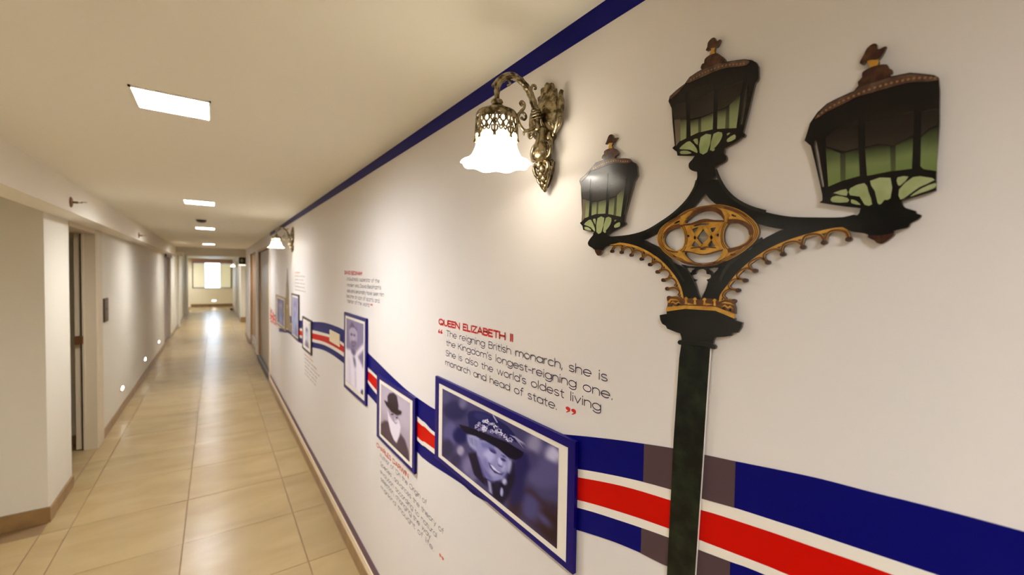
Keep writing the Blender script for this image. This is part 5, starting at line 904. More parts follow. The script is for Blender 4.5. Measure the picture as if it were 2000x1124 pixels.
217]],[112,108,148],0],[[[533,245],[531,245],[529,244],[528,241],[528,236],[529,232],[531,229],[533,228],[535,230],[536,233],[536,237],[535,241]],[112,
108,148],0],[[[519,245],[519,242],[520,238],[522,233],[525,230],[528,228],[530,229],[530,232],[528,236],[526,241],[523,244],[520,246]],[112,108,148],0],
[[[534,224],[534,227],[533,230],[531,232],[529,232],[528,232],[528,230],[528,227],[529,224],[531,222],[533,222],[534,222]],[70,66,110],0],[[[572,176],[573,
177],[574,180],[574,184],[572,188],[570,192],[568,194],[567,193],[566,190],[567,186],[568,182],[570,178]],[190,188,210],0],[[[580,187],[580,190],[578,193],
[575,196],[572,198],[570,197],[570,195],[570,192],[572,188],[575,186],[578,184],[580,185]],[190,188,210],0],[[[572,210],[570,212],[568,211],[567,209],[566,
205],[567,201],[568,198],[570,197],[572,197],[574,200],[574,204],[573,207]],[190,188,210],0],[[[558,215],[557,213],[558,209],[560,204],[563,200],[565,198],
[567,199],[567,201],[566,205],[564,209],[562,213],[559,215]],[190,188,210],0],[[[558,194],[559,191],[562,189],[564,189],[566,190],[567,193],[567,196],[565,
199],[563,201],[560,201],[558,199],[557,197]],[190,188,210],0],[[[571,194],[571,196],[570,199],[568,201],[566,201],[565,201],[565,199],[565,196],[566,194],
[568,192],[569,191],[571,192]],[70,66,110],0],[[[426,208],[424,212],[421,214],[417,213],[415,211],[414,208],[415,204],[417,200],[421,198],[424,198],[426,
200],[427,204]],[160,158,186],0],[[[407,229],[405,228],[404,224],[405,219],[407,213],[410,208],[413,206],[415,207],[415,211],[414,217],[412,223],[410,227]],
[160,158,186],0],[[[396,214],[397,210],[400,205],[404,202],[408,201],[410,201],[411,204],[410,209],[407,213],[403,216],[400,218],[397,217]],[160,158,186],
0],[[[409,184],[412,182],[414,183],[416,187],[416,192],[415,197],[413,201],[410,202],[408,201],[406,197],[406,192],[407,187]],[160,158,186],0],[[[428,180],
[428,183],[427,188],[424,194],[421,198],[417,201],[415,200],[415,197],[416,192],[419,186],[422,182],[426,180]],[160,158,186],0],[[[418,200],[417,203],[416,
206],[413,209],[411,209],[410,209],[409,206],[410,203],[411,200],[413,197],[415,197],[417,197]],[70,66,110],0],[[[484,252],[485,247],[488,242],[492,238],
[496,236],[499,236],[500,239],[499,243],[496,248],[492,252],[488,255],[485,254]],[112,108,148],0],[[[496,218],[499,216],[501,217],[503,220],[504,225],[503,
230],[501,235],[498,237],[496,236],[494,233],[493,228],[494,223]],[112,108,148],0],[[[516,211],[517,214],[516,219],[513,226],[510,231],[506,234],[504,234],
[503,230],[504,225],[507,219],[510,214],[513,211]],[112,108,148],0],[[[517,239],[514,243],[511,246],[507,246],[504,245],[503,241],[504,237],[506,233],[510,
231],[513,230],[516,232],[517,235]],[112,108,148],0],[[[497,264],[495,264],[494,260],[494,254],[496,248],[499,243],[501,240],[504,241],[505,245],[504,250],
[503,257],[500,262]],[112,108,148],0],[[[506,233],[506,237],[504,240],[502,243],[500,244],[498,243],[498,240],[498,237],[500,233],[502,231],[504,230],[506,
231]],[70,66,110],0],[[[451,170],[449,170],[448,166],[448,161],[450,156],[452,151],[454,149],[456,150],[457,153],[457,158],[456,163],[453,168]],[206,204,
222],0],[[[439,159],[440,155],[442,151],[446,147],[449,145],[452,145],[453,148],[452,152],[450,156],[446,160],[443,161],[440,161]],[206,204,222],0],[[[449,
130],[452,128],[454,129],[456,132],[457,136],[456,140],[454,144],[452,146],[449,145],[447,143],[447,138],[447,134]],[206,204,222],0],[[[467,124],[468,126],
[467,131],[465,136],[462,141],[459,143],[457,143],[456,140],[457,136],[459,131],[462,126],[465,123]],[206,204,222],0],[[[468,148],[466,152],[463,154],[460,
154],[457,153],[456,150],[457,146],[459,143],[462,141],[465,140],[468,141],[469,144]],[206,204,222],0],[[[459,143],[458,146],[457,149],[455,151],[453,152],
[452,151],[451,149],[452,146],[453,143],[455,141],[457,140],[458,141]],[70,66,110],0],[[[540,96],[542,94],[544,95],[545,97],[546,101],[545,105],[544,108],
[542,110],[540,109],[538,106],[538,103],[538,99]],[160,158,186],0],[[[555,91],[555,93],[554,97],[553,102],[550,106],[547,108],[546,107],[545,105],[546,
101],[548,97],[550,93],[553,91]],[160,158,186],0],[[[555,112],[553,115],[551,117],[548,117],[546,116],[545,113],[546,110],[547,107],[550,105],[553,105],
[555,106],[556,109]],[160,158,186],0],[[[541,131],[539,130],[538,127],[539,123],[540,118],[542,114],[544,112],[546,113],[546,116],[546,120],[545,125],[543,
129]],[160,158,186],0],[[[531,120],[532,117],[534,113],[537,110],[540,109],[542,109],[543,111],[542,115],[540,118],[537,121],[534,123],[532,122]],[160,
158,186],0],[[[548,107],[547,110],[546,113],[544,114],[543,115],[542,114],[541,112],[541,110],[543,107],[544,105],[546,105],[547,105]],[70,66,110],0],[[[665,
218],[663,217],[663,213],[663,207],[665,201],[668,197],[670,195],[672,196],[673,200],[672,205],[670,211],[668,216]],[140,136,170],0],[[[655,203],[656,199],
[659,194],[662,191],[666,189],[668,190],[669,193],[668,197],[665,202],[662,205],[658,207],[656,206]],[140,136,170],0],[[[667,172],[669,170],[672,171],[673,
175],[673,180],[672,185],[670,189],[668,190],[666,189],[664,186],[664,181],[665,175]],[140,136,170],0],[[[684,168],[685,171],[684,176],[681,182],[678,186],
[675,189],[673,188],[672,185],[673,180],[676,174],[679,169],[682,167]],[140,136,170],0],[[[683,196],[681,200],[678,202],[675,202],[673,200],[672,196],[672,
192],[675,188],[678,186],[681,186],[683,188],[684,192]],[140,136,170],0],[[[675,188],[674,191],[673,195],[671,197],[669,198],[668,197],[667,195],[667,191],
[669,188],[671,185],[673,185],[674,186]],[70,66,110],0],[[[518,118],[520,115],[523,114],[525,114],[527,116],[528,120],[527,123],[525,126],[522,127],[520,
126],[518,124],[518,121]],[206,204,222],0],[[[534,103],[535,104],[536,107],[535,111],[533,116],[531,119],[529,121],[527,120],[527,117],[528,112],[529,107],
[532,104]],[206,204,222],0],[[[541,116],[540,119],[538,123],[535,125],[532,126],[530,125],[530,123],[531,119],[533,116],[536,114],[539,113],[541,114]],
[206,204,222],0],[[[531,140],[529,141],[527,140],[526,137],[526,133],[527,129],[528,126],[531,125],[532,126],[533,129],[533,133],[532,137]],[206,204,222],
0],[[[517,141],[516,139],[517,134],[520,130],[522,127],[525,125],[527,126],[527,129],[526,133],[524,137],[521,140],[518,142]],[206,204,222],0],[[[531,121],
[531,124],[530,126],[528,128],[527,129],[525,128],[525,126],[525,123],[526,121],[528,119],[530,118],[531,119]],[70,66,110],0],[[[666,176],[666,180],[664,
185],[661,188],[659,189],[657,188],[656,184],[657,180],[658,176],[661,173],[664,171],[666,173]],[34,32,74],0],[[[655,157],[655,163],[652,169],[648,174],
[645,175],[642,173],[641,169],[642,163],[645,157],[648,152],[652,151],[654,153]],[34,32,74],0],[[[448,177],[448,182],[446,186],[443,189],[440,190],[438,
189],[437,186],[438,181],[440,177],[443,174],[445,173],[447,174]],[34,32,74],0],[[[443,217],[443,222],[440,227],[437,231],[434,232],[432,231],[431,227],
[432,222],[434,217],[437,214],[440,212],[443,214]],[34,32,74],0],[[[569,138],[568,144],[565,149],[562,154],[558,155],[555,154],[554,149],[555,143],[558,
137],[561,133],[565,131],[568,133]],[34,32,74],0],[[[396,250],[395,256],[392,262],[389,266],[385,268],[382,266],[381,262],[382,256],[384,251],[388,246],
[392,245],[395,246]],[34,32,74],0],[[[551,162],[551,167],[548,172],[545,176],[542,177],[539,176],[538,172],[539,167],[542,161],[545,158],[548,156],[550,
158]],[34,32,74],0],[[[421,249],[420,255],[417,262],[413,267],[408,269],[405,268],[404,262],[405,256],[408,249],[412,244],[417,242],[420,244]],[34,32,74],
0],[[[513,167],[512,174],[509,181],[505,186],[500,188],[497,186],[495,181],[497,174],[500,167],[504,162],[509,160],[512,162]],[34,32,74],0],[[[594,152],
[593,158],[591,163],[587,167],[584,169],[581,167],[580,163],[581,157],[584,152],[587,148],[591,147],[593,148]],[34,32,74],0],[[[497,158],[496,164],[494,
169],[490,173],[487,174],[485,173],[484,169],[484,163],[487,158],[490,154],[494,153],[496,155]],[34,32,74],0],[[[677,161],[676,167],[673,174],[670,178],
[666,180],[663,178],[662,173],[663,167],[666,161],[669,156],[673,155],[676,157]],[34,32,74],0],[[[640,145],[639,150],[637,154],[634,158],[631,159],[629,
158],[628,154],[629,149],[631,144],[634,141],[637,140],[639,141]],[34,32,74],0],[[[440,190],[440,195],[437,200],[434,203],[431,205],[428,203],[427,200],
[428,195],[431,190],[434,186],[437,185],[439,186]],[34,32,74],0],[[[603,203],[602,207],[601,210],[598,213],[596,214],[594,213],[594,210],[594,206],[596,
203],[598,200],[601,199],[602,200]],[34,32,74],0],[[[441,186],[440,191],[438,195],[435,198],[432,199],[430,198],[429,195],[430,190],[432,186],[435,183],
[438,182],[440,183]],[34,32,74],0],[[[673,157],[672,162],[670,167],[667,171],[664,172],[661,171],[660,167],[661,162],[663,157],[667,153],[670,151],[672,
153]],[34,32,74],0],[[[507,185],[507,189],[505,193],[503,196],[500,197],[498,196],[498,193],[498,189],[500,185],[502,182],[505,181],[507,182]],[34,32,74],
0],[[[524,149],[523,153],[521,157],[519,160],[516,161],[514,160],[513,157],[514,153],[516,149],[519,146],[521,145],[523,146]],[34,32,74],0],[[[601,184],
[601,189],[599,193],[596,197],[593,198],[591,196],[590,193],[591,189],[593,184],[596,181],[598,180],[601,181]],[34,32,74],0],[[[404,277],[403,284],[400,
292],[395,297],[390,299],[387,298],[385,292],[386,285],[390,277],[395,272],[399,270],[403,272]],[34,32,74],0],[[[653,122],[652,128],[650,134],[646,139],
[642,140],[640,138],[639,134],[640,128],[642,122],[646,117],[650,116],[652,118]],[34,32,74],0],[[[687,172],[687,177],[684,183],[681,186],[678,188],[676,
186],[675,182],[676,177],[678,172],[681,168],[684,167],[686,168]],[34,32,74],0],[[[556,173],[555,180],[552,187],[548,192],[544,193],[541,192],[539,186],
[540,180],[543,173],[548,168],[552,166],[555,168]],[34,32,74],0],[[[631,115],[630,118],[628,122],[626,125],[624,126],[622,125],[621,122],[622,118],[624,
114],[626,112],[628,111],[630,112]],[34,32,74],0],[[[602,150],[601,156],[598,162],[595,166],[591,168],[588,166],[587,161],[588,155],[591,149],[595,145],
[598,144],[601,145]],[34,32,74],0],[[[351,449],[362,531],[367,525],[358,441]],[116,116,156],1],[[[371,443],[380,531],[385,525],[378,435]],[116,116,156],
1],[[[374,442],[382,531],[387,525],[380,434]],[176,176,206],1],[[[375,442],[383,531],[388,525],[382,434]],[176,176,206],1],[[[325,457],[337,532],[343,525],
[332,449]],[176,176,206],1],[[[362,446],[372,531],[377,525],[369,438]],[116,116,156],1],[[[375,441],[383,531],[388,525],[382,434]],[116,116,156],1],[[[342,
452],[353,532],[358,525],[349,444]],[116,116,156],1],[[[323,458],[335,532],[341,525],[330,450]],[116,116,156],1],[[[349,450],[359,531],[364,525],[356,442]],
[116,116,156],1],[[[314,461],[327,532],[333,525],[321,453]],[116,116,156],1],[[[358,447],[368,531],[373,525],[364,439]],[116,116,156],1],[[[333,455],[345,
532],[350,525],[340,447]],[116,116,156],1],[[[352,449],[362,531],[367,525],[359,441]],[176,176,206],1],[[[342,452],[353,532],[358,525],[349,444]],[116,
116,156],1],[[[381,440],[389,531],[394,524],[388,432]],[116,116,156],1],[[[419,637],[457,794],[497,834],[559,794],[526,766],[480,728]],[104,102,152],4],
[[[619,703],[663,568],[677,455],[657,554],[628,642]],[104,102,150],3],[[[503,613],[508,650],[505,685],[496,710],[482,717],[467,705],[455,676],[450,638],
[453,603],[462,578],[476,572],[491,585]],[120,118,168],4],[[[674,136],[719,119],[781,166],[713,137]],[150,148,178],0],[[[674,136],[719,119],[799,140],[713,
137]],[150,148,178],0],[[[674,136],[719,119],[805,157],[713,137]],[150,148,178],0],[[[674,136],[719,119],[785,204],[713,137]],[150,148,178],0],[[[674,136],
[719,119],[751,159],[713,137]],[150,148,178],0],[[[525,-22],[550,12],[580,65],[571,76],[540,29]],[150,148,178],0]],"beard":[[[[0,0],[1000,0],[1000,490],
[-8,542]],[170,160,172],8],[[[-4,791],[154,667],[302,619],[406,806],[569,892],[693,646],[856,690],[971,832],[1010,1004],[0,1009]],[78,64,76],2],[[[274,
403],[418,374],[625,353],[694,429],[659,555],[347,658]],[150,138,152],1],[[[264,407],[342,503],[492,535],[653,424],[718,529],[686,705],[590,882],[489,870],
[378,775],[291,610]],[206,198,208],1],[[[364,523],[555,529],[655,462],[556,556]],[120,108,124],1],[[[488,408],[481,418],[462,430],[436,443],[410,451],[391,
454],[384,450],[390,440],[409,427],[435,415],[461,407],[481,404]],[70,58,72],0],[[[632,405],[627,414],[612,425],[592,435],[572,442],[557,443],[551,438],
[556,429],[571,418],[591,408],[611,402],[626,401]],[70,58,72],0],[[[552,460],[549,478],[540,494],[528,503],[515,504],[505,496],[501,481],[504,463],[513,
447],[525,437],[538,437],[548,445]],[170,158,172],0],[[[257,158],[329,76],[473,14],[586,32],[642,178],[636,275],[442,315],[271,297]],[56,44,58],1],[[[128,
283],[254,270],[441,277],[646,258],[755,242],[733,304],[610,375],[403,397],[218,351]],[44,34,46],1]],"shirt":[[[[0,0],[1000,0],[1012,368],[0,456]],[128,
118,146],6],[[[676,473],[1020,355],[1013,565],[801,529]],[118,108,136],3],[[[-86,447],[78,480],[279,459],[487,504],[624,442],[1018,265],[1012,356],[702,
501],[908,585],[1022,639],[1000,1003],[0,1000]],[214,206,216],2],[[[174,193],[207,130],[326,79],[509,74],[644,104],[668,194],[644,311],[495,410],[334,421],
[221,342]],[160,150,172],1],[[[174,173],[218,116],[315,44],[405,34],[483,70],[644,98],[656,146],[535,103],[327,111],[218,148]],[98,88,116],1],[[[399,213],
[390,224],[365,233],[330,240],[295,242],[268,238],[259,230],[268,220],[294,210],[329,203],[364,202],[390,205]],[86,76,104],1],[[[564,207],[556,215],[532,
224],[499,230],[465,232],[440,229],[431,223],[440,214],[464,205],[498,199],[531,197],[555,200]],[86,76,104],1],[[[490,273],[485,293],[470,310],[450,318],
[428,315],[413,303],[406,284],[411,264],[426,248],[447,240],[468,243],[484,255]],[176,166,186],1],[[[277,334],[412,306],[618,291],[634,325],[484,418],[334,
427]],[104,94,122],2],[[[554,336],[539,343],[498,353],[440,362],[382,369],[338,372],[322,369],[338,361],[381,351],[440,341],[497,335],[539,333]],[140,120,
142],1],[[[307,445],[495,423],[600,459],[488,531],[336,502]],[96,86,116],2],[[[419,542],[552,546],[597,645],[547,709],[459,617]],[96,92,120],2],[[[547,
709],[590,728],[620,970],[568,997]],[160,152,170],2],[[[1020,951],[1012,973],[986,994],[948,1010],[910,1015],[881,1007],[870,990],[879,967],[906,945],[944,
930],[981,926],[1009,934]],[90,82,104],1],[[[167,614],[225,603],[290,1022],[220,1024]],[188,180,196],3]],"family":[[[[420,350],[404,440],[360,506],[300,
530],[240,506],[196,440],[180,350],[196,260],[240,194],[300,170],[360,194],[404,260]],[96,90,140],60],[[[680,300],[663,400],[615,473],[550,500],[485,473],
[437,400],[420,300],[437,200],[485,127],[550,100],[615,127],[663,200]],[150,146,180],50],[[[670,700],[641,825],[560,917],[450,950],[340,917],[259,825],
[230,700],[259,575],[340,483],[450,450],[560,483],[641,575]],[120,150,190],60],[[[920,400],[904,550],[860,660],[800,700],[740,660],[696,550],[680,400],
[696,250],[740,140],[800,100],[860,140],[904,250]],[70,66,110],60],[[[330,800],[310,900],[255,973],[180,1000],[105,973],[50,900],[30,800],[50,700],[105,
627],[180,600],[255,627],[310,700]],[80,76,120],60],[[[420,250],[408,295],[375,328],[330,340],[285,328],[252,295],[240,250],[252,205],[285,172],[330,160],
[375,172],[408,205]],[160,150,170],20],[[[700,240],[689,285],[660,318],[620,330],[580,318],[551,285],[540,240],[551,195],[580,162],[620,150],[660,162],
[689,195]],[170,160,176],20]],"tall":[[[[760,250],[725,320],[630,371],[500,390],[370,371],[275,320],[240,250],[275,180],[370,129],[500,110],[630,129],[725,
180]],[110,104,140],30],[[[670,300],[650,340],[595,369],[520,380],[445,369],[390,340],[370,300],[390,260],[445,231],[520,220],[595,231],[650,260]],[170,
162,186],20],[[[760,650],[722,780],[620,875],[480,910],[340,875],[238,780],[200,650],[238,520],[340,425],[480,390],[620,425],[722,520]],[128,150,186],50],
[[[900,850],[873,910],[800,954],[700,970],[600,954],[527,910],[500,850],[527,790],[600,746],[700,730],[800,746],[873,790]],[84,78,116],40],[[[540,450],
[529,480],[500,502],[460,510],[420,502],[391,480],[380,450],[391,420],[420,398],[460,390],[500,398],[529,420]],[90,84,120],20]],"small":[[[[730,520],[699,
660],[615,762],[500,800],[385,762],[301,660],[270,520],[301,380],[385,278],[500,240],[615,278],[699,380]],[130,150,168],30],[[[600,430],[583,495],[535,
543],[470,560],[405,543],[357,495],[340,430],[357,365],[405,317],[470,300],[535,317],[583,365]],[176,172,182],20],[[[710,300],[685,335],[615,361],[520,
370],[425,361],[355,335],[330,300],[355,265],[425,239],[520,230],[615,239],[685,265]],[84,84,104],20],[[[610,640],[591,695],[540,735],[470,750],[400,735],
[349,695],[330,640],[349,585],[400,545],[470,530],[540,545],[591,585]],[200,200,206],20],[[[890,900],[846,980],[725,1039],[560,1060],[395,1039],[274,980],
[230,900],[274,820],[395,761],[560,740],[725,761],[846,820]],[120,112,130],30]]}
def isl(name): return [[[(a*1e-4, z*1e-4) for a, z in l] for l in i] for i in TR[name]]
def part(name, key, m, parent, back, front, smooth=3, side=None):
    return [plate(name, [i], m, parent, back, front, smooth, side) for i in isl(key)]

# ---- ribbon of blue, white and red bands
b6 = isl('ribbon')[0]
for k, (lim, dz) in enumerate(((-.0, 0), (-.10, .072), (-.13, .093), (-.23, .141), (-.26, .159), (-.42, .209))):   # beyond the frame the ribbon runs on at even width
    ext = [(.4, 1.452), (1.2, 1.41), (2.0, 1.33)]
    if k: ext = [(a, float(np.interp(a, [p[0] for p in b6[0]], [p[1] for p in b6[0]]))) for a in (-.24, -.12, .02) if a > lim+.08]+ext
    b6[k] = [p for p in b6[k] if p[0] <= lim] + [(a, z-dz) for a, z in ext if k or a > 0]
rib = thing('ribbon_mural', 'wavy blue white and red ribbon printed along the right wall behind the frames', 'wall graphic', (XR, 3, 1.2))
def band(name, top, bot, m, f=.0012):
    lo = [sm([(a, z, 0) for a, z in t], 5, False) for t in (top, bot)]
    loop = [(p.x, p.y) for p in lo[0]]+[(p.x, p.y) for p in lo[1]][::-1]
    return plate(name, [[loop]], m, rib, .0002, f)
band('blue_band', b6[0], b6[1], M_blue); band('white_band', b6[1], b6[2], M_white); band('red_band', b6[2], b6[3], M_red)
band('white_band', b6[3], b6[4], M_white); band('blue_band', b6[4], b6[5], M_blue)
def between(top, bot, a0, a1):
    f = lambda pl, a: float(np.interp(a, [p[0] for p in pl], [p[1] for p in pl]))
    xs = list(np.linspace(a0, a1, 9))
    tp = [(p.x, p.y) for p in sm([(a, z, 0) for a, z in top], 5, False)]; bt = [(p.x, p.y) for p in sm([(a, z, 0) for a, z in bot], 5, False)]
    return [[(a, f(tp, a)) for a in xs]+[(a, f(bt, a)) for a in xs[::-1]]]
g = plate('grey_block', [between(b6[0], b6[1], -.4895, -.3205)], M_grey, rib, .0004, .0018); tag(g, 'dark grey stretch of the blue band behind the lamp post')
g = plate('grey_block', [between(b6[4], b6[5], -.4910, -.3240)], M_grey, rib, .0004, .0018)
# flag at the far end of the ribbon
fl = thing('flag_graphic', 'small red white and blue flag print at the far end of the ribbon', 'wall graphic', (XR, 6.6, 1.05))
F = lambda u, v: (-7.02+.78*u, 1.155-.09*u - v*(.215-.11*u))
qd = lambda *p: [[F(*q) for q in p]]
plate('flag_field', [qd((0, 0), (1, 0), (1, 1), (0, 1))], M_blue, fl, .0002, .0008)
for p in (((0, 0), (.14, 0), (1, .86), (1, 1), (.86, 1), (0, .14)), ((1, 0), (1, .14), (.14, 1), (0, 1), (0, .86), (.86, 0))): plate('white_saltire', [qd(*p)], M_white, fl, .0004, .0012)
for p in (((0, 0), (.07, 0), (1, .93), (1, 1), (.93, 1), (0, .07)), ((1, 0), (1, .07), (.07, 1), (0, 1), (0, .93), (.93, 0))): plate('red_saltire', [qd(*p)], M_red, fl, .0006, .0015)
plate('white_cross', [qd((.36, 0), (.64, 0), (.64, .34), (1, .34), (1, .66), (.64, .66), (.64, 1), (.36, 1), (.36, .66), (0, .66), (0, .34), (.36, .34))], M_white, fl, .0008, .0018)
plate('red_cross', [qd((.42, 0), (.58, 0), (.58, .4), (1, .4), (1, .6), (.58, .6), (.58, 1), (.42, 1), (.42, .6), (0, .6), (0, .4), (.42, .4))], M_red, fl, .001, .0022)

# ---- slender tower cut-out
tw = thing('tower_cutout', 'slender brown clock tower cut-out between the far framed photos', 'wall graphic', (XR, 5.1, 1.05))
part('tower_body', 'tower', M_stower, tw, .0024, .0046, 2)
part('spire', 'tower_spire', mat('printed_tower_spire', (112, 96, 66), .4), tw, .0046, .0052, 2)
part('clock_face', 'tower_clock', mat('printed_clock', (176, 160, 124), .4), tw, .0046, .0052, 2)

# ---- framed photos
def raster(ops, W, H, base):
    img = np.zeros((H, W, 3)); img[:] = base
    yy, xx = np.mgrid[0:H, 0:W]; X = (xx+.0)/(W-1)*1000; Y = (yy+.0)/(H-1)*1000
    for pts, col, bl in ops:
        p = np.array(pts, float); x0, y0 = p.min(0)-80; x1, y1 = p.max(0)+80
        i0, i1 = max(0, int(y0/1000*(H-1))), min(H, int(y1/1000*(H-1))+2); j0, j1 = max(0, int(x0/1000*(W-1))), min(W, int(x1/1000*(W-1))+2)
        if i1 <= i0 or j1 <= j0: continue
        a = np.zeros((i1-i0, j1-j0))
        for dx in (-.25, .25):
            for dy in (-.25, .25):
                px = X[i0:i1, j0:j1]+dx*1000/W; py = Y[i0:i1, j0:j1]+dy*1000/H
                ins = np.zeros(px.shape, bool); n = len(p)
                for k in range(n):
                    (ax, ay), (bx, by) = p[k], p[(k+1) % n]
                    if ay == by: continue
                    c = ((ay > py) != (by > py)) & (px < (bx-ax)*(py-ay)/(by-ay)+ax); ins ^= c
                a += ins*.25
        r = bl
        for _ in range(3 if r else 0):
            for ax in (0, 1):
                n = a.shape[ax]; m = max(1, int(round(min(r, 8 if r < 10 else r/10))))
                pad = np.pad(a, [(m, m) if q == ax else (0, 0) for q in (0, 1)], mode='edge'); c = np.cumsum(pad, axis=ax)
                c = np.concatenate([np.zeros_like(np.take(c, [0], axis=ax)), c], axis=ax)
                a = (np.take(c, range(2*m+1, 2*m+1+n), axis=ax)-np.take(c, range(0, n), axis=ax))/(2*m+1)
        img[i0:i1, j0:j1] += a[..., None]*(np.array(col, float)-img[i0:i1, j0:j1])
    return img
M_photo = bpy.data.materials.new('photo_print'); M_photo.use_nodes = True
_b = M_photo.node_tree.nodes['Principled BSDF']; _a = M_photo.node_tree.nodes.new('ShaderNodeVertexColor'); _a.layer_name = 'print'
M_photo.node_tree.links.new(_a.outputs[0], _b.inputs['Base Color']); _b.inputs['Roughness'].default_value = .25; _b.inputs['Specular IOR Level'].default_value = .14
def photo(t, a0, a1, z0, z1, ops, W, H, base, front):
    img = raster(ops, W, H, base)
    img = np.clip(img*1.13-22, 4, 255)
    im = np.where(img/255 <= .04045, img/255/12.92, ((img/255+.055)/1.055)**2.4)*ALB
    A = np.linspace(a0, a1, W); Z = np.linspace(z1, z0, H); off = t.location
    vs = np.zeros((H, W, 3)); vs[..., 0] = XR-front-off.x; vs[..., 1] = -A[None, :]-off.y; vs[..., 2] = Z[:, None]-off.z
    i = np.arange(H*W).reshape(H, W); q = np.stack([i[:-1, :-1], i[1:, :-1], i[1:, 1:], i[:-1, 1:]], -1).reshape(-1, 4)
    me = bpy.data.meshes.new('photo_print'); me.from_pydata(vs.reshape(-1, 3).tolist(), [], q.tolist()); me.update()
    ca = me.color_attributes.new('print', 'FLOAT_COLOR', 'POINT')
    col = np.ones((H*W, 4)); col[:, :3] = np.clip(im.reshape(-1, 3), 0, 1); ca.data.foreach_set('color', col.ravel())
    return link('photo_print', me, M_photo, t)
rect = lambda a0, a1, z0, z1: [(a0, z0), (a1, z0), (a1, z1), (a0, z1)]
def frame(label, o, w, p, key, W, H, base, dep=.012, m=None):
    t = thing('picture_frame', label, 'picture frame', (XR, -(o[0]+o[1])/2, o[2]), 'framed photos on the ribbon wall')
    mb = MB(); x0, x1 = -dep, -.0024; oy = -(o[0]+o[1])/2; oz = o[2]
    bw = min(w[0]-o[0], o[1]-w[1]); bh = min(w[2]-o[2], o[3]-w[3])
    A = lambda a: -a-oy
    for q in ((o[0], w[0], o[2], o[3]), (w[1], o[1], o[2], o[3]), (w[0], w[1], o[2], w[2]), (w[0], w[1], w[3], o[3])): mb.box(x0, x1, A(q[1]), A(q[0]), q[2]-oz, q[3]-oz)
    mb.build('border', m or M_navy, t)
    MB().box(x0+.0015, x1, A(w[1]), A(w[0]), w[2]-oz, w[3]-oz).build('mount', M_white, t)
    photo(t, p[0], p[1], p[2], p[3], OPS[key], W, H, base, dep-.0008)
    return t
M_gilt = mat('dull_gold_frame', (140, 116, 76), .4); M_dkf = mat('dark_frame', (62, 50, 50), .35)
frame('wide navy-framed photo of a smiling person in a flowered hat', (-1.382, -.662, 1.003, 1.302), (-1.354, -.685, 1.0165, 1.282), (-1.325, -.717, 1.031, 1.269), 'hat', 320, 270, (74, 71, 106))
frame('navy-framed photo of a white-bearded person in a dark bowler hat', (-2.048, -1.568, .8655, 1.174), (-2.012, -1.593, .880, 1.157), (-1.988, -1.622, .896, 1.140), 'beard', 110, 140, (158, 147, 160))
frame('tall navy-framed photo of a bearded person in a white shirt', (-2.694, -2.232, .966, 1.429), (-2.668, -2.256, .985, 1.411), (-2.641, -2.282, 1.011, 1.396), 'shirt', 70, 170, (132, 122, 150))
frame('small dark-framed portrait with bluish face, left of the cream blank plate', (-4.212, -3.78, .979, 1.27), (-4.17, -3.81, .995, 1.254), (-4.12, -3.85, 1.02, 1.235), 'small', 40, 60, (206, 200, 204), m=M_dkf)
frame('narrow tall dark-framed portrait just right of the clock tower cut-out', (-4.87, -4.42, 1.01, 1.4515), (-4.83, -4.45, 1.028, 1.435), (-4.80, -4.47, 1.04, 1.42), 'tall', 40, 60, (150, 145, 176), m=M_dkf)
frame('farthest framed photo with two people, left of the clock tower cut-out', (-6.24, -5.336, 1.0, 1.377), (-6.15, -5.40, 1.02, 1.357), (-6.08, -5.44, 1.035, 1.340), 'family', 50, 50, (104, 100, 144), m=M_gilt)
t = thing('blank_plate', 'cream blank cover plate on the ribbon beside the white-shirt portrait', 'wall plate', (XR, 2.972, 1.232))
MB().box(-.009, -.0024, -.138, .138, -.042, .040, .003).build('cover', M_cream, t)

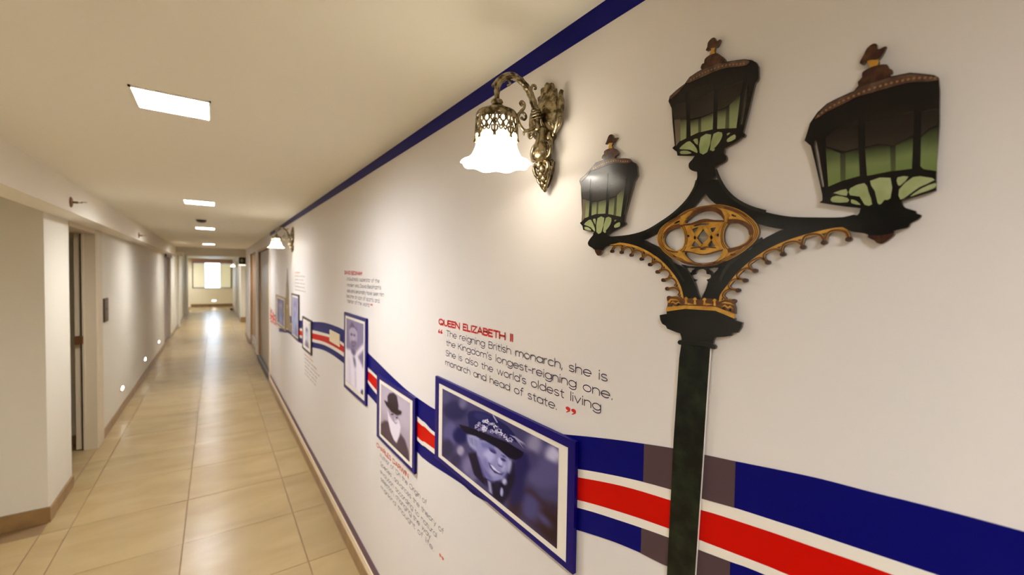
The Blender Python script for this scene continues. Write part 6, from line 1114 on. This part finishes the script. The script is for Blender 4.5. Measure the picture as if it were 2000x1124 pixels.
# ---- lettering: a monoline round face drawn stroke by stroke (x-height 100)
def A_(cx, cy, rx, ry, a0, a1, n=None):
    n = n or max(5, int(abs(a1-a0)/14)); return [(cx+rx*math.cos(R(a0+(a1-a0)*i/n)), cy+ry*math.sin(R(a0+(a1-a0)*i/n))) for i in range(n+1)]
O_ = A_(50, 50, 50, 50, 0, 360, 28)
ar = lambda x: A_(x+42, 58, 42, 42, 180, 0)
GLY = {
 'a': (100, [O_, [(100, 100), (100, 0)]]), 'b': (100, [O_, [(0, 150), (0, 0)]]), 'd': (100, [O_, [(100, 150), (100, 0)]]), 'c': (86, [A_(50, 50, 50, 50, 42, 318)]),
 'e': (100, [[(0, 50), (100, 50)]+A_(50, 50, 50, 50, 0, 318)]), 'f': (52, [[(22, 0), (22, 120)]+A_(50, 120, 28, 30, 180, 80), [(0, 96), (52, 96)]]),
 'g': (100, [O_, [(100, 100), (100, -6)]+A_(50, -6, 50, 38, 0, -150)]), 'h': (84, [[(0, 150), (0, 0)], [(0, 50)]+ar(0)+[(84, 0)]]),
 'i': (8, [[(4, 100), (4, 0)], [(4, 128), (4, 144)]]), 'j': (20, [[(14, 100), (14, -20)]]), 'k': (74, [[(0, 150), (0, 0)], [(68, 100), (0, 38)], [(24, 60), (74, 0)]]), 'l': (8, [[(4, 150), (4, 0)]]),
 'm': (144, [[(0, 100), (0, 0)], [(0, 50)]+A_(36, 62, 36, 38, 180, 0)+[(72, 0)], [(72, 50)]+A_(108, 62, 36, 38, 180, 0)+[(144, 0)]]),
 'n': (84, [[(0, 100), (0, 0)], [(0, 50)]+ar(0)+[(84, 0)]]), 'o': (100, [O_]), 'p': (100, [O_, [(0, 100), (0, -46)]]), 'q': (100, [O_, [(100, 100), (100, -46)]]),
 'r': (46, [[(0, 100), (0, 0)], [(0, 50)]+A_(42, 58, 42, 42, 180, 80)]), 's': (70, [A_(35, 74, 33, 26, 35, 270)+A_(35, 24, 35, 24, 90, -150)[1:]]),
 't': (54, [[(22, 132), (22, 26)]+A_(48, 26, 26, 26, 180, 275), [(0, 96), (54, 96)]]), 'u': (84, [[(0, 100), (0, 42)]+A_(42, 42, 42, 42, 180, 360)+[(84, 100)], [(84, 42), (84, 0)]]),
 'v': (84, [[(0, 100), (42, 0), (84, 100)]]), 'w': (132, [[(0, 100), (33, 0), (66, 100), (99, 0), (132, 100)]]), 'y': (84, [[(0, 100), (42, 2)], [(84, 100), (24, -46)]]), 'x': (80, [[(0, 100), (80, 0)], [(80, 100), (0, 0)]]),
 'T': (96, [[(0, 140), (96, 140)], [(48, 140), (48, 0)]]), 'B': (90, [[(0, 76), (52, 76)]+A_(52, 108, 30, 32, -90, 90)+[(0, 140), (0, 0), (54, 0)]+A_(54, 38, 36, 38, -90, 90)]), 'K': (92, [[(0, 140), (0, 0)], [(86, 140), (0, 56)], [(30, 84), (92, 0)]]),
 'S': (90, [A_(45, 104, 41, 36, 35, 270)+A_(45, 34, 45, 34, 90, -150)[1:]]), 'A': (112, [[(0, 0), (56, 140), (112, 0)], [(22, 46), (90, 46)]]), 'U': (100, [[(0, 140), (0, 48)]+A_(50, 48, 50, 48, 180, 360)+[(100, 140)]]),
 'D': (108, [[(40, 0), (0, 0), (0, 140), (40, 140)]+A_(40, 70, 68, 70, 90, -90)]), 'O': (140, [A_(70, 70, 70, 70, 0, 360, 32)]), 'Q': (140, [A_(70, 70, 70, 70, 0, 360, 32), [(86, 40), (136, -4)]]), 'E': (80, [[(80, 140), (0, 140), (0, 0), (80, 0)], [(0, 72), (70, 72)]]),
 'N': (108, [[(0, 0), (0, 140), (108, 0), (108, 140)]]), 'L': (72, [[(0, 140), (0, 0), (72, 0)]]), 'I': (10, [[(5, 140), (5, 0)]]), 'Z': (96, [[(0, 140), (96, 140), (0, 0), (96, 0)]]), 'H': (104, [[(0, 140), (0, 0)], [(104, 140), (104, 0)], [(0, 70), (104, 70)]]),
 'C': (112, [A_(66, 70, 66, 70, 45, 315)]), 'R': (90, [[(0, 0), (0, 140), (48, 140)]+A_(48, 104, 38, 36, 90, -90)+[(0, 68)], [(46, 68), (90, 0)]]), 'W': (170, [[(0, 140), (42, 0), (85, 140), (128, 0), (170, 140)]]), 'V': (112, [[(0, 140), (56, 0), (112, 140)]]),
 'M': (128, [[(0, 0), (0, 140), (64, 50), (128, 140), (128, 0)]]), 'K2': (0, []),
 '.': (8, [[(4, 0), (4, 14)]]), ',': (12, [[(8, 14), (0, -26)]]), '-': (50, [[(0, 52), (50, 52)]]), "'": (10, [[(8, 150), (3, 112)]]), '‘': (10, [[(3, 150), (8, 112)]]), '’': (10, [[(8, 150), (3, 112)]]), ' ': (54, []),
}
def text(t, name, s, p0, p1, xh, hw, m, front=.0012, split=False):
    """one line of lettering from p0 to p1 (across, up), x-height xh, half stroke hw, in metres"""
    sp = 21; x = 0; strokes = []
    for ch in s:
        w, st = GLY[ch]
        strokes.append([[(x+a, b) for a, b in l] for l in st])
        x += w+sp
    W = x-sp; sx = (p1[0]-p0[0])/W; sy = xh/100; vs, fs = [], []; off = t.location
    lift = lambda a: p0[1]+(p1[1]-p0[1])*(a-p0[0])/(p1[0]-p0[0])
    for gl in strokes:
        if split: vs, fs = [], []
        for l in gl:
            q = [Vector((p0[0]+a*sx, b*sy)) for a, b in l]; q = [v for k, v in enumerate(q) if k == 0 or (v-q[k-1]).length > 1e-6]; n = len(q); cl = (q[0]-q[-1]).length < 1e-6
            if cl: q = q[:-1]; n -= 1
            base = len(vs)
            for i in range(n):
                a = q[(i-1) % n] if cl or i > 0 else None; b = q[(i+1) % n] if cl or i < n-1 else None
                t1 = (q[i]-a).normalized() if a is not None else None; t2 = (b-q[i]).normalized() if b is not None else None
                tt = ((t1 or t2)+(t2 or t1)).normalized(); nn = Vector((-tt.y, tt.x))
                k = hw/max(.45, nn.dot(Vector((-(t2 or t1).y, (t2 or t1).x))))
                e = Vector((0, 0)) if (a is not None and b is not None) else tt*hw*.6*(1 if b is None else -1)
                for sg in (1, -1):
                    v = q[i]+nn*k*sg+e; vs.append((XR-front-off.x, -v.x-off.y, v.y+lift(q[i].x)-off.z))
            for i in range(n if cl else n-1):
                j = (i+1) % n; fs.append((base+2*i, base+2*i+1, base+2*j+1, base+2*j))
        if split and vs:
            me = bpy.data.meshes.new(name); me.from_pydata(vs, [], fs); me.update(); link(name, me, m, t)
    if split: return
    me = bpy.data.meshes.new(name); me.from_pydata(vs, [], fs); me.update()
    return tag(link(name, me, m, t), kind='stuff')
def quotes(t, p, w, h, m, opening):
    for k in (0, 1):
        a = p[0]+k*w*.55; sg = -1 if opening else 1
        c = (a+w*.2, p[1]+(h*.28 if opening else h*.72)); r = h*.26
        ts = [(c[0]+w*.2*math.cos(x), c[1]+r*math.sin(x)) for x in np.linspace(0, 2*PI, 17)[:-1]]
        plate('quote_mark', [[ts]], m, t, .0004, .0016)
        tl = [(c[0]+sg*w*.2, c[1]), (c[0]+sg*w*.17, c[1]-sg*h*.35), (c[0]-sg*w*.12, c[1]-sg*h*.7), (c[0]-sg*w*.16, c[1]-sg*h*.62), (c[0]+sg*w*.02, c[1]-sg*h*.3), (c[0]+sg*w*.02, c[1])]
        plate('quote_mark', [[tl]], m, t, .0004, .0012)
TX = [[(a*1e-4, z*1e-4) for a, z in i[0]] for i in TR['text']]
t = thing('wall_lettering', 'red heading and four navy lines of lettering above the flowered-hat photo', 'lettering', (XR, 1.0, 1.35), 'quotation lettering on the right wall')
text(t, 'heading_letter', 'QUEEN ELIZABETH II', TX[0][0], TX[0][1], .0134, .0027, M_redink, split=True)
for s, i in (('The reigning British monarch, she is', 1), ("the Kingdom's longest-reigning one.", 2), ('She is also the world\'s oldest living', 3), ('monarch and head of state.', 4)):
    text(t, 'letter', s, TX[i][0], TX[i][1], .0136, .0011, M_ink, split=True)
quotes(t, TX[5][0], .034, .016, M_redink, True); quotes(t, (TX[6][0][0], TX[6][0][1]), .034, .015, M_redink, False)
t = thing('wall_lettering', 'small red heading and five grey lines above the white-shirt portrait', 'lettering', (XR, 2.4, 1.5), 'quotation lettering on the right wall')
text(t, 'heading', 'DAVID BECKHAM', TX[7][0], TX[7][1], .0138, .0024, M_redink)
for s, i in (('Undoubtedly superstar of the', 8), ('modern era, David Beckham\'s', 9), ('skills and personality have seen him', 10), ('become an icon of sports and', 11), ('fashion of the world.', 12)):
    text(t, 'text_line', s, TX[i][0], TX[i][1], .0138, .0011, M_ink)
quotes(t, TX[13][0], .036, .012, M_redink, False)
t = thing('wall_lettering', 'orange-red heading and five grey lines below the bowler-hat photo', 'lettering', (XR, 1.75, .62), 'quotation lettering on the right wall')
text(t, 'heading', 'CHARLES DARWIN', TX[14][0], TX[14][1], .0138, .0022, M_oink)
for s, i in (('Author of ‘On the Origin of', 15), ('Species’, advances the theory of', 16), ('evolution according to natural', 17), ('selection, changing the way', 18), ('mankind thought of life.', 19)):
    text(t, 'text_line', s, TX[i][0], TX[i][1], .0138, .0009, M_ink)
quotes(t, TX[20][0], .036, .012, M_oink, False)
# two blocks too far away to read: word-long dashes
def blurb(label, a0, z0, dz, rows, head, n):
    t = thing('wall_lettering', label, 'lettering', (XR, -a0, z0), 'quotation lettering on the right wall')
    def dash(x, w, z, h, m, nm):
        k = 0; isl_ = []
        while k < w: isl_.append([rect(x+k, x+k+.011, z, z+h*random.uniform(.6, 1))]); k += .017
        tag(plate(nm, isl_, m, t, .0004, .0012), kind='stuff')
    dash(a0, head, z0, .014, M_pale, 'heading')
    for r in range(rows):
        x = a0+.02; e = n*random.uniform(.8, 1)
        while x < a0+e:
            w = random.uniform(.05, .13); dash(x, w, z0-dz*(r+1), .013, M_faint, 'text_line'); x += w+.03
blurb('faint illegible lettering below the small bluish portrait', -4.16, .925, .034, 5, .40, .62)
blurb('faint illegible lettering above the narrow tall portrait by the tower', -4.72, 1.66, .034, 5, .3, .6)

# ------------------------------------------------------------------ street-lamp cut-out on the wall
lamp = thing('street_lamp_cutout', 'tall printed cut-out of a three-headed green and gold street lamp', 'wall graphic', (XR, .42, .18))
B0, B1 = .0024, .0068                              # board back and front
part('post', 'post', M_post, lamp, B0, B1, 0, M_board)
part('collar', 'collar', M_iron, lamp, B0, B1+.0008, 3, M_edge)
part('capital', 'capital', M_iron, lamp, B0, B1+.0005, 0, M_edge)
for i, k in enumerate(('arm_ul', 'arm_ur', 'arm_ll', 'arm_lr')): part('arm', k, M_iron, lamp, B0, B1+i*.00008, 3, M_edge)
part('trefoil_panel', 'trefoil', M_iron, lamp, B0, B1-.0004, 2, M_edge)
for q in TR['streak']: plate('printed_sheen', [stroke_loops([(p.x, p.y) for p in sm([(a*1e-4, z*1e-4, 0) for a, z in q[0]], 4, False)], .005)], M_streak, lamp, B1, B1+.0005)
ro = part('roundel', 'roundel', M_gold, lamp, B0, B1+.001, 3, M_edge)[0]
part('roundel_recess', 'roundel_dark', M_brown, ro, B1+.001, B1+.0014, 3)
def grow(l, k):
    cx = sum(p[0] for p in l)/len(l); cz = sum(p[1] for p in l)/len(l); return [(cx+(a-cx)*k, cz+(z-cz)*k) for a, z in l]
_l = isl('roundel')[0]
for l, k in ((_l[0], .97), (_l[0], .94), (_l[0], .905), (_l[1], 1.12), (_l[1], 1.26), (_l[2], 1.12), (_l[2], 1.26), (_l[3], 1.13), (_l[3], 1.27), (_l[4], 1.12), (_l[4], 1.24)):
    g = [(p.x, p.y) for p in sm([(a, z, 0) for a, z in grow(l, k)], 4)]; plate('moulding_line', [stroke_loops(g+[g[0], g[1]], .0011)], M_brown, ro, B1+.001, B1+.0013)
part('monogram_bar', 'roundel_bar', M_goldb, ro, B1+.0012, B1+.002, 0)
for side in ('left', 'right'):
    bd = [(p.x, p.y) for p in sm([(a*1e-4, z*1e-4, 0) for a, z in TR['fringe_%s_border' % side][0][0]], 4, False)]
    fr = plate('fringe', [stroke_loops(bd, .0042)], M_gold, lamp, B0, B1+.0004, 0, M_edge)
    for q, tip in zip(TR['fringe_%s_arc' % side], TR['fringe_%s_tip' % side][0][0]):
        pl = [(p.x, p.y) for p in sm([(a*1e-4, z*1e-4, 0) for a, z in q[0]], 4, False)]
        tp = (tip[0]*1e-4, tip[1]*1e-4)
        full = ([tp]+pl) if (Vector(tp)-Vector(pl[0])).length < (Vector(tp)-Vector(pl[-1])).length else pl+[tp]
        n = len(full); plate('cusp', [stroke_loops(full, [.0042]*n)], M_gold, fr, B0, B1+.0001, 0, M_edge)
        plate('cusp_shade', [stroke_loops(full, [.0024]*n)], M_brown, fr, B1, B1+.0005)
        plate('cusp_tip', [[[(tp[0]+.0038*math.cos(x), tp[1]+.0034*math.sin(x)) for x in np.linspace(0, 2*PI, 9)[:-1]]]], M_crown, fr, B0, B1+.0007)
cr = part('coronet', 'coronet_back', M_brown, lamp, B0, B1+.0012, 0, M_edge)[0]
part('coronet_band', 'coronet_band', M_goldb, cr, B1+.0008, B1+.002, 0)
part('coronet_knop', 'coronet_knop', M_gold, cr, B1+.0008, B1+.0022, 0)
for k, lb, pm in (('small', 'small lantern beside the wall sconce', M_pane), ('mid', 'middle lantern at the top', M_pane), ('large', 'largest lantern at the right', M_pane2)):
    body = part('lantern', k+'_body', M_lant, lamp, B0, B1+.0002, 0, M_edge)[0]; body['label'] = lb
    z = B1+.0002
    part('smoked_pane', k+'_dark', M_smoke, body, z, z+.0004, 0)
    if k+'_leftgrey' in TR: part('grey_pane', k+'_leftgrey', M_greyp, body, z, z+.0004, 0)
    part('green_pane', k+'_green', pm, body, z, z+.0004, 0)
    part('rear_bar', k+'_bmull', M_paned, body, z, z+.0004, 0)
    part('fan_pane', k+'_fan', M_fan, body, z, z+.0006, 2)
    part('roof', k+'_roof', M_roof, body, z, z+.0008, 2)
    if k+'_eave' in TR: part('eave', k+'_eave', M_roof, body, z, z+.0006, 0)
    dts = [(a*1e-4, zz*1e-4) for a, zz in TR[k+'_dots'][0][0]]
    r0 = (.0014 if k != 'small' else .0013)
    for a, zz in dts: plate('roof_bead', [[[(a+r0*math.cos(x), zz+r0*math.sin(x)) for x in np.linspace(0, 2*PI, 9)[:-1]]]], M_goldb if k == 'small' else mat('printed_bead', (136, 96, 60), .2) if a is dts[0][0] else bpy.data.materials.get('printed_bead') or M_gold, body, z+.0006, z+.0012)
    part('finial_base', k+'_fbase', M_crown, body, B0, B1+.0006, 2, M_edge)
    part('finial_neck', k+'_fneck', M_gold, body, B0, B1+.0003, 2, M_edge)
    part('finial_crown', k+'_fcrown', M_crown, body, B0, B1+.0006, 2, M_edge)
    part('bracket', 'bracket_'+k, M_iron, lamp, B0, B1+.0006, 2, M_edge)
    if 'bracket_%s_tip' % k in TR: part('drop_finial', 'bracket_%s_tip' % k, M_crown, lamp, B0, B1+.0012, 2, M_edge)

# ------------------------------------------------------------------ wall sconces
def smt(pts, n=4): return [tuple(p) for p in sm(pts, n, False)]
def make_sconce(label, loc):
    t = thing('wall_sconce', label, 'wall sconce', loc, 'brass wall sconces')
    # local axes: -x out of the wall, y along it, z up; origin on the wall at 2.00 m
    mb = MB()                                     # oval fluted back plate
    def flute(j, th, r, h):
        k = 1+.05*math.cos(16*th); return (r*k, h+(.0015*math.cos(16*th) if 0 < j < 4 else 0))
    mb.lathe([(1.0, 0), (1.0, .004), (.9, .009), (.72, .010), (.6, .014), (.3, .019), (.001, .021)], seg=64, axis='x', f=flute, cap0=True)
    for v in mb.bm.verts: v.co.x *= 1.4; v.co.y = v.co.y*.040+.010; v.co.z = v.co.z*.078+.052
    mb.build('backplate', M_brass, t, True)
    mb = MB()                                     # leaves and scrolls around the plate
    for sgn in (1, -1):
        mb.tube(smt([(-.012, sgn*.020, -.01), (-.016, sgn*.036, .008), (-.018, sgn*.050, .035), (-.016, sgn*.052, .062), (-.013, sgn*.046, .082), (-.012, sgn*.050, .094)]), [.004+.0045*math.sin(PI*i/20) for i in range(21)], 8)
        mb.tube(smt([(-.016, sgn*.05, .032), (-.022, sgn*.058, .022), (-.022, sgn*.054, .010), (-.020, sgn*.046, .014), (-.018, sgn*.048, .022)]), [.0055-.003*i/16 for i in range(17)], 8)
        for k in range(5): mb.ball((-.016, sgn*(.03+.005*k), .0+.017*k), .007, .005, .011, u=8, v=6)
        mb.ball((-.02, sgn*.018, -.006), .009, .008, .013, u=10, v=6)
    mb.ball((-.026, 0, .000), .012, .011, .016)
    mb.build('leaf_scrollwork', M_brass, t, True)
    mb = MB()                                     # urn body
    mb.lathe([(.006, .02), (.013, .012), (.011, .0), (.012, -.006), (.015, -.014), (.020, -.028), (.0235, -.042), (.023, -.052), (.017, -.060), (.012, -.064)], (-.030, -.002, 0), 28, cap0=True, cap1=True)
    mb.build('urn', M_brass, t, True)
    mb = MB()
    for sgn in (1, -1):                           # volutes hugging the urn and the pointed foliage tail
        mb.tube(smt([(-.03, sgn*.018, -.018), (-.03, sgn*.030, -.022), (-.03, sgn*.036, -.036), (-.03, sgn*.031, -.052), (-.03, sgn*.022, -.054), (-.03, sgn*.02, -.044), (-.03, sgn*.026, -.040)]), [.005-.0022*i/24 for i in range(25)], 8)
        mb.tube(smt([(-.03, sgn*.012, -.062), (-.030, sgn*.026, -.070), (-.028, sgn*.022, -.088), (-.026, sgn*.010, -.098)]), [.0045]*13, 8)
        mb.tube(smt([(-.024, sgn*.022, -.088), (-.022, sgn*.018, -.104), (-.018, sgn*.007, -.118)]), [.0045-.002*i/8 for i in range(9)], 8)
        for k in range(6): mb.ball((-.018, sgn*(.026-.0042*k), -.066-.0105*k), .006, .005, .0075, u=8, v=6)
    for k in range(5): mb.ball((-.030+.002*k, .004*(-1)**k, -.068-.011*k), .009-.0008*k, .008, .010, u=10, v=6)
    mb.ball((-.016, 0, -.122), .006, .006, .010)
    mb.lathe([(.02, -.06), (.018, -.08), (.012, -.1), (.004, -.12)], (-.010, 0, 0), 16, cap0=True, cap1=True)
    mb.build('foliage_tail', M_brass, t, True)
    A = lambda d, z: (-d*.001, 0, z*.001-2.0)
    mb = MB()                                     # swan-neck arm with socket rings and leaf curl
    arm = smt([A(40, 2010), A(46, 2035), A(50, 2056), A(56, 2072), A(65, 2088), A(77, 2101), A(92, 2110), A(109, 2113), A(126, 2110), A(142, 2100), A(153, 2086), A(156, 2070), A(156, 2048)], 4)
    n = len(arm); mb.tube(arm, [.0085-.003*i/n+(.0012 if i % 4 == 0 else 0) for i in range(n)], 12)
    mb.tube(smt([A(90, 2112), A(112, 2119), A(134, 2112), A(152, 2098), A(162, 2086), A(168, 2078)]), [.0045-.001*i/20 for i in range(21)], 8)
    for d, z, r in ((46, 2036, .013), (47, 2042, .0145), (48, 2048, .013), (49, 2054, .0115)): mb.tube([(-d*.001+.001, 0, z*.001-2.0-.002), (-d*.001, 0, z*.001-2+.002)], r, 16)
    mb.tube(smt([A(62, 2082), A(63, 2098), A(59, 2108), A(51, 2110), A(49, 2104), A(54, 2102)]), [.0042-.002*i/20 for i in range(21)], 8)
    mb.tube(smt([A(128, 2106), A(122, 2096), A(128, 2090)]), .003, 6)
    mb.build('arm', M_brass, t, True)
    mb = MB()                                     # C-scroll between body and shade
    mb.tube(smt([A(46, 2018), A(60, 2008), A(78, 2001), A(92, 2009), A(99, 2023), A(97, 2035), A(88, 2041), A(79, 2038), A(76, 2031), A(82, 2025), A(88, 2027)]), [.0042-.0016*i/40 for i in range(41)], 8)
    mb.tube(smt([A(99, 2028), A(92, 2041), A(83, 2050), A(81, 2060), A(88, 2065), A(94, 2060), A(90, 2056)]), [.0036-.001*i/24 for i in range(25)], 8)
    mb.tube(smt([A(66, 2004), A(80, 1998), A(82, 1989)]), [.0035, .0034, .0033, .0032, .003, .0028, .0024, .002, .0016], 6)
    mb.ball(A(88, 2027), .004); mb.ball(A(90, 2057), .004)
    mb.build('scroll', M_brass, t, True)
    cx, z0 = -.156, 0
    mb = MB(); mb.lathe([(.006, .052), (.012, .050), (.0135, .046), (.011, .042), (.012, .040), (.020, .034), (.033, .027), (.0425, .0225), (.0445, .019), (.042, .017)], (cx, 0, 0), 40, cap0=True)
    mb.build('shade_cap', M_brass, t, True)
    # pierced gallery: eight fleur panels wrapped round the shade
    mb = MB(); rad = lambda h: .0435+.003*max(0, h)/50
    def cyl(u, h, k): th = (u+k)*2*PI/8+.12; r = rad(h); return (cx+r*math.cos(th), r*math.sin(th), .019-h*.00118)
    mb.lathe([(.042, .020), (.0462, .017), (.0458, .006), (.0435, .004)], (cx, 0, 0), 64)
    for k in range(8):
        c = lambda pts, r, n=3: mb.tube([cyl(p[0], p[1], k) for p in sm([(a, b, 0) for a, b in pts], n, False)], r, 5)
        c([(0, 6), (0, 20), (0, 36), (0, 47), (0, 52)], [.0028]*9+[.0034, .0048, .0030, .0010])
        for s in (1, -1):
            c([(0, 14), (s*.10, 10), (s*.2, 13), (s*.22, 20), (s*.13, 22), (s*.06, 19)], .0024)
            c([(0, 38), (s*.06, 28), (s*.14, 24), (s*.2, 27)], .0021)
            c([(0, 44), (s*.09, 42), (s*.17, 38), (s*.16, 32), (s*.1, 33)], .0024)
            c([(s*.2, 27), (s*.3, 32), (s*.4, 31), (s*.5, 24)], .0021)
            c([(s*.28, 33), (s*.33, 38), (s*.42, 37), (s*.5, 33)], .0020)
            c([(0, 48), (s*.06, 45)], .0022, 1)
        ring = [cyl(.5+.17*math.cos(a), 17+6.5*math.sin(a), k) for a in np.linspace(0, 2*PI, 15)[:-1]]
        mb.tube(ring, .0024, 5, closed=True)
        mb.tube([cyl(.5, 24, k), cyl(.5, 34, k), cyl(.5, 37, k)], [.0032, .0036, .0012], 5)
    mb.build('pierced_gallery', M_brass, t, True)
    # frosted bell shade with a frilled rim
    def frill(j, th, r, h): w = max(0, (j-7)/5) if j <= 12 else max(0, (17-j)/5); return (r*(1+.022*w*math.cos(9*th)), h-.0018*w*math.cos(9*th+.6))
    outer = [(.020, .017), (.036, .015), (.0392, .006), (.0403, -.006), (.0410, -.018), (.0422, -.031), (.0440, -.043), (.0466, -.054), (.0502, -.0635), (.0548, -.072), (.0612, -.079), (.0695, -.0845), (.0770, -.0875)]
    inner = [(r-.003, h) for r, h in outer[::-1]][1:6]
    gl = MB().lathe(outer+inner, (cx, 0, 0), 72, frill).build('glass_shade', M_shade, t, True)
    MB().ball((cx, 0, -.045), .021, .021, .026).build('bulb', M_bulb, gl, True)
    ld = bpy.data.lights.new('bulb_light', 'POINT'); ld.energy = SCONCE_POWER; ld.color = SCONCE_COLOR; ld.shadow_soft_size = .02
    lo = bpy.data.objects.new('bulb_light', ld); COL.objects.link(lo); lo.parent = gl; lo.location = (cx, 0, -.055)
    return t
def copy_tree(o, parent=None):
    c = o.copy(); COL.objects.link(c); c.parent = parent
    for ch in o.children: copy_tree(ch, c)
    return c
s1 = make_sconce('large ornate brass wall sconce with frosted bell shade next to the lamp cut-out', (XR, .777, 2.0))
s2 = copy_tree(s1); s2.location = (XR, 4.80, 2.0); s2['label'] = 'second brass wall sconce farther down, above the clock tower cut-out'
s3 = copy_tree(s1); s3.location = (.70, 18.6, 1.93); s3['label'] = 'tiny far wall sconce glowing beside the black hanging sign'
